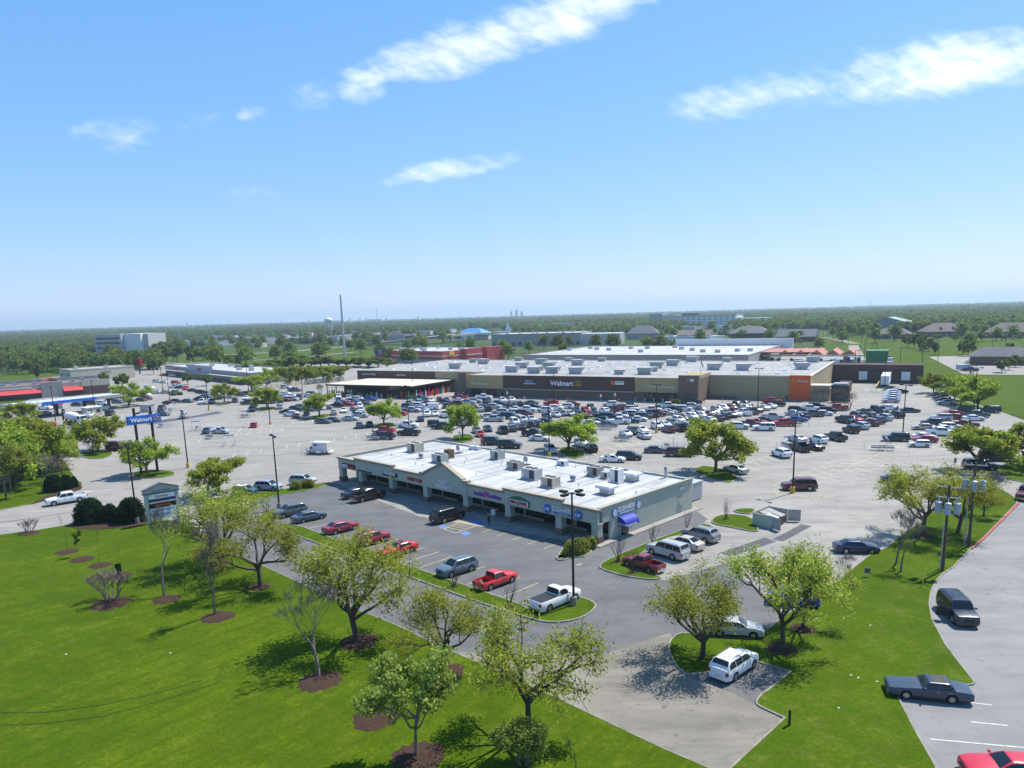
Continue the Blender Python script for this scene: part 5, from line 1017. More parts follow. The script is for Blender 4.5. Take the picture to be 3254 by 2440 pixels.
    if kindn in ('suv', 'large_suv', 'jeep'):
        for s in (-1, 1): part('roof_rail', pm(('roof_rail', kindn), lambda b: b.tube([(M['xb'] - .2, 0, M['H'] - .04), (M['xb'] - .3, 0, M['H'] + .05), (M['xc'] + .4, 0, M['H'] + .05), (M['xc'] + .3, 0, M['H'] - .04)], .02, 5), TRIM), (0, s * M['wroof'] * .9, 0))
    if roof is not None:
        b = MB(); wr = M['wroof'] * .97; b.hexa([(M['xb'] - .02, -wr, M['H'] - .05), (M['xb'] - .02, wr, M['H'] - .05), (M['xc'] + .02, wr, M['H'] - .05), (M['xc'] + .02, -wr, M['H'] - .05), (M['xb'] - .2, -wr * .84, M['H'] + .012), (M['xb'] - .2, wr * .84, M['H'] + .012), (M['xc'] + .2, wr * .84, M['H'] + .012), (M['xc'] + .2, -wr * .84, M['H'] + .012)])
        q = b.build('roof_cover', roof, t)
    return t
# ---- the cars near the shops, one by one
def near(kindn, colour, x, y, yaw, label, **k): return car(kindn, colour, x, y, yaw, label, near=True, **k)
near('pickup', 'w', -74.75, 116.5, -139, 'white crew cab pickup driving on the entrance road past dark bushes')
near('cargo_van', 'm', -93.7, 167.0, -20, 'maroon passenger van passing the tree island behind the blue pylon sign')
near('suv', 's', -38.8, 125.6, -15, 'silver suv with roof rails parked beside clipped bushes at the shop end')
near('suv', (.34, .37, .42), -43.5, 121.6, -15, 'blue silver suv between the small teal car and the lamp post')
near('hatch', (.02, .09, .10), -46.8, 119.6, -13, 'small teal hatchback with white roof at the kerb by the entrance road', roof=WALL_WHITE)
near('suv', 'g', -34.6, 104.6, -138, 'grey suv parked nose out next to the slate sedan near the lamp')
near('sedan', (.05, .075, .10), -31.0, 101.6, 42, 'slate blue sedan between the grey suv and the red sedan')
near('sedan', (.28, .01, .02), -25.0, 95.6, 43, 'dark red sedan, first of the three red cars in the lower row')
near('suv', (.30, .01, .015), -19.7, 89.8, 43.5, 'dark red crossover, middle of the three red cars in the lower row')
near('coupe', (.60, .02, .015), -15.6, 85.4, -136, 'bright red sports coupe with black roof panel in the lower row', roof=TRIM)
near('suv', (.10, .13, .17), -7.8, 77.9, -138, 'blue grey suv with roof rack parked nose towards the grass strip')
near('old_pickup', (.62, .025, .02), -3.4, 73.8, 43.5, 'bright red pickup with open bed in the lower row')
q = near('pickup', 'w', 2.6, 67.9, 43.5, 'white regular cab pickup with black bed cover next to the lamp post', regular=True)
b = MB(); b.box(-2.72, -.42, -.84, .84, 1.18, 1.255); b.build('bed_cover', TRIM, q)
near('large_suv', 'k', -11.0, 99.6, 47, 'black suv parked at the shop walk by the blue bays')
near('pickup', (.016, .013, .012), -24.9, 113.0, 46.4, 'black crew cab pickup at the walk with a grey bed cover')
near('sedan', (.012, .018, .045), -27.2, 115.2, 46, 'dark blue sedan beside the black pickup at the walk')
near('old_pickup', (.20, .015, .018), 12.9, 77.6, 131, 'dark red pickup at the grass bed with bare pruned trees')
q = near('large_suv', (.40, .40, .38), 16.4, 81.6, 131, 'silver suv with dark side moulding between dark red pickup and tan sedan')
near('sedan', (.46, .40, .33), 19.0, 84.6, 131, 'tan sedan between the two silver suvs by the bare trees')
near('suv', (.24, .24, .23), 21.6, 87.4, 131, 'pewter suv at the upper end of the row by the bare trees')
near('sedan', (.012, .018, .055), 38.1, 81.2, -9, 'dark blue sedan parked along the verge near the bare trees')
near('sedan', (.37, .38, .35), 18.0, 60.2, -12, 'silver sedan half under the oak at the verge corner')
near('suv', 'w', 16.0, 53.4, 43.5, 'white suv dappled with tree shadow on the dark stall')
near('suv', (.01, .04, .45), 25.5, 66.6, 160, 'bright blue suv half hidden behind the verge oaks')
q = near('old_sedan', (.026, .038, .06), 28.8, 49.0, 164, 'old slate blue sedan with black vinyl roof over the kerb end', roof=TRIM)
near('large_suv', (.13, .012, .03), 42.8, 111.4, 173, 'maroon suv driving past the yellow lamp base')
near('sedan', (.36, .40, .37), 36.8, 125.0, 116, 'pale grey sedan parked at the tree island behind the shops')
near('coupe', (.50, .012, .03), *G(3195, 2468)[:2], 170, 'red coupe at the bottom right street stall')
near('pickup', 'm', *G(3262, 1582)[:2], -135, 'maroon pickup cut by the right picture edge at the entrance')
near('large_suv', 'k', *G(3112, 1492)[:2], -14, 'black suv parked under the oak at the right verge')
near('large_suv', 'k', *G(3160, 1463)[:2], -14, 'second black suv beyond the oak at the right verge')
near('sedan', 'n', *G(2850, 1534)[:2], -20, 'navy sedan mostly hidden behind the tall verge oak')
# dark suv in the street with its door open
g = G(3040, 1960); q = near('large_suv', (.010, .016, .03), g.x, g.y, -100, 'black suv in the street with its driver door open')
b = MB(); b.hexa([(0, 0, .42), (.62, .82, .42), (.66, .79, .42), (.05, -.04, .42), (0, 0, 1.2), (.62, .82, 1.2), (.66, .79, 1.2), (.05, -.04, 1.2)]); d = b.build('open_door', TRIM, q, None, (.35 + .62, -1.02, 0)); d.rotation_euler = (0, 0, radians(-160)); b = MB(); b.hexa([(.06, .06, 1.2), (.52, .70, 1.2), (.54, .68, 1.2), (.08, .04, 1.2), (.2, .26, 1.72), (.50, .66, 1.72), (.52, .64, 1.72), (.22, .24, 1.72)]); b.build('door_window', GLASS, d)

# ---- the big car park, read off the photograph: kind, colour, facing, place
TY = dict(S='sedan', U='suv', P='pickup', V='minivan', H='hatch', W='cargo_van', C='coupe', J='jeep', L='large_suv')
YW = dict(L=164, R=-16, U=104, D=-76)
LOT = {
 (440, 1180, 5.53): ('on the far left', 'SmR 540 585;SkR 665 552;SgR 865 553;UnL 1075 522;PwD 1120 575;UgD 1292 565;PwR 1345 440;SgL 1385 500;VsU 1620 470;VgU 1702 548;UnR 1790 440;UkR 1935 430;SwD 1890 498;PkL 1935 588;LnD 2028 640;PnD 2010 705;HrU 2032 985;SnD 1215 1088;UsR 1435 1098;UsU 800 825;PgU 415 690;SgR 430 785;UwR 330 200;SwR 445 212;SrL 455 82;SwR 615 92;UrR 660 225;PwL 640 300;UrD 830 330;SnR 750 305;SkR 960 362;SkR 1085 385;SkR 1140 395;SsR 340 395;PeR 650 410;StR 470 395;WwR 110 448;UmR 140 508;SmR 50 530;UwR 190 318;SgR 1180 470;UgU 760 1 '),
 (0, 1160, 4.608): ('by the fuel station', 'UeR 1890 548;SgR 1730 565;UwR 1510 590;UkR 1345 580;UwR 1190 562;SkR 1135 605;SnR 1345 682;PwU 1560 655;LkU 1615 740;UwU 1310 765;SrD 740 905;SgL 650 738;PwR 668 655;SnR 815 642;UrR 825 595;SwR 580 612;SkL 30 690;SwR 1140 545;SkR 1640 520'),
 (800, 1200, 5.53): ('left of the lot centre', 'PkR 310 460;UmR 565 425;UsR 545 370;UsR 720 412;SwR 695 350;SwR 590 312;WgU 840 385;UwR 600 195;PgR 760 250;UkR 1055 322;SwR 1010 345;VsU 500 550;UgU 490 445;UwL 690 685;SkL 620 632;UnR 800 592;SnR 850 545;SsL 1025 592;SwL 1170 572;SgR 1310 558;SmU 785 705;SgU 955 738;SkU 970 655;SgR 1260 808;SgR 1440 782;SsR 1740 755;UsR 1925 702;UsU 1442 655;SwD 1620 612;UgU 1780 610;SsD 1922 602;UwD 1905 545;UkL 1500 525;PrR 1650 505;SsR 1640 455;UgU 1895 885;SkU 2070 858;UwD 1530 372;SkD 1525 425;SmD 1690 335;UsD 1710 392;UmD 1900 358;LnR 1840 300;UbR 2062 415;UwR 1895 412;SnR 1760 445;SnR 1822 485;UnD 1930 475;SgR 2025 505'),
 (1160, 1220, 5.53): ('in the lot centre', 'LkR 775 238;PeR 975 292;VsU 950 355;SwD 1160 325;UmU 1310 318;SmR 1110 378;SnU 1430 312;SnR 1400 345;LkR 1700 240;PrR 1680 280;SwR 1660 322;UmL 1600 385;PsR 1800 365;UkU 1420 425;WwL 1170 455;UwR 940 425;UgR 790 425;UsR 830 505;SsR 990 485;UnU 700 525;SrL 620 552;SnU 770 372;UwD 1085 575;SwD 1235 562;PwU 1390 585;SnU 975 655;PwR 755 772;PnL 770 905;PrL 335 875;PnL 320 975;JkR 1250 755;PkL 1360 795;PsL 1730 732;UsR 1940 335'),
 (1500, 1230, 5.53): ('by the dark brown wall', 'PwR 210 215;SnR 205 272;SmU 65 372;UsU 140 435;UnU 212 392;UkU 275 425;UsR 400 385;UgR 320 345;SnR 450 315;UwD 540 275;UwD 700 268;UkU 550 385;UgU 700 365;UnU 830 345;SgR 1045 315;SsL 290 552;PsL 390 608;LnL 550 558;SsR 720 545;UsL 500 478;UwR 770 492;SwR 780 425;LmR 930 508;PwR 985 435;UkR 1080 395;UwL 1270 445;UwR 1470 412;UwL 1650 382;UmR 1770 350;UrL 1390 325;VwD 750 655;SkU 860 745;UkU 1000 708;UnU 1180 698;UsD 895 625;SsD 1040 600;SnR 1285 645;PkU 545 810;UgU 705 778;SkD 275 775;SgD 85 805;HrD 145 870;PkR 1090 865;SwR 1190 948;LnR 370 1015;LkR 665 1075;UsD 1375 1155;UwD 1915 1045;UkU 2085 1132;UnD 1315 562;SsD 1480 525;SgD 1592 505;SsD 1732 505;SnU 1872 545;SmU 2010 545;UrD 1990 455;SnD 1850 445'),
 (1860, 1230, 5.53): ('by the pharmacy wall', 'UeD 110 405;SnU 162 515;UwU 335 465;PmU 490 445;UwL 440 342;UmU 640 402;UnD 810 365;UsR 820 425;PwR 1170 445;SeR 1300 405;PwR 1460 375;UkR 1560 445;UwR 1730 425;UsR 1895 382;LkR 1905 302;LmR 1250 515;SsR 1412 495;SsR 1465 472;SkR 1150 545;UwR 900 475;VwR 835 515;UgR 1030 555;SwR 930 605;SnR 795 635;PwL 600 648;LnR 430 565;SwR 605 548;SnR 700 535;SkR 340 612;SnR 205 655;SgR 410 698;SwR 105 662;SwD 712 862;UkD 850 828;SwD 992 795;SsU 1032 905;UwD 1262 738;SwD 1402 705;UgD 1532 685;PkU 1662 770;VsU 1772 728;UmU 1465 795;PkU 1950 698;UnD 1702 595;UwD 1642 628;UwD 1872 565;UsD 2022 545;SgR 1250 1158;LmR 1645 1218;VkR 765 1278;SwR 480 1318'),
 (2200, 1230, 5.53): ('below the orange panel', 'SwU 305 618;UnU 452 595;UkU 562 565;SnU 682 535;SwU 762 515;PwU 905 498;PgU 1045 475;SmU 1132 445;UnD 222 475;SmD 300 505;SnD 362 495;UsD 432 445;UwD 540 415;UmD 692 405;UeD 812 355;UnD 952 345;SwD 962 395;SwU 1262 405;SwU 1372 375;PkR 1455 345;PrR 1400 292;PsR 1412 575;SnR 1272 625;SrR 1142 655;PmR 1012 698;UwR 822 738;LwL 1258 765;PrL 1595 688;SbR 1852 612;SnR 1902 565;SsR 1792 502;UnR 1832 445;PgL 2112 518;PwR 2055 425;UwU 1562 1228;PkU 1885 1118;SsU 1842 965;SkU 2142 1098'),
 (2560, 1210, 5.53): ('right of the lot centre', 'UwU 225 1092;PkU 525 1045;JkU 795 915;UsU 965 848;UmU 1155 788;UnU 1255 748;UsU 1385 698;UkU 1585 648;PkD 695 742;SrD 855 715;UnD 925 665;PgD 1065 615;LnD 1292 565;SwR 1465 515;SnR 1835 562;PrL 545 522;LkR 605 388;UnR 185 492;UkR 385 565;SwR 315 615;LnL 1645 1062;SsL 1490 388;SwL 1500 345;SwL 1510 305;SwL 1512 270;SwL 1522 235;SwL 1562 205;SnL 1492 168;SkL 1655 225'),
 (2854, 1210, 5.53): ('on the far right', 'HwL 370 1165;SrL 405 1078;SwR 462 1035;PwR 745 965;SwR 805 888;UwR 925 868;StL 445 865;UnL 592 785;PmR 1165 825;SmL 992 685;UsL 745 692;SwR 1325 705;SrL 935 615;PeR 1372 645;LkL 1105 565;LkL 1595 565;SnL 695 272;SnL 725 295;SmL 755 335;SnL 795 375;SsL 835 422'),
}
placed = []
for (ox, oy, sc), (where, lst) in LOT.items():
    for e in lst.split(';'):
        c, x, y = e.split(); x, y = ox + float(x) / sc, oy + float(y) / sc
        if float(e.split()[2]) < 5: continue
        g = G(x, y - 1.0); placed.append([c, g.x, g.y, where, x])
# push cars apart that would overlap
def half(c): d = CAR[TY[c[0]]]; return d['L'] / 2, d['W'] / 2
def corners(p, pad=.12):
    a = radians(YW[p[0][2]]); l, w_ = half(p[0]); l += pad; w_ += pad
    return [(p[1] + cos(a) * i * l - sin(a) * j * w_, p[2] + sin(a) * i * l + cos(a) * j * w_) for i, j in ((1, 1), (1, -1), (-1, -1), (-1, 1))]
def sep(p, q):
    A, B = corners(p), corners(q); best = None
    for P_ in (A, B):
        for i in range(2):
            e = Vector(P_[i + 1]) - Vector(P_[i]); ax = e.normalized()
            a = [Vector(v).dot(ax) for v in A]; c = [Vector(v).dot(ax) for v in B]
            o = min(max(a), max(c)) - max(min(a), min(c))
            if o <= 0: return None
            if best is None or o < best[0]: best = (o, ax)
    return best
FIXED = [[('U' if o.name.startswith('parked_suv') else 'P' if o.name.startswith('pickup') else 'S') + 'kR', o.location.x, o.location.y, '', 0] for o in list(COL.objects) if o.type == 'EMPTY' and o.get('category') in ('car', 'suv', 'pickup', 'van')]
for it in range(60):
    mv = 0
    for i in range(len(placed)):
        for j in range(i):
            p, q = placed[i], placed[j]
            if abs(p[1] - q[1]) > 7 or abs(p[2] - q[2]) > 7: continue
            s = sep(p, q)
            if s:
                d = s[1] * (s[0] / 2 + .01)
                if d.dot(Vector((p[1] - q[1], p[2] - q[2]))) < 0: d = -d
                p[1] += d.x; p[2] += d.y; q[1] -= d.x; q[2] -= d.y; mv += 1
    if not mv: break
cnt = {}
keyf = lambda p: (p[3], CN[p[0][1]], TY[p[0][0]])
groups = {}
for p in placed: groups.setdefault(keyf(p), []).append(p)
def project_x(x, y):
    d = Vector((x, y, -EYE)); wv = d.y * cos(PITCH) + EYE * sin(PITCH); a, bb_ = d.x / wv, (-d.y * sin(PITCH) + EYE * cos(PITCH)) / wv
    return PX + FPX * (a * cos(ROLL) + bb_ * sin(ROLL))
FACE = dict(L='facing left', R='facing right', U='seen from behind', D='facing the viewer')
PRETTY = dict(sedan='sedan', suv='suv', pickup='pickup', minivan='minivan', hatch='hatchback', cargo_van='cargo van', coupe='coupe', jeep='off-roader', large_suv='large suv')
for (where, cn, ty), ps in groups.items():
    ps.sort(key=lambda p: project_x(p[1], p[2])); n = len(ps)
    for i, p in enumerate(ps):
        lb = '%s %s %s %s' % (cn, PRETTY[ty], FACE[p[0][2]], where)
        same = [q for q in ps if q[0][2] == p[0][2]]
        if len(same) > 1: lb += ', %s such from left' % ORD[same.index(p) + 1]
        jit = RND.uniform(-.12, .12); col = tuple(max(.005, v * (1 + jit)) for v in CC[p[0][1]])
        car(ty, col, p[1], p[2], YW[p[0][2]] + RND.uniform(-2, 2), lb, 'cars in the big car park')
# ---------------------------------------------------------------- trees
def leaf_quads(b, c, n, spread, ln, wd, rng, flat_=.75):
    for _ in range(n):
        a, e = rng.uniform(0, 2 * pi), rng.uniform(-1, 1); s = sqrt(max(0, 1 - e * e)); rr = spread * rng.random() ** .5
        p = Vector((c[0] + rr * s * cos(a), c[1] + rr * s * sin(a), c[2] + rr * e * flat_))
        d = Vector((rng.gauss(0, 1), rng.gauss(0, 1), rng.gauss(0, .6))).normalized(); u = d.orthogonal().normalized(); u.rotate(Matrix.Rotation(rng.uniform(0, 6.3), 3, d))
        l, w_ = ln * rng.uniform(.7, 1.3), wd * rng.uniform(.7, 1.3)
        b.add([p - d * l / 2, p + u * w_ / 2, p + d * l / 2, p - u * w_ / 2], [(0, 1, 2, 3)])
def branch(b, p, d, ln, r, rng, bend=.35, up=.1, segs=4, sides=6, taper=.55):
    pts = [Vector(p)]; d = Vector(d).normalized(); rs = [r]
    for i in range(segs):
        d = (d + Vector((rng.gauss(0, 1), rng.gauss(0, 1), rng.gauss(0, .7))) * bend * .45 + Vector((0, 0, up)) * .5).normalized()
        pts.append(pts[-1] + d * ln / segs); rs.append(r * (1 - (1 - taper) * (i + 1) / segs))
    b.tube(pts, rs, sides, 0, True)
    return pts, d, rs
def oak(seed, H=7.0, R=4.6, trunk=1.9, leaves=13, lsize=(.30, .12), limbs=5, airy=.5, lmat=None, bark=None, clear=.0, tr=.20, dome=.55):
    """spreading tree: trunk, crooked limbs, leaf sprays on the outer twigs"""
    rng = random.Random(seed); wd = MB(); lf = MB()
    pts, d, rs = branch(wd, (0, 0, -.1), (rng.uniform(-.06, .06), rng.uniform(-.06, .06), 1), trunk + .1, tr, rng, .12, .5, 4, 8, .8)
    tips = []; crown_h = H - trunk
    for k in range(limbs):
        a = 2 * pi * (k + rng.uniform(-.3, .3)) / limbs; el = rng.uniform(.35, .95) if k else 1.2
        dv = Vector((cos(a) * cos(el), sin(a) * cos(el), sin(el)))
        L1 = (R * .62) * cos(el) ** 2 + crown_h * .62 * sin(el) ** 2
        p1, d1, r1 = branch(wd, pts[-1 if k % 2 else -2], dv, L1 * rng.uniform(.85, 1.1), tr * .62, rng, .55, .12, 5, 6, .5)
        for j in range(4):
            q = p1[-1 - (j % 3)]; a2 = a + rng.uniform(-1.2, 1.2); e2 = rng.uniform(.0, 1.1)
            dv2 = (Vector((cos(a2) * cos(e2), sin(a2) * cos(e2), sin(e2))) + d1 * .5)
            p2, d2, r2 = branch(wd, q, dv2, R * rng.uniform(.34, .52), tr * .28, rng, .7, .1, 4, 5, .45)
            for i in range(5):
                q3 = p2[-1 - (i % 3)]; dv3 = Vector((rng.gauss(0, 1), rng.gauss(0, 1), rng.gauss(.25, .6))) + d2 * .8
                p3, d3, r3 = branch(wd, q3, dv3, R * rng.uniform(.14, .28), tr * .11, rng, .8, .05, 3, 4, .4)
                tips += p3[1:]
            tips += p2[3:]
    # pull the sprays into a dome with an uneven edge
    for p in tips:
        x, y, z = p; hz = (z - trunk) / crown_h; rad = hypot(x, y) / R
        if hz < clear and rng.random() < .8: continue
        if rng.random() < airy * .3: continue
        n = int(leaves * rng.uniform(.4, 1.5)); leaf_quads(lf, p, n, R * .165, lsize[0], lsize[1], rng)
    zs = sorted(v[2] for v in lf.v); rr_ = sorted(hypot(v[0], v[1]) for v in lf.v); return wd, lf, zs[int(len(zs) * .985)], rr_[int(len(rr_) * .93)]
def bare(seed, H=7.0, R=2.6, trunk=1.6, stems=1, fine=3, tr=.13, up=.35, pruned=False):
    rng = random.Random(seed); wd = MB()
    def rec(p, d, ln, r, dep):
        pts, d2, rs = branch(wd, p, d, ln, r, rng, .25, up, 3, 5 if r > .03 else 3, .6)
        if dep <= 0: return
        for k in range(rng.choice((2, 3, 3) if dep > 2 else (3, 3, 4))):
            a = rng.uniform(0, 2 * pi); sp_ = rng.uniform(.35, 1.0) * (R / H) * 2.3
            dv = d2 + Vector((cos(a), sin(a), rng.uniform(-.1, .5))) * sp_
            rec(pts[-1] if k < 2 else pts[-2], dv, ln * rng.uniform(.58, .82), max(.0085, rs[-1] * rng.uniform(.6, .78)), dep - 1)
    for s in range(stems):
        a = 2 * pi * s / stems + rng.uniform(-.3, .3); dv = (0, 0, 1) if stems == 1 else (cos(a) * .42, sin(a) * .42, 1)
        p0 = (0, 0, -.08) if stems == 1 else (cos(a) * .12, sin(a) * .12, -.08)
        rec(p0, dv, trunk if not pruned else H * .5, tr, fine)
    zs = sorted(v[2] for v in wd.v); rs = sorted(hypot(v[0], v[1]) for v in wd.v); return wd, zs[int(len(zs) * .985)], rs[int(len(rs) * .94)]
TREES = {}
def tree_kind(key, make):
    if key not in TREES:
        wd, lf, h, r = make(); lm, bk = {'o': (LEAF_OAK, BARK), 'l': (LEAF_LOT, BARK), 'f': (LEAF_FRESH, BARK_L), 'w': (LEAF_WOOD, BARK), 'd': (LEAF_DARK, BARK)}[key[0]]
        TREES[key] = (wd.mesh('trunk_' + key, bk, 60), lf.mesh('crown_' + key, lm), h, r)
    return TREES[key]
for i in range(4): tree_kind('o%d' % i, lambda i=i: oak(20 + i, 7.2, 4.6, 2.0, 22, (.24, .085), 7, .6))
for i in range(3): tree_kind('l%d' % i, lambda i=i: oak(60 + i, 6.2, 4.4, 1.8, 22, (.40, .22), 7, .2, clear=.12))
tree_kind('f0', lambda: oak(91, 6.2, 3.2, 2.0, 15, (.22, .18), 7, .5, tr=.11))
for i in range(3): tree_kind('w%d' % i, lambda i=i: oak(120 + i, 9.0, 4.6, 2.0, 16, (.8, .55), 7, .05, tr=.24))
tree_kind('d0', lambda: oak(150, 4.0, 2.4, .4, 22, (.34, .2), 7, .0, tr=.12))
print('leaf faces', {k: len(v[1].polygons) for k, v in TREES.items()})
def tree(name, key, x, y, H, W, label, group=None, rz=None, cat='tree', z=.08):
    tm, cm, h, r = TREES[key]; t = thing(name, label, cat, (x, y, z), RND.uniform(0, 6.28) if rz is None else rz, group)
    a = link('trunk', tm, t); c = link('crown', cm, t); s = (W / 2 / r, W / 2 / r, H / h)
    a.scale = s; c.scale = s; return t
def tree_px(name, key, bx, by, ty, wpx, label, group=None, **k):
    g = G(bx, by); dist = hypot(g.x, g.y); H = max(2.5, rise(bx, by, ty)); W = wpx * hypot(g.y * cos(PITCH) + EYE * sin(PITCH), 0) / FPX
    return tree(name, key, g.x, g.y, H, W, label, group, **k)
def mulch(bx, by, r, label, sq=1.0):
    g = G(bx, by); rng = random.Random(int(bx)); b = MB(); n = 30; rr = [r * .8 * rng.uniform(.86, 1.14) for _ in range(n)]
    vs = [(0, 0, .16)] + [(rr[i] * .6 * cos(2 * pi * i / n), rr[i] * .6 * sin(2 * pi * i / n), .15) for i in range(n)] + [(rr[i] * cos(2 * pi * i / n), rr[i] * sin(2 * pi * i / n), .02) for i in range(n)]
    b.add(vs, [(0, 1 + i, 1 + (i + 1) % n) for i in range(n)] + [(1 + i, 1 + n + i, 1 + n + (i + 1) % n, 1 + (i + 1) % n) for i in range(n)])
    tag(b.build('mulch_ring', MULCH, None, 60, (g.x, g.y, .06)), label, 'mulch bed', 'mulch rings on the lawn')
zb_ = Z2(0, 1640, 2.073)
OAKS = [(705, 1792, 1555, 270, 'o2', 'live oak overlapping the shop directory sign'), (828, 1868, 1662, 340, 'o1', 'live oak over the lane in front of the dark red sedan'), (1139, 2040, 1716, 350, 'o2', 'tall live oak with dark trunk in front of the red coupe'), (1420, 2128, 1886, 310, 'o3', 'live oak just left of the big foreground oak'),
        (1680, 2335, 1958, 440, 'o1', 'biggest foreground live oak beside the concrete apron'), (2231, 2092, 1832, 300, 'o2', 'live oak on the kerb corner left of the white suv'), (2488, 2070, 1752, 330, 'o0', 'live oak with forked crown right of the white suv'), (2551, 2000, 1760, 260, 'o3', 'live oak close behind the forked one on the verge'), (2932, 1702, 1498, 290, 'o0', 'wide live oak left of the transformer poles'), (3043, 1690, 1495, 200, 'o2', 'slim live oak between the two transformer poles'), (3125, 1642, 1560, 120, 'o3', 'small live oak on the verge beyond the poles')]
for x, y, ty, wp, kk, lb in OAKS: tree_px('live_oak', kk, x, y, ty, wp, lb, 'live oaks near the viewer')
tree_px('young_tree', 'f0', 1322, 2402, 2072, 275, 'young tree with fresh pale green leaves and slim trunk', None)
# trees on the car park islands and verges
LOTT = [(1808, 1432, 1328, 180, 'umbrella shaped oak behind the middle of the shop roof'), (1470, 1391, 1292, 100, 'round oak on the island left of the shop roof middle'), (2273, 1501, 1347, 212, 'largest lot oak right of the shop row'), (1221, 1351, 1276, 112, 'oak on the island left of the white pickup'), (1015, 1324, 1255, 98, 'oak on the island between grey sedans'), (850, 1297, 1236, 96, 'oak on the island behind the lamp with yellow base'), (713, 1279, 1222, 84, 'oak on the small island at the far left rows'), (800, 1244, 1196, 92, 'oak at the lot edge left of the fence'),
        (312, 1435, 1333, 146, 'oak on the island behind the cement mixer'), (466, 1507, 1399, 160, 'oak between the pylon sign posts'), (696, 1572, 1468, 175, 'oak on the verge left of the small teal car'), (70, 1342, 1283, 110, 'oak in front of the fuel station'), (2966, 1249, 1190, 80, 'oak at the lot edge by the small grass tip'), (3033, 1270, 1196, 74, 'slim oak behind the parked row on the right'), (3053, 1287, 1200, 90, 'leaning oak behind the parked row on the right'), (3107, 1306, 1206, 130, 'large oak with dark trunk at the right lot edge'), (3112, 1501, 1370, 200, 'oak over the black suv at the right verge'), (3252, 1480, 1350, 130, 'oak cut by the right picture edge'),
        (410, 1290, 1222, 120, 'round oak beside the restaurant end')]
for i, (x, y, ty, wp, lb) in enumerate(LOTT): tree_px('lot_oak', 'l%d' % (i % 3), x, y, ty, wp, lb, 'trees on the car park islands')
ROWT = [(430, 920, 100), (612, 900, 130), (690, 890, 90), (757, 885, 95), (822, 875, 95), (910, 870, 110), (990, 855, 95), (1060, 850, 100)]
for i, (x, y, wd_) in enumerate(ROWT): tree_px('street_tree', 'l%d' % (i % 3), *zm(x, y), zm(0, 735)[1] + (8 if i == 0 else 0), wd_ * .66, 'tree in the row along the garden fence, %s from the left' % ORD[i + 1], 'tree row along the garden fence')
BACKT = [(640, 760, 650), (720, 745, 640), (800, 740, 645), (880, 735, 655), (960, 735, 650), (1040, 735, 660), (1110, 730, 670), (560, 760, 660), (480, 770, 680), (400, 780, 700), (330, 790, 710), (1230, 735, 660), (1300, 735, 655), (1390, 740, 660), (1460, 742, 668), (150, 820, 730), (240, 820, 720)]
for i, (x, y, ty) in enumerate(sorted(BACKT)): tree_px('street_tree', 'w%d' % (i % 3), *zm(x, y), zm(0, ty)[1], 74, 'green tree in the belt behind the fence row, %s from the left' % ORD[i + 1], 'tree belt behind the fence row')
LEFTT = [(60, 760, 640, 60), (170, 730, 600, 62), (330, 850, 720, 56), (260, 800, 690, 50), (480, 760, 640, 70), (560, 740, 640, 50), (690, 740, 590, 76), (780, 750, 610, 60), (905, 910, 800, 60), (1080, 920, 805, 66), (1160, 800, 640, 50), (1350, 800, 680, 44), (1650, 890, 800, 46), (1815, 900, 810, 50), (1450, 720, 560, 70), (1560, 700, 540, 70), (1700, 710, 560, 66), (1250, 730, 610, 60), (920, 740, 630, 60), (1010, 700, 600, 56), (420, 700, 560, 66), (110, 700, 560, 70), (600, 660, 540, 66), (20, 660, 560, 60), (1380, 650, 540, 56), (1930, 720, 620, 60), (2080, 740, 640, 60)]
for i, (x, y, ty, wp) in enumerate(sorted(LEFTT)): tree_px('roadside_tree', 'w%d' % (i % 3), *zl(x, y), zl(0, ty)[1], wp * .72, 'bushy tree beyond the left road, %s counted from the left edge' % ORD[i + 1], 'trees beyond the left road')
for i, (x, y, ty, wp) in enumerate([(10, 1490, 1325, 190), (70, 1530, 1340, 200), (130, 1510, 1352, 180), (185, 1492, 1380, 130), (20, 1585, 1420, 170), (-60, 1500, 1330, 190), (95, 1480, 1345, 170), (40, 1550, 1370, 190), (-20, 1545, 1350, 180)]): tree_px('verge_tree', 'f0' if i == 4 else 'l%d' % (i % 3), x, y, ty, wp, 'bright green tree in the thicket at the left edge, %s one' % ORD[i + 1], 'thicket at the left edge')
FIELDT = [(960, 690, 560, 60), (1030, 700, 555, 60), (1110, 720, 560, 60), (1190, 730, 600, 60), (1250, 770, 640, 50), (1280, 620, 550, 44), (1470, 620, 555, 44), (1760, 625, 540, 70), (1970, 620, 550, 50), (2160, 615, 555, 40), (1610, 785, 620, 70), (1550, 765, 630, 50), (1970, 960, 830, 80), (2115, 900, 780, 70), (2050, 930, 800, 60), (2060, 760, 650, 50), (1130, 745, 660, 40)]
for i, (x, y, ty, wp) in enumerate(sorted(FIELDT)): tree_px('field_tree', 'w%d' % (i % 3), *zq(x, y), zq(0, ty)[1], wp * .55, 'tree in the right hand fields, %s counted from the left' % ORD[i + 1], 'trees in the right hand fields')
for i, (x, y, ty, wp) in enumerate(sorted([(80, 690, 640, 30), (330, 660, 585, 50), (400, 670, 600, 50), (380, 540, 470, 50), (700, 640, 560, 40), (760, 650, 560, 50), (560, 560, 510, 40), (620, 590, 530, 40), (1150, 720, 660, 26), (1390, 715, 650, 26), (1490, 715, 660, 24), (1640, 715, 665, 24), (940, 700, 660, 40), (1080, 700, 650, 30), (1200, 700, 650, 26), (1300, 705, 660, 24), (1570, 715, 670, 20)])): tree_px('street_tree', 'w%d' % (i % 3), *zo(x, y), zo(0, ty)[1], wp * .5, 'small tree beyond the store roofs, %s counted from the left' % ORD[i + 1], 'small trees beyond the store roofs')
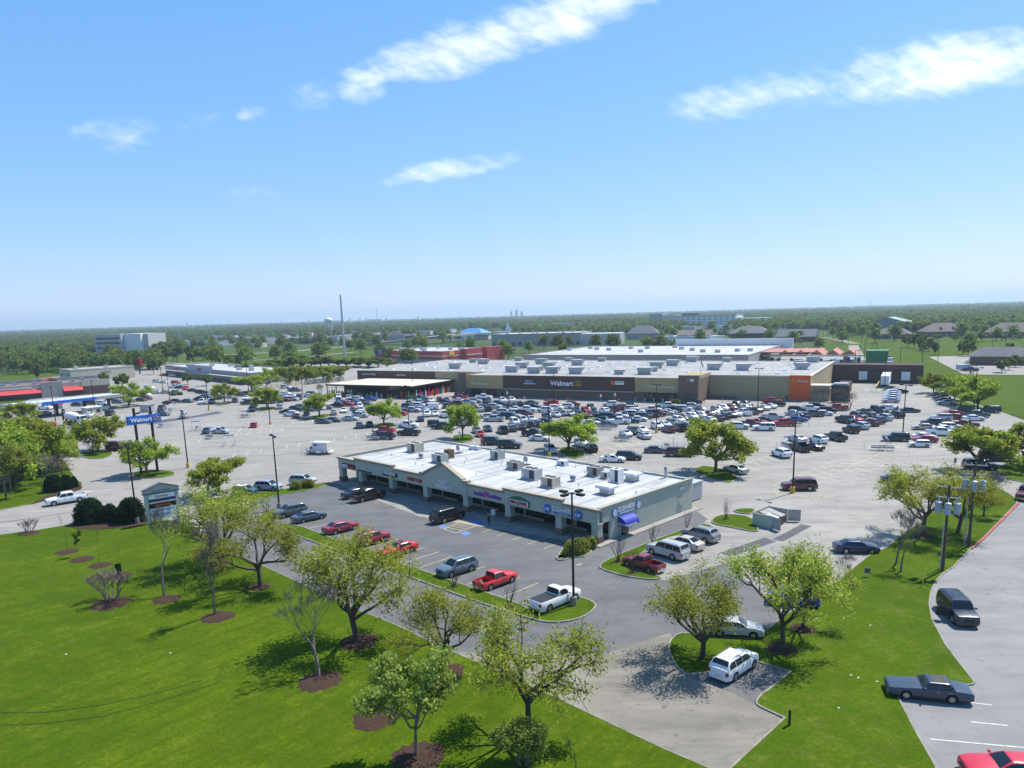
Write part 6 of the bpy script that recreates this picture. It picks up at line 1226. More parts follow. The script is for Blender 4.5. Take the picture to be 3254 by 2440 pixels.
# dark evergreen bushes
EVB = []
for x, y, ty, wp, lb in ((800, 992, 800, 260, 'large dark magnolia bush nearest the road bend'), (975, 992, 848, 130, 'smaller dark magnolia between the two big ones'), (1160, 992, 793, 235, 'large dark magnolia bush beside the shop directory sign'), (478, 725, 590, 155, 'dark evergreen bush behind the white pickup'), (588, 705, 592, 105, 'dark evergreen bush at the entrance nose'), (655, 690, 605, 50, 'small dark bush at the tip of the entrance nose')):
    bpx = pz1(x, y); gq = G(*bpx); wq = wp / 2.765 * (gq.y * cos(PITCH) + EYE * sin(PITCH)) / FPX
    EVB.append((bpx, wq * .92, rise(*bpx, pz1(0, ty)[1]), lb))
# clipped shrubs
def shrub(px_, py_, sx, sy, h, label, lm=LEAF_FRESH, seed=1, n=900, rz=YAWG, lf=(.13, .09, .08), ex=.5, ez=.8):
    fl, fw_, fs = lf
    g = G(px_, py_); rng = random.Random(seed); core = MB(); lf = MB(); K = 10
    vs = []
    for i in range(6):
        for j in range(K): a, e = 2 * pi * j / K, pi / 2 * i / 5; vs.append((sx / 2 * .9 * cos(a) * cos(e) ** ex, sy / 2 * .9 * sin(a) * cos(e) ** ex, h * .92 * sin(e) ** ez))
    core.add(vs, [(i * K + j, i * K + (j + 1) % K, (i + 1) * K + (j + 1) % K, (i + 1) * K + j) for i in range(5) for j in range(K)])
    for _ in range(n):
        a, e = rng.uniform(0, 2 * pi), math.asin(rng.random()); f = rng.uniform(.9, 1.07); bump_ = 1 + .07 * sin(a * 5 + e * 4 + seed)
        leaf_quads(lf, (sx / 2 * cos(a) * cos(e) ** ex * f * bump_, sy / 2 * sin(a) * cos(e) ** ex * f * bump_, h * sin(e) ** ez * f), 2, fs, fl, fw_, rng)
    t = thing('clipped_shrub', label, 'shrub', (g.x, g.y, .08), rz); core.build('core', LEAF_DARK, t, 60); lf.build('foliage', lm, t); return t
shrub(1832, 1758, 3.9, 2.3, 1.6, 'wide clipped green shrub at the shop corner kerb', seed=3, n=1800, rz=radians(45)); shrub(1874, 1742, 1.7, 1.5, 1.4, 'smaller round shrub at the end of the wide clipped one', seed=4)
shrub(*pz2(668, 705), 2.0, 2.0, 1.3, 'round clipped bush left of its twin beside the silver suv', LEAF_OAK, 5); shrub(*pz2(772, 690), 2.6, 2.0, 1.4, 'round clipped bush nearer the shop row', LEAF_OAK, 6); shrub(*zo(170, 1432), 3, 3, 1.8, 'round green bush at the pharmacy entrance', LEAF_LOT, 7, 400)
for i, (x, y) in enumerate(((1525, 985), (1580, 980))): shrub(*zl(x, y), 5, 2, 1.2, 'low hedge by the far left lot, %s one' % ORD[i + 1], LEAF_LOT, 8 + i, 300)
for i, (bpx, wq, hq, lb) in enumerate(EVB):
    o = shrub(*bpx, wq, wq, hq, lb, LEAF_DARK, 40 + i, 2200, lf=(.30, .17, .26), ex=.85, ez=.95); o.name = 'evergreen_bush'; o['category'] = 'bush'
# bare trees
BAREM = {}
def bare_px(name, key, bx, by, ty, wpx, label, mk, mat=TWIG, group=None, cat='tree', z=.08):
    if key not in BAREM: wd, h, r = mk(); BAREM[key] = (wd.mesh('branches_' + key, mat, 60), h, r)
    me, h, r = BAREM[key]; g = G(bx, by); H = max(1.0, rise(bx, by, ty)); W = wpx * (g.y * cos(PITCH) + EYE * sin(PITCH)) / FPX
    o = link(name, me, None, (g.x, g.y, z), RND.uniform(0, 6.28)); o.scale = (W / 2 / r, W / 2 / r, H / h); tag(o, label, cat, group); return o
mkA = lambda: bare(201, 8, 3.6, 2.2, 1, 7, .15, .12); mkB = lambda: bare(205, 8, 2.6, 2.0, 1, 7, .14, .22); mkS = lambda: bare(210, 3.5, 1.8, .5, 7, 4, .035, .25); mkC = lambda: bare(215, 2.6, 1.2, 1.2, 5, 2, .07, .25, True); mkT = lambda: bare(220, 4.5, .8, 2.0, 1, 3, .05, .5)
bare_px('bare_tree', 'a', *zb_(1085, 532), zb_(0, -25)[1], 190, 'bare spreading tree, left one of the pair on the lawn', mkA)
bare_px('bare_tree', 'b', *zb_(1418, 655), zb_(0, 40)[1], 130, 'bare upright tree, right one of the pair on the lawn', mkB)
bare_px('bare_tree', 'a2', *zb_(2100, 1065), zb_(0, 470)[1], 235, 'bare tree with many fine twigs below the tall oak', lambda: bare(230, 7.5, 3.6, 1.8, 1, 7, .15, .12))
bare_px('bare_shrub', 's', *zb_(735, 562), zb_(0, 370)[1], 130, 'many stemmed bare shrub in the wide mulch bed', mkS, cat='shrub')
SAP = None
for i, (x, y, ty, wp) in enumerate(((445, 222, -20, 50), (655, 318, 75, 44), (515, 268, 120, 36), (785, 395, 200, 50))):
    sap_ = bare_px('sapling', 't', *zb_(x, y), zb_(0, ty)[1], wp * .48, ('slim bare sapling farthest from the viewer', 'slim bare sapling on the third mulch ring', 'short leafy sapling on the second mulch ring', 'young sapling in a dark wire cage')[i], mkT, BARK); SAP = sap_ if i == 2 else SAP
bare_px('sapling', 't', 1180, 2268, 2110, 40, 'thin bare sapling behind the fresh green young tree', mkT, BARK); bare_px('sapling', 't', 1830, 2445, 2325, 90, 'thin bare sapling at the bottom edge', mkT, BARK)
g = G(*zb_(515, 268)); lf = MB(); rng = random.Random(5)
for k in range(26): leaf_quads(lf, (rng.gauss(0, .25), rng.gauss(0, .25), rng.uniform(1.6, 3.1)), 9, .22, .2, .12, rng)
q = lf.build('crown', LEAF_DARK, SAP); q.scale = tuple(1 / v for v in SAP.scale)
g = G(*zb_(785, 395)); b = MB(); b.tube([(0, 0, 0), (0, 0, 1.3)], .35, 10, 0, False); tag(b.build('tree_guard', BLACKM, None, None, (g.x, g.y, .1)), 'dark mesh guard round the young sapling', 'tree guard')
bare_px('bare_shrub', 's2', *zb_(190, 108), zb_(0, 28)[1], 58, 'small fan shaped bare shrub by the road', lambda: bare(240, 2, 1.1, .4, 8, 3, .03, .3), cat='shrub')
bare_px('bare_tree', 'a', *pz1(375, 745), pz1(0, 400)[1], 80, 'bare vase shaped tree behind the white pickup', mkA); bare_px('bare_tree', 's3', *pz1(525, 640), pz1(0, 420)[1], 95, 'wide bare crown above the evergreen bush', lambda: bare(244, 4, 2.6, .9, 5, 5, .06, .3))
bare_px('bare_tree', 'b', *pz1(150, 690), pz1(0, 420)[1], 50, 'thin bare tree in the left thicket', mkB); bare_px('bare_tree', 'b', *pz1(100, 745), pz1(0, 470)[1], 40, 'second thin bare tree in the left thicket', mkB)
bare_px('bare_tree', 'a', 2862, 1820, 1640, 135, 'bare tree beside the dark blue sedan', mkA, TWIG); bare_px('bare_tree', 'a2', 2713, 1876, 1768, 105, 'small bare tree near the little grey sign', lambda: bare(230, 7.5, 3.6, 1.8, 1, 7, .15, .12)); bare_px('bare_shrub', 's3', 3140, 1572, 1500, 120, 'bare brushy thicket at the verge end', lambda: bare(244, 4, 2.6, .9, 5, 5, .06, .3), cat='shrub'); bare_px('bare_tree', 'a2', 2846, 1795, 1600, 120, 'pale bare tree in front of the wide verge oak', lambda: bare(230, 7.5, 3.6, 1.8, 1, 7, .15, .12), BARK_L)
bare_px('bare_tree', 's3', *zo(1840, 1420), zo(0, 1230)[1], 66, 'bare crown in front of the orange panel', lambda: None); bare_px('bare_tree', 's3', *zo(2040, 1400), zo(0, 1230)[1], 62, 'bare tree at the end of the superstore front', lambda: None); bare_px('bare_tree', 's3', *zq(325, 1360), zq(0, 1165)[1], 54, 'bare round tree at the service drive', lambda: None); bare_px('bare_tree', 's3', *zm(1510, 1000), zm(0, 895)[1], 60, 'bare tree before the garden centre', lambda: None); bare_px('bare_tree', 's3', *zm(1570, 1010), zm(0, 900)[1], 50, 'second bare tree before the garden centre', lambda: None); bare_px('bare_tree', 's3', *zm(885, 985), zm(0, 890)[1], 30, 'small bare tree left of the garden centre', lambda: None); bare_px('bare_tree', 's3', *zq(1650, 970), zq(0, 800)[1], 46, 'grey bare tree beside the parked trailer', lambda: None); bare_px('bare_tree', 's3', 290, 1435, 1395, 50, 'leaning bare sapling beside the island oak', lambda: None)
MY = [(1443, 1866, 1805, 62, 'beside the blue grey suv'), (1619, 1931, 1850, 62, 'beside the white regular cab pickup'), (1965, 1787, 1704, 52, 'left of the dark red pickup'), (2011, 1822, 1738, 56, 'in front of the dark red pickup'), (2074, 1733, 1668, 44, 'left of the silver suv'), (2183, 1685, 1618, 36, 'at the upper end of the bed'), (2307, 1651, 1584, 34, 'on the dumpster island'), (848, 1628, 1574, 46, 'below the left lamp post'), (1269, 1772, 1718, 40, 'behind the red coupe')]
for i, (x, y, ty, wp, lb) in enumerate(MY):
    bare_px('pruned_tree', 'c%d' % (i % 2), x, y, ty, wp, 'bare pruned multi stem tree ' + lb, (mkC if i % 2 else lambda: bare(216, 2.6, 1.2, 1.2, 6, 2, .07, .25, True)), BARK, 'pruned bare trees', z=.13)
    mulch(x, y, .75, 'small mulch patch under the pruned tree ' + lb)
for x, y, r, lb in ((445, 238, 1.7, 'farthest'), (545, 288, 1.7, 'second farthest'), (662, 328, 1.6, 'third farthest'), (790, 398, 1.7, 'fourth farthest, at the caged sapling'), (735, 580, 2.4, 'widest, under the many stemmed shrub'), (1098, 552, 1.7, 'under the left bare tree'), (1435, 668, 1.9, 'under the right bare tree'), (1450, 312, 1.6, 'by the lane behind the bare pair'), (1708, 468, 1.5, 'under the oak over the lane'), (2100, 1092, 2.1, 'under the twiggy bare tree')): mulch(*zb_(x, y), r, 'mulch ring on the lawn, ' + lb)
for x, y, r, lb in ((915, 830, 2.1, 'under the tall live oak'), (1490, 1035, 1.9, 'under the oak left of the biggest'), (1020, 1332, 2.1, 'left of the fresh green tree'), (1305, 1595, 2.2, 'under the fresh green tree')): mulch(*ze(x, y), r, 'mulch ring on the lawn, ' + lb)
mulch(*zb_(195, 118), 1.7, 'mulch ring on the lawn, under the fan shaped shrub'); mulch(*zd(610, 880), 1.7, 'leaf litter ring under the forked oak'); mulch(*zd(760, 750), 1.5, 'leaf litter ring under the oak behind the forked one'); mulch(2932, 1706, 1.7, 'leaf litter ring under the wide verge oak')
for nm, pts in (('bushes', [pz1(*p) for p in ((620, 1035), (700, 1005), (900, 985), (1270, 970), (1300, 1000), (1200, 1040), (900, 1062), (680, 1062))]), ('nose', [pz1(*p) for p in ((265, 840), (400, 770), (560, 715), (690, 670), (728, 680), (715, 705), (600, 740), (420, 800))])): sheet('mulch_bed', P(pts), .115, MULCH)
# feathery bush in the foreground
g = G(1662, 2432); wd, hh, rr_ = bare(260, 3.2, 2.3, .7, 6, 4, .04, .25); lf = MB(); rng = random.Random(9)
for k in range(2200): v = wd.v[rng.randrange(len(wd.v))]; leaf_quads(lf, v, 5, .3, .17, .05, rng) if v[2] > .7 else None
t = thing('feathery_bush', 'pale feathery bush at the foot of the biggest foreground oak', 'bush', (g.x, g.y, .08)); wd.build('stems', TWIG, t); lf.build('foliage', LEAF_FRESH, t); t.scale = (1.7, 1.7, 1.5)
# ---------------------------------------------------------------- lamp posts, poles and signs
def lamp(bx, by, label, heads=2, base=YELLOWM, H=11.6, yaw=-44.3, pole=BRONZE):
    g = G(bx, by); t = thing('lamp_post', label, 'lamp post', (g.x, g.y, 0), radians(yaw), 'lamp posts of the car park')
    b = MB(); b.tube([(0, 0, 0), (0, 0, .95)], .33, 14); b.build('base', base, t, 40)
    b = MB(); b.tube([(0, 0, .9), (0, 0, H - .2)], [.13, .085], 8); b.build('pole', pole, t, 50)
    dirs = {2: ((1, 0), (-1, 0)), 4: ((1, 0), (-1, 0), (0, 1), (0, -1)), 1: ((1, 0),), 3: ((1, 0), (-1, 0), (0, 1))}[heads]
    for dx, dy in dirs:
        b = MB(); b.tube([(0, 0, H - .35), (dx * .7, dy * .7, H - .25)], .05, 5); b.build('arm', pole, t)
        b = MB(); c = 1.05; b.cbox(dx * c, dy * c, H - .36, .8 if dx else .44, .8 if dy else .44, .2); h = b.build('lamp_head', pole, t)
        b = MB(); b.cbox(dx * c, dy * c, H - .40, .6 if dx else .35, .6 if dy else .35, .02); b.build('lens', WALL_GREY, h)
    return t
LP = [(598, 1486, 'lamp post with yellow base alone on the open left lot', 2, YELLOWM), (888, 1618, 'dark lamp post with pale base beside the pruned tree', 2, KERB), (1823, 1925, 'tall dark lamp post with cream base before the shop corner', 4, KERB), (2519, 1566, 'lamp post with yellow base beside the maroon suv', 2, YELLOWM), (2408, 1297, 'lamp post in front of the plain tan store wall', 2, YELLOWM), (2868, 1392, 'pale topped lamp post at the right rows', 2, YELLOWM), (2086, 1375, 'lamp post with yellow base before the pharmacy wall', 2, YELLOWM), (1746, 1452, 'lamp post with yellow base left of the umbrella oak', 2, YELLOWM), (437, 1664, 'lamp post rising from the magnolia bushes', 2, KERB), (664, 1304, 'lamp post on the far left rows', 2, YELLOWM), (179, 1353, 'lamp post beside the red car near the cement mixer', 2, YELLOWM), (859, 1348, 'lamp post beside the blue pickup', 2, YELLOWM), (1300, 1368, 'lamp post crossing the white and navy pickups', 2, YELLOWM), (962, 1254, 'lamp post by the grey box trailer', 2, YELLOWM), (790, 1241, 'lamp post at the far tree row', 2, YELLOWM), (1313, 1249, 'lamp post before the garden centre corner', 2, YELLOWM), (1761, 1292, 'lamp post before the big white store letters', 2, YELLOWM), (2810, 1242, 'lamp post beside the row of white cars', 1, YELLOWM), (3094, 1306, 'lamp post in front of the large right oak', 1, KERB), (540, 1275, 'lamp post near the far white suvs', 1, KERB), (518, 1240, 'lamp post left of the far shop row', 2, KERB), (304, 1320, 'lamp post by the fuel kiosk', 1, KERB), (2714, 1208, 'lamp post by the loading ramp', 1, YELLOWM), (3150, 1140, 'lamp post in the field car park', 2, KERB)]
for bx, by, lb, n, base in LP: lamp(bx, by, lb, n, base, yaw=-60 if n == 2 else -44.3)
def upole(bx, by, ty, label, xf=0, arms=1, r=.17):
    g = G(bx, by); H = rise(bx, by, ty); t = thing('utility_pole', label, 'utility pole', (g.x, g.y, 0), radians(-30), 'timber utility poles')
    b = MB(); b.tube([(0, 0, 0), (0, 0, H)], [r, r * .7], 8); b.build('pole', WOODP, t, 50)
    for k in range(arms):
        z = H - .35 - k * 1.1; b = MB(); b.box(-1.15, 1.15, -.06, .06, z, z + .12); a = b.build('cross_arm', WALL_TAUPE, t)
        for x in (-1.0, -.4, 1.0): b = MB(); b.tube([(x, 0, z + .12), (x, 0, z + .34)], [.05, .04], 6); b.build('insulator', WALL_WHITE, a)
    for k in range(xf):
        x = (-.85, 0, .85)[k]; y = (-.15, -.6, -.15)[k]; z = H * .68; b = MB(); b.tube([(x, y, z), (x, y, z + 1.15), (x, y, z + 1.25)], [.34, .34, .12], 14); b.build('transformer', XFMR, t, 50)
        b = MB(); b.tube([(x, y, z + 1.25), (x * .9, y * .8, z + 1.7)], .04, 5); b.build('bushing', WALL_WHITE, t)
    return t
upole(2995, 1815, 1540, 'nearer utility pole with three grey transformers', 3, 2); upole(3078, 1738, 1470, 'farther utility pole with three grey transformers', 3, 2)
UP = [(445, 800, 660), (495, 830, 590), (575, 770, 650), (615, 750, 570), (635, 760, 620), (690, 830, 700), (870, 990, 680), (1105, 1020, 690), (1285, 850, 610), (165, 610, 460), (325, 655, 550), (465, 640, 530), (2010, 700, 600), (1665, 740, 610), (55, 600, 480)]
for i, (x, y, ty) in enumerate(sorted(UP)): upole(*zq(x, y), zq(0, ty)[1], 'bare utility pole along the grass ditch, %s from the left' % ORD[i + 1], 0, 1, .14)
def wire(a, b_, sag, label):
    m = MB(); m.tube([Vector(a).lerp(Vector(b_), k / 8) - Vector((0, 0, sag * 4 * (k / 8) * (1 - k / 8))) for k in range(9)], .014, 4); tag(m.build('power_line', BLACKM), label, 'cable')
pa, pb = G(2995, 1815), G(3078, 1738); wire(pa + Vector((0, 0, 12)), pb + Vector((0, 0, 12)), .3, 'cable between the two transformer poles'); wire(pb + Vector((0, 0, 12)), pb * 1.6 + Vector((25, 0, 12)), .6, 'cable running from the farther transformer pole to the right')
for bx, by, ty, lb in ((2988, 1810, 1665, 'thin galvanised conduit pole beside the nearer transformer pole'), (3064, 1735, 1580, 'thin galvanised conduit pole beside the farther transformer pole')):
    g = G(bx, by); H = rise(bx, by, ty); b = MB(); b.tube([(0, 0, 0), (0, 0, H)], .07, 7); t = b.build('conduit_pole', GALV, None, None, (g.x, g.y, 0)); tag(t, lb, 'pole')
    b = MB(); b.cbox(0, 0, .8, .3, .2, .4); b.build('meter_box', XFMR, t)
# pylon sign of the superstore
a, c = G(450, 1507), G(501, 1498); yw_ = atan2(c.y - a.y, c.x - a.x); mid_ = (a + c) / 2
py = thing('pylon_sign', 'blue pylon sign with white letters on two tall posts', 'sign', (mid_.x, mid_.y, 0), yw_); hp = 13.0; half_ = (c - a).length / 2
for s in (-1, 1): b = MB(); b.tube([(s * half_, 0, 0), (s * half_, 0, hp - .2)], .24, 10); b.build('post', BRONZE, py, 50)
def on_sign(px_, py__, o, yaw):
    r = px_dir(px_, py__); n = Vector((-sin(yaw), cos(yaw), 0)); e = Vector((cos(yaw), sin(yaw), 0)); k = ((o - Vector((0, 0, EYE))).dot(n)) / r.dot(n); q = Vector((0, 0, EYE)) + r * k; return (q - o).dot(e), q.z
sl_, zt = on_sign(*pz1(1112, 65), mid_, yw_); sr_, zt2 = on_sign(*pz1(1400, 40), mid_, yw_); _, zb1 = on_sign(*pz1(1117, 143), mid_, yw_); zt = (zt + zt2) / 2
print('pylon', sl_, sr_, zt, zb1)
b = MB(); b.box(sl_, sr_, -.45, .45, zb1, zt); sg = b.build('sign_box', BLUESIGN, py)
scx = (sl_ + sr_) / 2; wsp = sr_ - sl_; text(py, 'Walmart', wsp * .178, (scx - wsp * .11, -.48, (zt + zb1) / 2), (1, 0, 0), WHITESIGN, .02, bold=.03); spark(py, (sr_ - wsp * .145, -.47, (zt + zb1) / 2), (zt - zb1) * .36, YELSIGN)
for f in (.25, .65):
    b = MB(); x = sl_ + wsp * f; b.tube([(x, -.2, zt), (x, -.9, zt + .55)], .04, 5); b.cbox(x, -1.0, zt + .45, .9, .35, .2); b.build('flood_lamp', BRONZE, py)
# shop directory sign
a, c = G(474, 1668), G(570, 1650); yw2 = atan2(c.y - a.y, c.x - a.x); m2 = (a + c) / 2; hw2 = (c - a).length / 2
ds = thing('directory_sign', 'gabled shop directory sign with tenant panels beside magnolia bushes', 'sign', (m2.x, m2.y, 0), yw2); HB = 4.55
for s in (-1, 1): b = MB(); b.box(s * hw2 - .22, s * hw2 + .22, -.25, .25, 0, HB); b.build('post', STUCCO, ds)
b = MB(); b.box(-hw2 + .24, hw2 - .24, -.20, .20, .9, HB); b.build('panel_frame', BLACKM, ds)
b = MB(); q = [(-hw2 - .32, HB), (hw2 + .32, HB), (hw2 + .32, HB + .42), (0, HB + 1.25), (-hw2 - .32, HB + .42)]; b.add([(x, -.3, z) for x, z in q] + [(x, .3, z) for x, z in q], [(0, 1, 2, 3, 4), (9, 8, 7, 6, 5)] + [(i, 5 + i, 5 + (i + 1) % 5, (i + 1) % 5) for i in range(5)]); b.build('gable', UNIT, ds)
b = MB()
for (x0, zz0), (x1, zz1) in (((-hw2 - .45, HB + .40), (0, HB + 1.25)), ((0, HB + 1.25), (hw2 + .45, HB + .40))): b.hexa([(x0, -.4, zz0), (x1, -.4, zz1), (x1, .4, zz1), (x0, .4, zz0), (x0, -.4, zz0 + .13), (x1, -.4, zz1 + .13), (x1, .4, zz1 + .13), (x0, .4, zz0 + .13)])
b.box(-hw2 - .42, hw2 + .42, -.36, .36, HB - .12, HB + .02); b.build('gable_trim', SHINGLE_G, ds)
text(ds, 'COMMONS', .36, (0, -.31, HB + .22), (1, 0, 0), SHINGLE_G, .01, wide=1.3)
PW = 2 * hw2 - .6; z = HB - .2
for h, mt, tx in ((.72, WHITESIGN, (('GameStop', .42, REDSIGN),)), (.40, NAVY, ()), (.24, CREAMS, ()), (.68, BLACKM, (('FIREHOUSE', .42, ORANGE),)), (.68, LTBLUE, (('baskin BR robbins', .40, PURPLE),)), (.6, LTBLUE, (('CLEANERS', .42, BLUESIGN),)), (.5, WALL_WHITE, ())):
    b = MB(); b.box(-PW / 2, PW / 2, -.26, -.2, z - h + .04, z); b.build('tenant_panel', mt, ds)
    for body, sz, m_ in tx: text(ds, body, sz, (0, -.27, z - h / 2), (1, 0, 0), m_, .006, bold=.01)
    z -= h
# small upright signs
def post_sign(bx, by, ty, label, shape, mat, face, cat='sign', body=None):
    g = G(bx, by); H = max(1.2, rise(bx, by, ty)); t = thing('sign_post', label, cat, (g.x, g.y, 0), radians(face), 'small sign posts'); b = MB(); b.tube([(0, 0, 0), (0, 0, H)], .05, 6); b.build('post', GALV if mat is not REDSIGN else YELLOWM, t)
    b = MB()
    if shape == 'oct': disc(b, (0, -.06, H - .38), .42, (0, -1, 0), .03, 8)
    else: b.box(-.3, .3, -.09, -.06, H - .85, H)
    b.build('plate', mat, t)
    if shape == 'oct': text(t, 'STOP', .22, (0, -.1, H - .38), (1, 0, 0), WHITESIGN, .005)
SG = [(1533, 1425, 1391, 'stop sign on an orange post behind the shop roof', 'oct', REDSIGN), (1461, 1405, 1371, 'white sign on the round oak island', 'box', LTBLUE), (1934, 1482, 1442, 'narrow sign post beside the white coupe', 'box', WHITESIGN), (1966, 1283, 1265, 'red stop sign left of the pharmacy entrance', 'oct', REDSIGN), (2128, 1283, 1267, 'red stop sign at the pharmacy doors', 'oct', REDSIGN), (1804, 1283, 1262, 'stop sign before the dark brown wall', 'oct', REDSIGN), (1954, 1278, 1249, 'tall white sign at the brown wall', 'box', WHITESIGN), (1909, 1277, 1253, 'short white sign at the brown wall', 'box', WHITESIGN), (1612, 1268, 1244, 'white sign left of the store letters', 'box', WHITESIGN), (1667, 1288, 1260, 'grey sign on a cream post near the grey sedan', 'box', WALL_GREY), (1516, 1262, 1252, 'stop sign at the home entrance', 'oct', REDSIGN), (1380, 1270, 1249, 'dark sign near the garden centre corner', 'box', BLACKM), (1567, 1652, 1618, 'white bay sign on the shop walk', 'box', WHITESIGN), (3032, 1492, 1455, 'slim sign post at the right lot exit', 'box', WALL_GREY), (662, 1568, 1545, 'small sign post before the verge oak', 'box', WALL_TAUPE)]
for s in SG: post_sign(s[0], s[1], s[2], s[3], s[4], s[5], 20)
g = G(2508, 2308); b = MB(); b.tube([(0, 0, 0), (0, 0, 1.15)], .09, 8); tag(b.build('bollard', BLACKM, None, None, (g.x, g.y, .08)), 'short dark post at the end of the concrete apron', 'bollard')
g = G(*zd(1178, 405)); t = thing('yard_sign', 'small grey yard sign on the verge grass', 'sign', (g.x, g.y, .1), radians(-20)); b = MB(); b.box(-.28, .28, -.02, .02, .4, .95); b.build('board', SHINGLE_G, t)
for s in (-.2, .2): b = MB(); b.box(s - .015, s + .015, -.015, .015, 0, .4); b.build('stake', GALV, t)
g = G(*zd(1540, 470)); b = MB(); b.tube([(0, 0, 0), (.35, .3, 2.4)], .045, 6); tag(b.build('guy_marker', flat('marker_yellow', (.62, .62, .04), .5), None, None, (g.x, g.y, .1)), 'leaning yellow guy wire marker on the verge', 'marker')
for i, x in enumerate((-50, -47, -44, -41)): p = ww(x, -15.0); b = MB(); b.tube([(0, 0, 0), (0, 0, 1.2)], .12, 8); tag(b.build('bollard', WHITEM, None, None, (p.x, p.y, .02)), 'white bollard at the pharmacy doors, %s from the left' % ORD[i + 1], 'bollard', 'bollards at the pharmacy doors')
# cart corrals
def corral(px_, py__, L, label, yaw=-76, carts=3, sign=True):
    g = G(px_, py__); t = thing('cart_corral', label, 'cart corral', (g.x, g.y, 0), radians(yaw), 'cart corrals')
    for s in (-1, 1):
        for z in (.45, .95): b = MB(); b.tube([(-L / 2, s * 1.1, z), (L / 2, s * 1.1, z)], .03, 5); b.build('rail', GALV, t)
        for k in range(4): x = -L / 2 + L * k / 3; b = MB(); b.tube([(x, s * 1.1, 0), (x, s * 1.1, .97)], .035, 5); b.build('post', GALV, t)
    if sign:
        for s in (-1, 1): b = MB(); b.tube([(0, s * 1.1, 0), (0, s * 1.1, 2.6)], .035, 5); b.build('post', GALV, t)
        b = MB(); b.box(-.04, .04, -1.1, 1.1, 2.3, 2.65); b.build('sign_board', LTBLUE, t)
    for k in range(carts):
        x = -L * .3 + k * .8; m = Matrix.Rotation(radians(yaw), 4, 'Z') @ Vector((x, RND.uniform(-.4, .4), 0)); cart((g.x + m.x, g.y + m.y), yaw, 'shopping cart in the ' + label.replace('cart corral', 'corral') + ', %s' % ORD[k + 1])
CARTM = []
def cart(p, yaw, label):
    if not CARTM:
        b = MB(); b.add([(-.4, -.24, .45), (.45, -.2, .45), (.45, .2, .45), (-.4, .24, .45), (-.5, -.3, .98), (.5, -.25, .90), (.5, .25, .90), (-.5, .3, .98)], [(0, 1, 2, 3), (0, 4, 5, 1), (1, 5, 6, 2), (2, 6, 7, 3), (3, 7, 4, 0)]); CARTM.append(b.mesh('basket', GALV))
        b = MB()
        for s in (-.24, .24): b.tube([(-.45, s, .98), (-.42, s, .12), (.42, s, .12)], .02, 4)
        CARTM.append(b.mesh('cart_frame', GALV)); b = MB(); b.tube([(-.55, -.28, 1.02), (-.55, .28, 1.02)], .03, 5); CARTM.append(b.mesh('handle', BLUESIGN))
    t = thing('shopping_cart', label, 'shopping cart', (p[0], p[1], 0), radians(yaw), 'shopping carts')
    for nm, m in zip(('basket', 'cart_frame', 'handle'), CARTM): link(nm, m, t)
CRL = [(1981, 1402, 5.4, 'cart corral before the white sedan with blue windscreen', -40, 4), (2815, 1431, 7.5, 'long cart corral left of the white hatchback', -16, 5), (2505, 1425, 5, 'cart corral under the small blue banner', -76, 3), (1196, 1398, 6.5, 'cart corral below the navy pickup', -16, 4), (1000, 1441, 5, 'cart corral beside the white box van', -16, 3), (1114, 1338, 4.6, 'cart corral below the silver sedan', -16, 3), (782, 1327, 4.5, 'cart corral left of the blue pickup', -16, 3), (548, 1308, 4.5, 'cart corral beside the grey pickup', -16, 2), (624, 1368, 4.5, 'cart corral left of the navy sedan', -76, 2), (527, 1357, 6, 'cart corral right of the pylon sign', -16, 2), (680, 1394, 7, 'cart corral below the silver suv', -16, 3), (729, 1416, 5, 'cart corral farthest out on the open left lot', -76, 0), (1928, 1364, 4.6, 'cart corral below the grey sedan by the lamp', -16, 4), (2538, 1353, 4.6, 'cart corral right of the red pickup', -16, 3), (2140, 1422, 4.6, 'cart corral above the dark maroon suv', -16, 1), (387, 1349, 4.6, 'cart corral left of the pylon sign', -16, 2), (2775, 1245, 6, 'cart corral by the row of white cars', -16, 0)]
for x, y, L, lb, yw_, n in CRL: corral(x, y, L, lb, yw_, n)
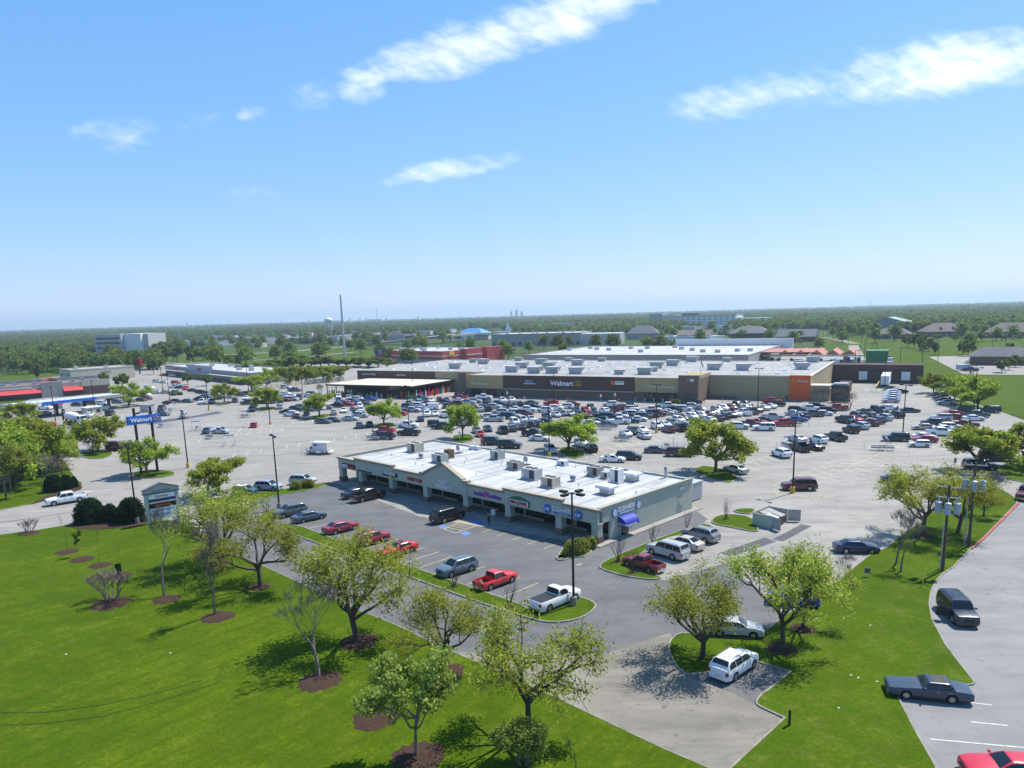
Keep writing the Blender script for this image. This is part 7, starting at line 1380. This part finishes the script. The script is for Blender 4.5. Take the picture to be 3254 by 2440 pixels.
# dumpster enclosure
o = Vector(G(*pz4(1080, 1296))[:2]); en = thing('dumpster_enclosure', 'sage walled bin enclosure with open grey gates', 'enclosure', (o.x, o.y, 0), YAWG)
gl = lambda px_, py__, z=0: ((Vector(G(px_, py__, z)[:2]) - o).dot(E1), (Vector(G(px_, py__, z)[:2]) - o).dot(E2))
b = MB(); b.box(0, .2, 0, 6.2, 0, 1.9); b.build('wall', STUCCO, en); b = MB(); b.box(.2, 3.4, 6.0, 6.2, 0, 1.9); b.build('wall', STUCCO, en); b = MB(); b.box(0.2, 3.3, 0, .2, 0, 1.9); b.build('wall', STUCCO, en); b = MB(); b.box(0, .22, -.02, 6.22, 1.9, 1.96); b.build('coping', WALKM, en)
for (x0, y0, x1, y1) in ((3.35, .1, 5.2, -.9), (3.5, 6.1, 5.2, 7.2)):
    d = Vector((x1 - x0, y1 - y0)); d.normalize(); gt = None
    for k in range(8):
        f0, f1 = k / 8, (k + .93) / 8; p0, p1 = Vector((x0, y0)).lerp(Vector((x1, y1)), f0), Vector((x0, y0)).lerp(Vector((x1, y1)), f1); nn = Vector((-d.y, d.x)) * .03
        b = MB(); b.hexa([(p0.x - nn.x, p0.y - nn.y, .12), (p1.x - nn.x, p1.y - nn.y, .12), (p1.x + nn.x, p1.y + nn.y, .12), (p0.x + nn.x, p0.y + nn.y, .12), (p0.x - nn.x, p0.y - nn.y, 1.85), (p1.x - nn.x, p1.y - nn.y, 1.85), (p1.x + nn.x, p1.y + nn.y, 1.85), (p0.x + nn.x, p0.y + nn.y, 1.85)]); b.build('gate_board', WOODG, en)
    for zz in (.35, 1.5): b = MB(); nn = Vector((-d.y, d.x)) * .07; b.hexa([(x0 - nn.x, y0 - nn.y, zz), (x1 - nn.x, y1 - nn.y, zz), (x1 + nn.x, y1 + nn.y, zz), (x0 + nn.x, y0 + nn.y, zz), (x0 - nn.x, y0 - nn.y, zz + .1), (x1 - nn.x, y1 - nn.y, zz + .1), (x1 + nn.x, y1 + nn.y, zz + .1), (x0 + nn.x, y0 + nn.y, zz + .1)]); b.build('gate_rail', WOODG, en)
for i, (x, y) in enumerate(((2.6, 1.4), (2.7, 3.6), (.9, 3.0), (1.0, 4.9))):
    m = o + E1 * x * .86 + E2 * y * .74; t = thing('dumpster', ('brown dumpster nearest the street gate', 'brown dumpster beside the far gate', 'brown dumpster deep in the enclosure', 'rearmost brown dumpster with raised lid')[i], 'dumpster', (m.x, m.y, 0), YAWG, 'brown dumpsters'); t.scale = (.8, .74, .95)
    b = MB(); b.hexa([(-.75, -.9, .15), (.7, -.9, .15), (.7, .9, .15), (-.75, .9, .15), (-.85, -.92, 1.55), (.85, -.92, 1.25), (.85, .92, 1.25), (-.85, .92, 1.55)]); b.build('bin', BIN_BR, t)
    for s in (-1, 1):
        b = MB(); b.hexa([(-.85, s * .46 - .43, 1.57), (.88, s * .46 - .43, 1.27), (.88, s * .46 + .43, 1.27), (-.85, s * .46 + .43, 1.57), (-.85, s * .46 - .43, 1.62), (.88, s * .46 - .43, 1.32), (.88, s * .46 + .43, 1.32), (-.85, s * .46 + .43, 1.62)]); lid = b.build('lid', WALL_TAUPE if i else LTBLUE, t)
    for s in (-1, 1): b = MB(); b.box(-.3, .3, s * .95 - .05, s * .95 + .05, .75, .95); b.build('fork_pocket', BIN_BR, t)
en.scale = (.8, .74, .9)
# ---------------------------------------------------------------- trucks
def wheels(t, xs_, hw_, r, nm='wheel'):
    for x in xs_:
        for s in (-1, 1):
            b = MB(); b.tube([(0, -.16, 0), (0, .16, 0)], r, 16); w_ = b.build(nm, TYRE, t, 40, (x, s * hw_, r)); b = MB(); b.tube([(0, -.17, 0), (0, .17, 0)], r * .55, 10); b.build('rim', RIM, w_)
g = G(243, 1349); mx_ = thing('cement_mixer', 'white cement mixer truck crossing the lot near the fuel station', 'truck', (g.x, g.y, 0), radians(-18))
b = MB(); b.box(-4.2, 3.0, -.45, .45, .75, 1.05); b.build('chassis', TRIM, mx_)
b = MB(); n = 14; prof = [(-4.0, .45, 2.9), (-3.2, .95, 2.75), (-1.6, 1.28, 2.5), (.1, 1.25, 2.3), (1.1, .7, 2.15), (1.3, .3, 2.1)]; b.tube([(x, 0, z) for x, r, z in prof], [r for x, r, z in prof], 20); dr_ = b.build('drum', WHITEM, mx_, 50)
b = MB(); b.hexa([(-4.7, -.5, 2.3), (-3.9, -.5, 2.5), (-3.9, .5, 2.5), (-4.7, .5, 2.3), (-4.8, -.6, 3.3), (-3.8, -.6, 3.5), (-3.8, .6, 3.5), (-4.8, .6, 3.3)]); b.tube([(-4.6, 0, 2.3), (-5.1, .2, 1.2)], [.3, .22], 8); b.build('chute', TRIM, mx_)
b = MB(); b.hexa([(1.6, -1.15, .9), (3.3, -1.15, .9), (3.3, 1.15, .9), (1.6, 1.15, .9), (1.6, -1.1, 2.75), (2.9, -1.1, 2.75), (2.9, 1.1, 2.75), (1.6, 1.1, 2.75)]); b.build('cab', WHITEM, mx_); b = MB(); b.hexa([(3.3, -.85, .8), (5.0, -.75, .8), (5.0, .75, .8), (3.3, .85, .8), (3.3, -.85, 1.85), (4.9, -.7, 1.5), (4.9, .7, 1.5), (3.3, .85, 1.85)]); b.build('bonnet', WHITEM, mx_)
b = MB(); b.quad((3.27, -1.0, 1.9), (3.27, 1.0, 1.9), (2.98, 1.0, 2.65), (2.98, -1.0, 2.65)); b.build('windscreen', GLASS, mx_)
for s in (-1, 1): b = MB(); b.box(1.8, 2.7, s * 1.16 - .02, s * 1.16 + .02, 1.85, 2.6); b.build('side_window', GLASS, mx_)
b = MB(); b.tube([(-3.6, .0, 1.0), (-3.6, 0, 2.2)], .3, 6); b.tube([(1.3, 0, 1.0), (1.3, 0, 1.7)], .4, 6); b.build('drum_support', TRIM, mx_); wheels(mx_, (-3.3, -2.0, -.7, 4.1), 1.0, .52)
g = G(1014, 1441); bv = thing('box_van', 'white box van with open rear frame beside a cart corral', 'van', (g.x, g.y, 0), radians(164))
b = MB(); b.hexa([(1.0, -1.0, .5), (2.9, -.95, .5), (2.9, .95, .5), (1.0, 1.0, .5), (1.0, -1.0, 1.25), (2.8, -.9, 1.15), (2.8, .9, 1.15), (1.0, 1.0, 1.25)]); b.hexa([(.9, -1.0, 1.2), (2.2, -.95, 1.2), (2.2, .95, 1.2), (.9, 1.0, 1.2), (.9, -.95, 2.15), (1.5, -.85, 2.1), (1.5, .85, 2.1), (.9, .95, 2.15)]); b.build('cab', WHITEM, bv)
b = MB(); b.hexa([(-3.0, -1.15, .7), (1.2, -1.15, .7), (1.2, 1.15, .7), (-3.0, 1.15, .7), (-3.0, -1.15, 3.1), (1.1, -1.1, 3.1), (1.1, 1.1, 3.1), (-3.0, 1.15, 3.1)]); b.build('cargo_box', WALL_WHITE, bv); b = MB(); b.quad((2.21, -.85, 1.3), (2.21, .85, 1.3), (1.6, .8, 2.05), (1.6, -.8, 2.05)); b.build('windscreen', GLASS, bv)
for s in (-1, 1): b = MB(); b.box(1.3, 1.95, s * .985 - .015, s * .985 + .015, 1.35, 1.95); b.build('side_window', GLASS, bv); b = MB(); b.box(-.4, .8, s * 1.16 - .01, s * 1.16 + .01, 2.2, 2.6); b.build('side_mark', NAVY, bv)
b = MB(); b.box(-3.05, -3.0, -1.05, 1.05, .85, 2.95); b.build('rear_door', WALL_CREAM, bv)
for s in (-1, 1): b = MB(); b.box(-3.9, -3.82, s * 1.1 - .04, s * 1.1 + .04, .8, 3.1); b.box(-3.9, -3.0, s * 1.1 - .04, s * 1.1 + .04, 3.02, 3.1); b.build('rear_frame', WHITEM, bv)
b = MB(); b.box(-3.9, -3.82, -1.1, 1.1, 3.02, 3.1); b.box(-3.95, -3.0, -1.1, 1.1, .7, .8); b.build('rear_frame', WHITEM, bv); wheels(bv, (-1.6, 2.0), .95, .38); bv.scale = (.84, .84, .84)
p = ww(18.5, 52.5); tr_ = thing('semi_trailer', 'white semi trailer backed into the dark loading dock', 'trailer', (p.x, p.y, 0), YAWW + pi / 2); b = MB(); b.box(-8.5, 8.0, -1.3, 1.3, 1.1, 4.1); b.build('cargo_box', WALL_WHITE, tr_); b = MB(); b.box(-8.4, 7.9, -.5, .5, .8, 1.1); b.build('chassis', TRIM, tr_); wheels(tr_, (5.6, 6.8), 1.05, .5)
for s in (-1, 1): b = MB(); b.box(-6.5, -6.3, s * .9 - .08, s * .9 + .08, 0, .9); b.build('landing_leg', TRIM, tr_)
g = G(*zq(1850, 868)); bu = thing('bus', 'long white roofed bus parked in the field car park', 'bus', (g.x, g.y, 0), radians(-8)); b = MB(); b.box(-6, 6, -1.25, 1.25, .45, 2.9); b.build('body', WALL_GREY, bu); b = MB(); b.hexa([(-5.9, -1.2, 2.9), (5.9, -1.2, 2.9), (5.9, 1.2, 2.9), (-5.9, 1.2, 2.9), (-5.8, -1.0, 3.2), (5.8, -1.0, 3.2), (5.8, 1.0, 3.2), (-5.8, 1.0, 3.2)]); b.build('roof', WALL_WHITE, bu); wheels(bu, (-3.6, 4.0), 1.15, .5)
for k in range(9): b = MB(); x = -5.2 + k * 1.25; b.box(x, x + 1.0, -1.28, -1.24, 1.6, 2.6); b.build('window', GLASS, bu)
g = G(*zq(1560, 938)); tl = thing('utility_trailer', 'pale enclosed utility trailer beside the grey bare tree', 'trailer', (g.x, g.y, 0), radians(-10)); b = MB(); b.box(-2.6, 2.4, -1.1, 1.1, .55, 2.6); b.build('body', LTBLUE, tl); b = MB(); b.tube([(2.4, .5, .6), (3.6, 0, .6)], .05, 5); b.build('drawbar', TRIM, tl); wheels(tl, (-.3, .6), 1.05, .33)
car('pickup', 'k', *G(*zq(1640, 945))[:2], -20, 'black pickup hitched beside the pale utility trailer'); car('sedan', 'k', *G(*zq(1785, 825))[:2], -10, 'black sedan behind the bus in the field car park')
for i, (x, y, ty_, c) in enumerate(((1600, 1040, 'U', 'k'), (1830, 1052, 'S', 's'), (1400, 735, 'S', 'w'))): pass
# ---------------------------------------------------------------- people
def person_mesh():
    vs = [(0, 0, .95), (0, 0, 1.15), (0, 0, 1.40), (0, .01, 1.52), (0, .02, 1.68), (-.10, 0, .88), (-.12, .03, .48), (-.13, .0, .08), (-.13, .12, .04), (.10, 0, .88), (.13, -.06, .48), (.14, -.14, .08), (.14, -.02, .04), (-.20, 0, 1.38), (-.25, -.04, 1.12), (-.23, .06, .90), (-.22, .09, .80), (.20, 0, 1.38), (.25, .02, 1.12), (.24, .10, .90), (.23, .13, .80)]
    rs = [.14, .13, .15, .06, .115, .095, .065, .05, .045, .095, .065, .05, .045, .065, .05, .04, .04, .065, .05, .04, .04]
    es = [(0, 1), (1, 2), (2, 3), (3, 4), (0, 5), (5, 6), (6, 7), (7, 8), (0, 9), (9, 10), (10, 11), (11, 12), (2, 13), (13, 14), (14, 15), (15, 16), (2, 17), (17, 18), (18, 19), (19, 20)]
    me = bpy.data.meshes.new('person_body'); me.from_pydata(vs, es, [])
    return me, rs
def cloth_mat(name, shirt, legs):
    m = NM(name); s = m.n('ShaderNodeSeparateXYZ'); m.l(m.coord('Object'), s.inputs[0]); r = m.n('ShaderNodeValToRGB'); r.color_ramp.interpolation = 'CONSTANT'; m.l(m.math('DIVIDE', s.outputs[2], 2.0), r.inputs[0]); e = r.color_ramp.elements
    for _ in range(3): e.new(.5)
    for q, (p, c) in zip(e, ((0, (.02, .018, .016)), (.04, legs), (.465, shirt), (.745, (.30, .17, .115)), (.86, (.02, .014, .01)))): q.position = p; q.color = (*c, 1)
    m.col(r.outputs[0]); return m.fin(.85)
def person(px_, py__, yaw, label, shirt, legs, z=.02):
    g = G(px_, py__); me, rs = person_mesh(); o = link('person', me, None, (g.x, g.y, z), radians(yaw)); tag(o, label, 'person', 'people in the car park')
    md = o.modifiers.new('skin', 'SKIN'); ss = o.modifiers.new('sub', 'SUBSURF'); ss.levels = ss.render_levels = 1
    for i, r in enumerate(rs): v = me.skin_vertices[0].data[i]; v.radius = (r, r * (.75 if i < 3 else 1)); v.use_root = i == 0
    me.materials.append(cloth_mat('clothes', shirt, legs))
PPL = [(*pz3(425, 1025), 60, 'person in black walking off the shop walk', (.01, .01, .012), (.01, .01, .012)), (*zo(508, 1405), 30, 'person in black standing left of the store lamp', (.01, .01, .012), (.02, .02, .03)), (*zo(718, 1402), 90, 'person pushing a loaded cart along the store wall', (.3, .3, .3), (.02, .02, .03)), (*zo(460, 1490), 10, 'person in brown beside the silver suv', (.1, .06, .04), (.05, .05, .08)), (*zo(1415, 1455), 200, 'person in dark clothes at the black pickup tail', (.02, .02, .03), (.02, .02, .03)), (*zo(1472, 1375), 0, 'person in black at the orange panel', (.01, .01, .012), (.012, .012, .012)), (*zn(1055, 1012), 180, 'person in lime vest before the brown wall', (.4, .6, .05), (.02, .02, .04)), (*zn(1396, 1185), 100, 'person in black beside the white van', (.01, .01, .012), (.02, .02, .03)), (*zn(1730, 1115), 30, 'person in dark clothes right of the navy suv', (.02, .02, .03), (.02, .02, .05)), (*zn(545, 998), 0, 'person in black at the home entrance', (.01, .01, .012), (.012, .012, .012)), (*zm(1075, 980), 0, 'person in dark shirt at the garden centre', (.05, .02, .02), (.02, .02, .03)), (*zm(1110, 975), 40, 'person in pale shirt at the garden centre', (.5, .45, .4), (.1, .1, .15)), (*zq(850, 1382), 20, 'person in black behind the white sedan on the right', (.012, .01, .012), (.02, .02, .03)), (*zn(455, 1140), 60, 'person beside the black suv in front of the store', (.15, .15, .2), (.03, .03, .05))]
for p in PPL: person(*p[:3], p[3], p[4], p[5])
# small litter on the lawn
for i, (x, y) in enumerate([zd(1200, 727), zd(1120, 1072), zd(1073, 1056), zd(1245, 1098), zd(990, 1272), zb_(436, 918), zb_(1123, 910), zb_(1395, 652)]):
    g = G(x, y); b = MB(); b.add([(-.08, -.06, .0), (.07, -.07, .03), (.09, .06, .01), (-.06, .07, .03), (0, 0, .06)], [(0, 1, 4), (1, 2, 4), (2, 3, 4), (3, 0, 4)]); tag(b.build('paper_scrap', WHITEM, None, None, (g.x, g.y, .11), i), ('white paper scrap on the verge, ' if i < 5 else 'white paper scrap on the big lawn, ') + ORD[(i if i < 5 else i - 5) + 1] + ' one', 'litter', 'paper scraps on the grass')
# ---------------------------------------------------------------- far things
def stick(name, label, px_, base, ty, r, mat, cat, foot=None, n=8):
    g = G(px_, base); H = rise(px_, base, ty); b = MB(); b.tube([(0, 0, 0), (0, 0, H)], r if isinstance(r, (list, tuple)) else [r, r], n); t = b.build(name, mat, None, 50, (g.x, g.y, 0)); tag(t, label, cat); return t, H
t_, H_ = stick('mast', 'very tall plain grey monopole left of the superstore', 1097, 1150, 936, [.95, .55], GALV, 'mast', n=12)
g = G(1047, 1062); wt = thing('water_tower', 'white water tower on legs above the woods', 'water tower', (g.x, g.y, 0), 0.3); Hw = rise(1047, 1062, 1009)
b = MB(); R = Hw * .24; prof = [(0, Hw), (R * .5, Hw * .985), (R * .9, Hw * .93), (R, Hw * .86), (R * .98, Hw * .76), (R * .6, Hw * .69), (R * .15, Hw * .66)]
n = 20; b.add([(r * cos(2 * pi * k / n), r * sin(2 * pi * k / n), z) for r, z in prof for k in range(n)], [(i * n + k, (i + 1) * n + k, (i + 1) * n + (k + 1) % n, i * n + (k + 1) % n) for i in range(len(prof) - 1) for k in range(n)]); b.build('tank', WALL_WHITE, wt, 60)
for k in range(8): a = 2 * pi * k / 8; b = MB(); b.tube([(R * .95 * cos(a), R * .95 * sin(a), 0), (R * .85 * cos(a), R * .85 * sin(a), Hw * .74)], .7, 6); b.build('leg', WALL_WHITE, wt)
b = MB(); b.tube([(0, 0, 0), (0, 0, Hw * .67)], 1.3, 8); b.build('riser', WALL_WHITE, wt)
for i, (x, y, ty, r) in enumerate(((1199, 1030, 976, 2.6), (2763, 985, 953, 2.0), (356, 1050, 1033, 1.4), (853, 1035, 1018, 2.0), (596, 1040, 1024, 2.0), (727, 1038, 1018, 2.0))):
    g = G(x, y if y > 1020 or x > 2000 else 1030); t, H = stick('radio_mast', ('lattice radio mast right of the water tower', 'thin radio mast on the right horizon', 'thin mast on the left horizon', 'refinery flare stack left of the water tower', 'second thin mast on the left horizon', 'third thin mast on the left horizon')[i], x, max(y, 1016 if x < 2500 else 985), ty, [r, r * .5], GALV, 'mast', n=5)
SKY_ = [(1625, 1013, 990, 20, 'leftmost haze blue tower of the distant trio'), (1642, 1013, 985, 24, 'tallest haze blue tower of the distant trio'), (1658, 1013, 990, 18, 'rightmost haze blue tower of the distant trio')]
for x, y, ty, w_, lb in SKY_:
    g = G(x, y); H = rise(x, y, ty); t = thing('distant_tower', lb, 'tower', (g.x, g.y, 0), .0, 'distant towers'); b = MB(); b.cbox(0, 0, 0, w_, w_, H); b.build('shaft', WALL_GREY, t); b = MB(); b.cbox(0, 0, H, w_ * .6, w_ * .6, H * .06); b.build('crown', WALL_GREY, t)
for i in range(46):
    x = 560 + i * 21 + RND.uniform(-8, 8); yb = 1049 - .0286 * x + 15 - RND.uniform(0, 2); ty = yb - RND.choice((9, 11, 13, 16, 20))
    g = G(x, yb); H = rise(x, yb, ty); b = MB()
    if i % 3: b.tube([(0, 0, 0), (0, 0, H)], [7, 4], 6)
    else: b.cbox(0, 0, 0, RND.uniform(60, 140), 50, H * .75)
    tag(b.build('refinery_stack' if i % 3 else 'refinery_block', WALL_GREY, None, None, (g.x, g.y, 0)), 'hazy refinery %s on the left horizon, %s counted from the left' % ('stack' if i % 3 else 'block', ORD[i // 3 * 2 + i % 3 if i % 3 else i // 3 + 1]), 'refinery', 'refinery skyline')
# overpass
pts = [(1100, 1098, 1.0), (1240, 1086, 3), (1330, 1076, 6), (1420, 1066, 8), (1500, 1060, 8), (1560, 1062, 6)]
ov = thing('overpass', 'pale concrete highway overpass right of the mast', 'overpass', (0, 0, 0)); c3 = [G(x, y, z) for x, y, z in pts]; b = MB(); vs = []
for i, p in enumerate(c3):
    t = (c3[min(i + 1, 5)] - c3[max(i - 1, 0)]); t.z = 0; t.normalize(); s = Vector((-t.y, t.x, 0)) * 7; vs += [p - s - Vector((0, 0, 1.4)), p + s - Vector((0, 0, 1.4)), p + s + Vector((0, 0, .9)), p - s + Vector((0, 0, .9))]
b.add(vs, [(4 * i + j, 4 * i + (j + 1) % 4, 4 * i + 4 + (j + 1) % 4, 4 * i + 4 + j) for i in range(5) for j in range(4)]); b.build('deck', WALKM, ov)
for p in c3[2:5]:
    for s in (-4, 4): b = MB(); b.tube([(p.x + s, p.y, 0), (p.x + s, p.y, p.z - 1)], 1.0, 8); b.build('pier', WALKM, ov)
for x, y, ty, lb in ((1320, 1088, 1060, 'tall white sign pillar near the overpass'), (1217, 1087, 1062, 'white sign pillar left of the overpass'), (370, 1192, 1163, 'white topped sign pillar by the left road')):
    g = G(x, y); H = rise(x, y, ty); t = thing('sign_pillar', lb, 'sign', (g.x, g.y, 0), -.5); b = MB(); b.cbox(0, 0, 0, H * .28, 1, H); b.build('pillar', WALL_WHITE, t); b = MB(); b.cbox(0, -.6, H * .55, H * .24, .2, H * .35); b.build('panel', LTBLUE, t)
g = G(445, 1188); t = thing('red_pole_sign', 'red and black pole sign in front of the trees left of centre', 'sign', (g.x, g.y, 0), -.5); H = rise(445, 1188, 1139); b = MB(); b.tube([(0, 0, 0), (0, 0, H)], .4, 8); b.build('pole', BLACKM, t); b = MB(); b.cbox(0, 0, H - 4, 5, .8, 4); b.build('board', REDSIGN, t)
# fence by the tree row
fp = [zm(x, y) for x, y in ((400, 935), (560, 915), (720, 895), (880, 875), (1090, 855))]; fw = [G(*p) for p in fp]; fe = thing('garden_fence', 'pale wall and railing fence behind the tree row', 'fence', (0, 0, 0)); b = MB()
for a, c in zip(fw, fw[1:]):
    n = Vector((-(c - a).y, (c - a).x, 0)).normalized() * .1; b.hexa([a - n, c - n, c + n, a + n] + [v + Vector((0, 0, 2.0)) for v in (a - n, c - n, c + n, a + n)])
b.build('wall', WALL_CREAM, fe)
for a, c in zip(fw, fw[1:]):
    k = int((c - a).length / 3)
    for i in range(k): p = a.lerp(c, i / k); b = MB(); b.tube([(p.x, p.y - .2, 0), (p.x, p.y - .2, 2.2)], .06, 5); b.build('post', BRONZE, fe)
# ---------------------------------------------------------------- woods to the horizon: countless crowns, one mass
wood = bpy.data.collections.new('woodland_crowns')           # not linked to the scene: only a source for the mass
def crown_proto(seed):
    rng = random.Random(seed); b = MB(); K, J = 9, 6; vs = []
    for i in range(J):
        for j in range(K): a, e = 2 * pi * j / K, -pi / 2 * .5 + pi * .72 * i / (J - 1); q = rng.uniform(.62, .9); vs.append((3.8 * cos(a) * cos(e) * q, 3.8 * sin(a) * cos(e) * q, 6.0 + 4.0 * sin(e) * q))
    b.add(vs, [(i * K + j, i * K + (j + 1) % K, (i + 1) * K + (j + 1) % K, (i + 1) * K + j) for i in range(J - 1) for j in range(K)])
    for _ in range(260):
        a, e = rng.uniform(0, 2 * pi), rng.uniform(-.5, 1.5); q = rng.uniform(.8, 1.12) * (1 + .18 * sin(3 * a + seed) * cos(e)); leaf_quads(b, (4.2 * cos(a) * cos(e) * q, 4.2 * sin(a) * cos(e) * q, 6.0 + 4.6 * sin(e) * q), 1, .3, 1.5, 1.0, rng)
    b.tube([(0, 0, 0), (0, 0, 4)], [.3, .2], 5)
    o = bpy.data.objects.new('woodland_crown', b.mesh('woodland_crown', LEAF_WOOD)); wood.objects.link(o)
for s in range(5): crown_proto(300 + s)
rng = random.Random(77); pv, sc_, rz_ = [], [], []
def clear_here(x, y):
    # open ground: highway corridor, fields, straight street, town plots
    if x > 0 and y < 700 and x < y * .42 - 30: return True
    if 60 < x < 470 and y < 640 and x > y * .30: return True
    q = x / y
    if -.60 < q < -.44 and 560 < y < 735: return True
    if .31 < q < .44 and 560 < y < 820: return True
    if -.47 < q < .0 and 380 < y < 1450: return True
    if -.02 < q < .32 and y < 900: return True
    if .20 < q < .29 and 900 < y < 1300: return True
    if q < -.38 and y < 470: return True
    return False
for (y0, y1, n, s0, s1) in ((430, 800, 1400, .8, 1.25), (800, 1500, 3600, .85, 1.3), (1500, 2600, 3800, 1.0, 1.5), (2600, 4500, 3600, 1.3, 1.9), (4500, 12500, 4200, 1.6, 2.4)):
    for _ in range(n):
        y = y0 + (y1 - y0) * (rng.random() ** 1.0); x = rng.uniform(-.86, .80) * y
        if clear_here(x, y) and rng.random() < (.80 if x < -.2 * y and y > 500 else .92): continue
        if rng.random() < .0: continue
        s = rng.uniform(s0, s1); pv.append((x, y, -.3)); sc_.append(s); rz_.append(rng.uniform(0, 6.28))
me = bpy.data.meshes.new('woodland'); me.from_pydata(pv, [], [])
at_ = me.attributes.new('size', 'FLOAT', 'POINT'); at_.data.foreach_set('value', sc_); at_ = me.attributes.new('turn', 'FLOAT', 'POINT'); at_.data.foreach_set('value', rz_)
wo_ = kind(link('woodland', me), 'stuff'); wo_['label'] = 'far woods of green crowns reaching to the horizon'
ng = bpy.data.node_groups.new('woodland_spread', 'GeometryNodeTree'); ng.interface.new_socket('Geometry', in_out='INPUT', socket_type='NodeSocketGeometry'); ng.interface.new_socket('Geometry', in_out='OUTPUT', socket_type='NodeSocketGeometry')
gi, go = ng.nodes.new('NodeGroupInput'), ng.nodes.new('NodeGroupOutput'); ip = ng.nodes.new('GeometryNodeInstanceOnPoints'); ci = ng.nodes.new('GeometryNodeCollectionInfo'); ci.inputs['Collection'].default_value = wood; ci.inputs['Separate Children'].default_value = True; ci.inputs['Reset Children'].default_value = True
na = ng.nodes.new('GeometryNodeInputNamedAttribute'); na.data_type = 'FLOAT'; na.inputs['Name'].default_value = 'size'; nb = ng.nodes.new('GeometryNodeInputNamedAttribute'); nb.data_type = 'FLOAT'; nb.inputs['Name'].default_value = 'turn'; cx = ng.nodes.new('ShaderNodeCombineXYZ'); ng.links.new(nb.outputs['Attribute'], cx.inputs[2])
ip.inputs['Pick Instance'].default_value = True
for a, c in ((gi.outputs[0], ip.inputs['Points']), (ci.outputs[0], ip.inputs['Instance']), (na.outputs['Attribute'], ip.inputs['Scale']), (cx.outputs[0], ip.inputs['Rotation']), (ip.outputs[0], go.inputs[0])): ng.links.new(a, c)
md = wo_.modifiers.new('spread', 'NODES'); md.node_group = ng
# ---------------------------------------------------------------- the air
b = MB(); b.box(-14200, 14200, -500, 16200, -1.2, 190.0); hz = b.build('haze', [], None); hz.data.materials.clear(); kind(hz, 'stuff'); hz['label'] = 'pale blue haze over the plain'
m = bpy.data.materials.new('haze_air'); m.use_nodes = True; t = m.node_tree; t.nodes.clear(); v = t.nodes.new('ShaderNodeVolumePrincipled'); v.inputs['Color'].default_value = (.66, .85, 1.0, 1); v.inputs['Density'].default_value = .00013; v.inputs['Anisotropy'].default_value = .2
o = t.nodes.new('ShaderNodeOutputMaterial'); t.links.new(v.outputs[0], o.inputs['Volume']); hz.data.materials.append(m)
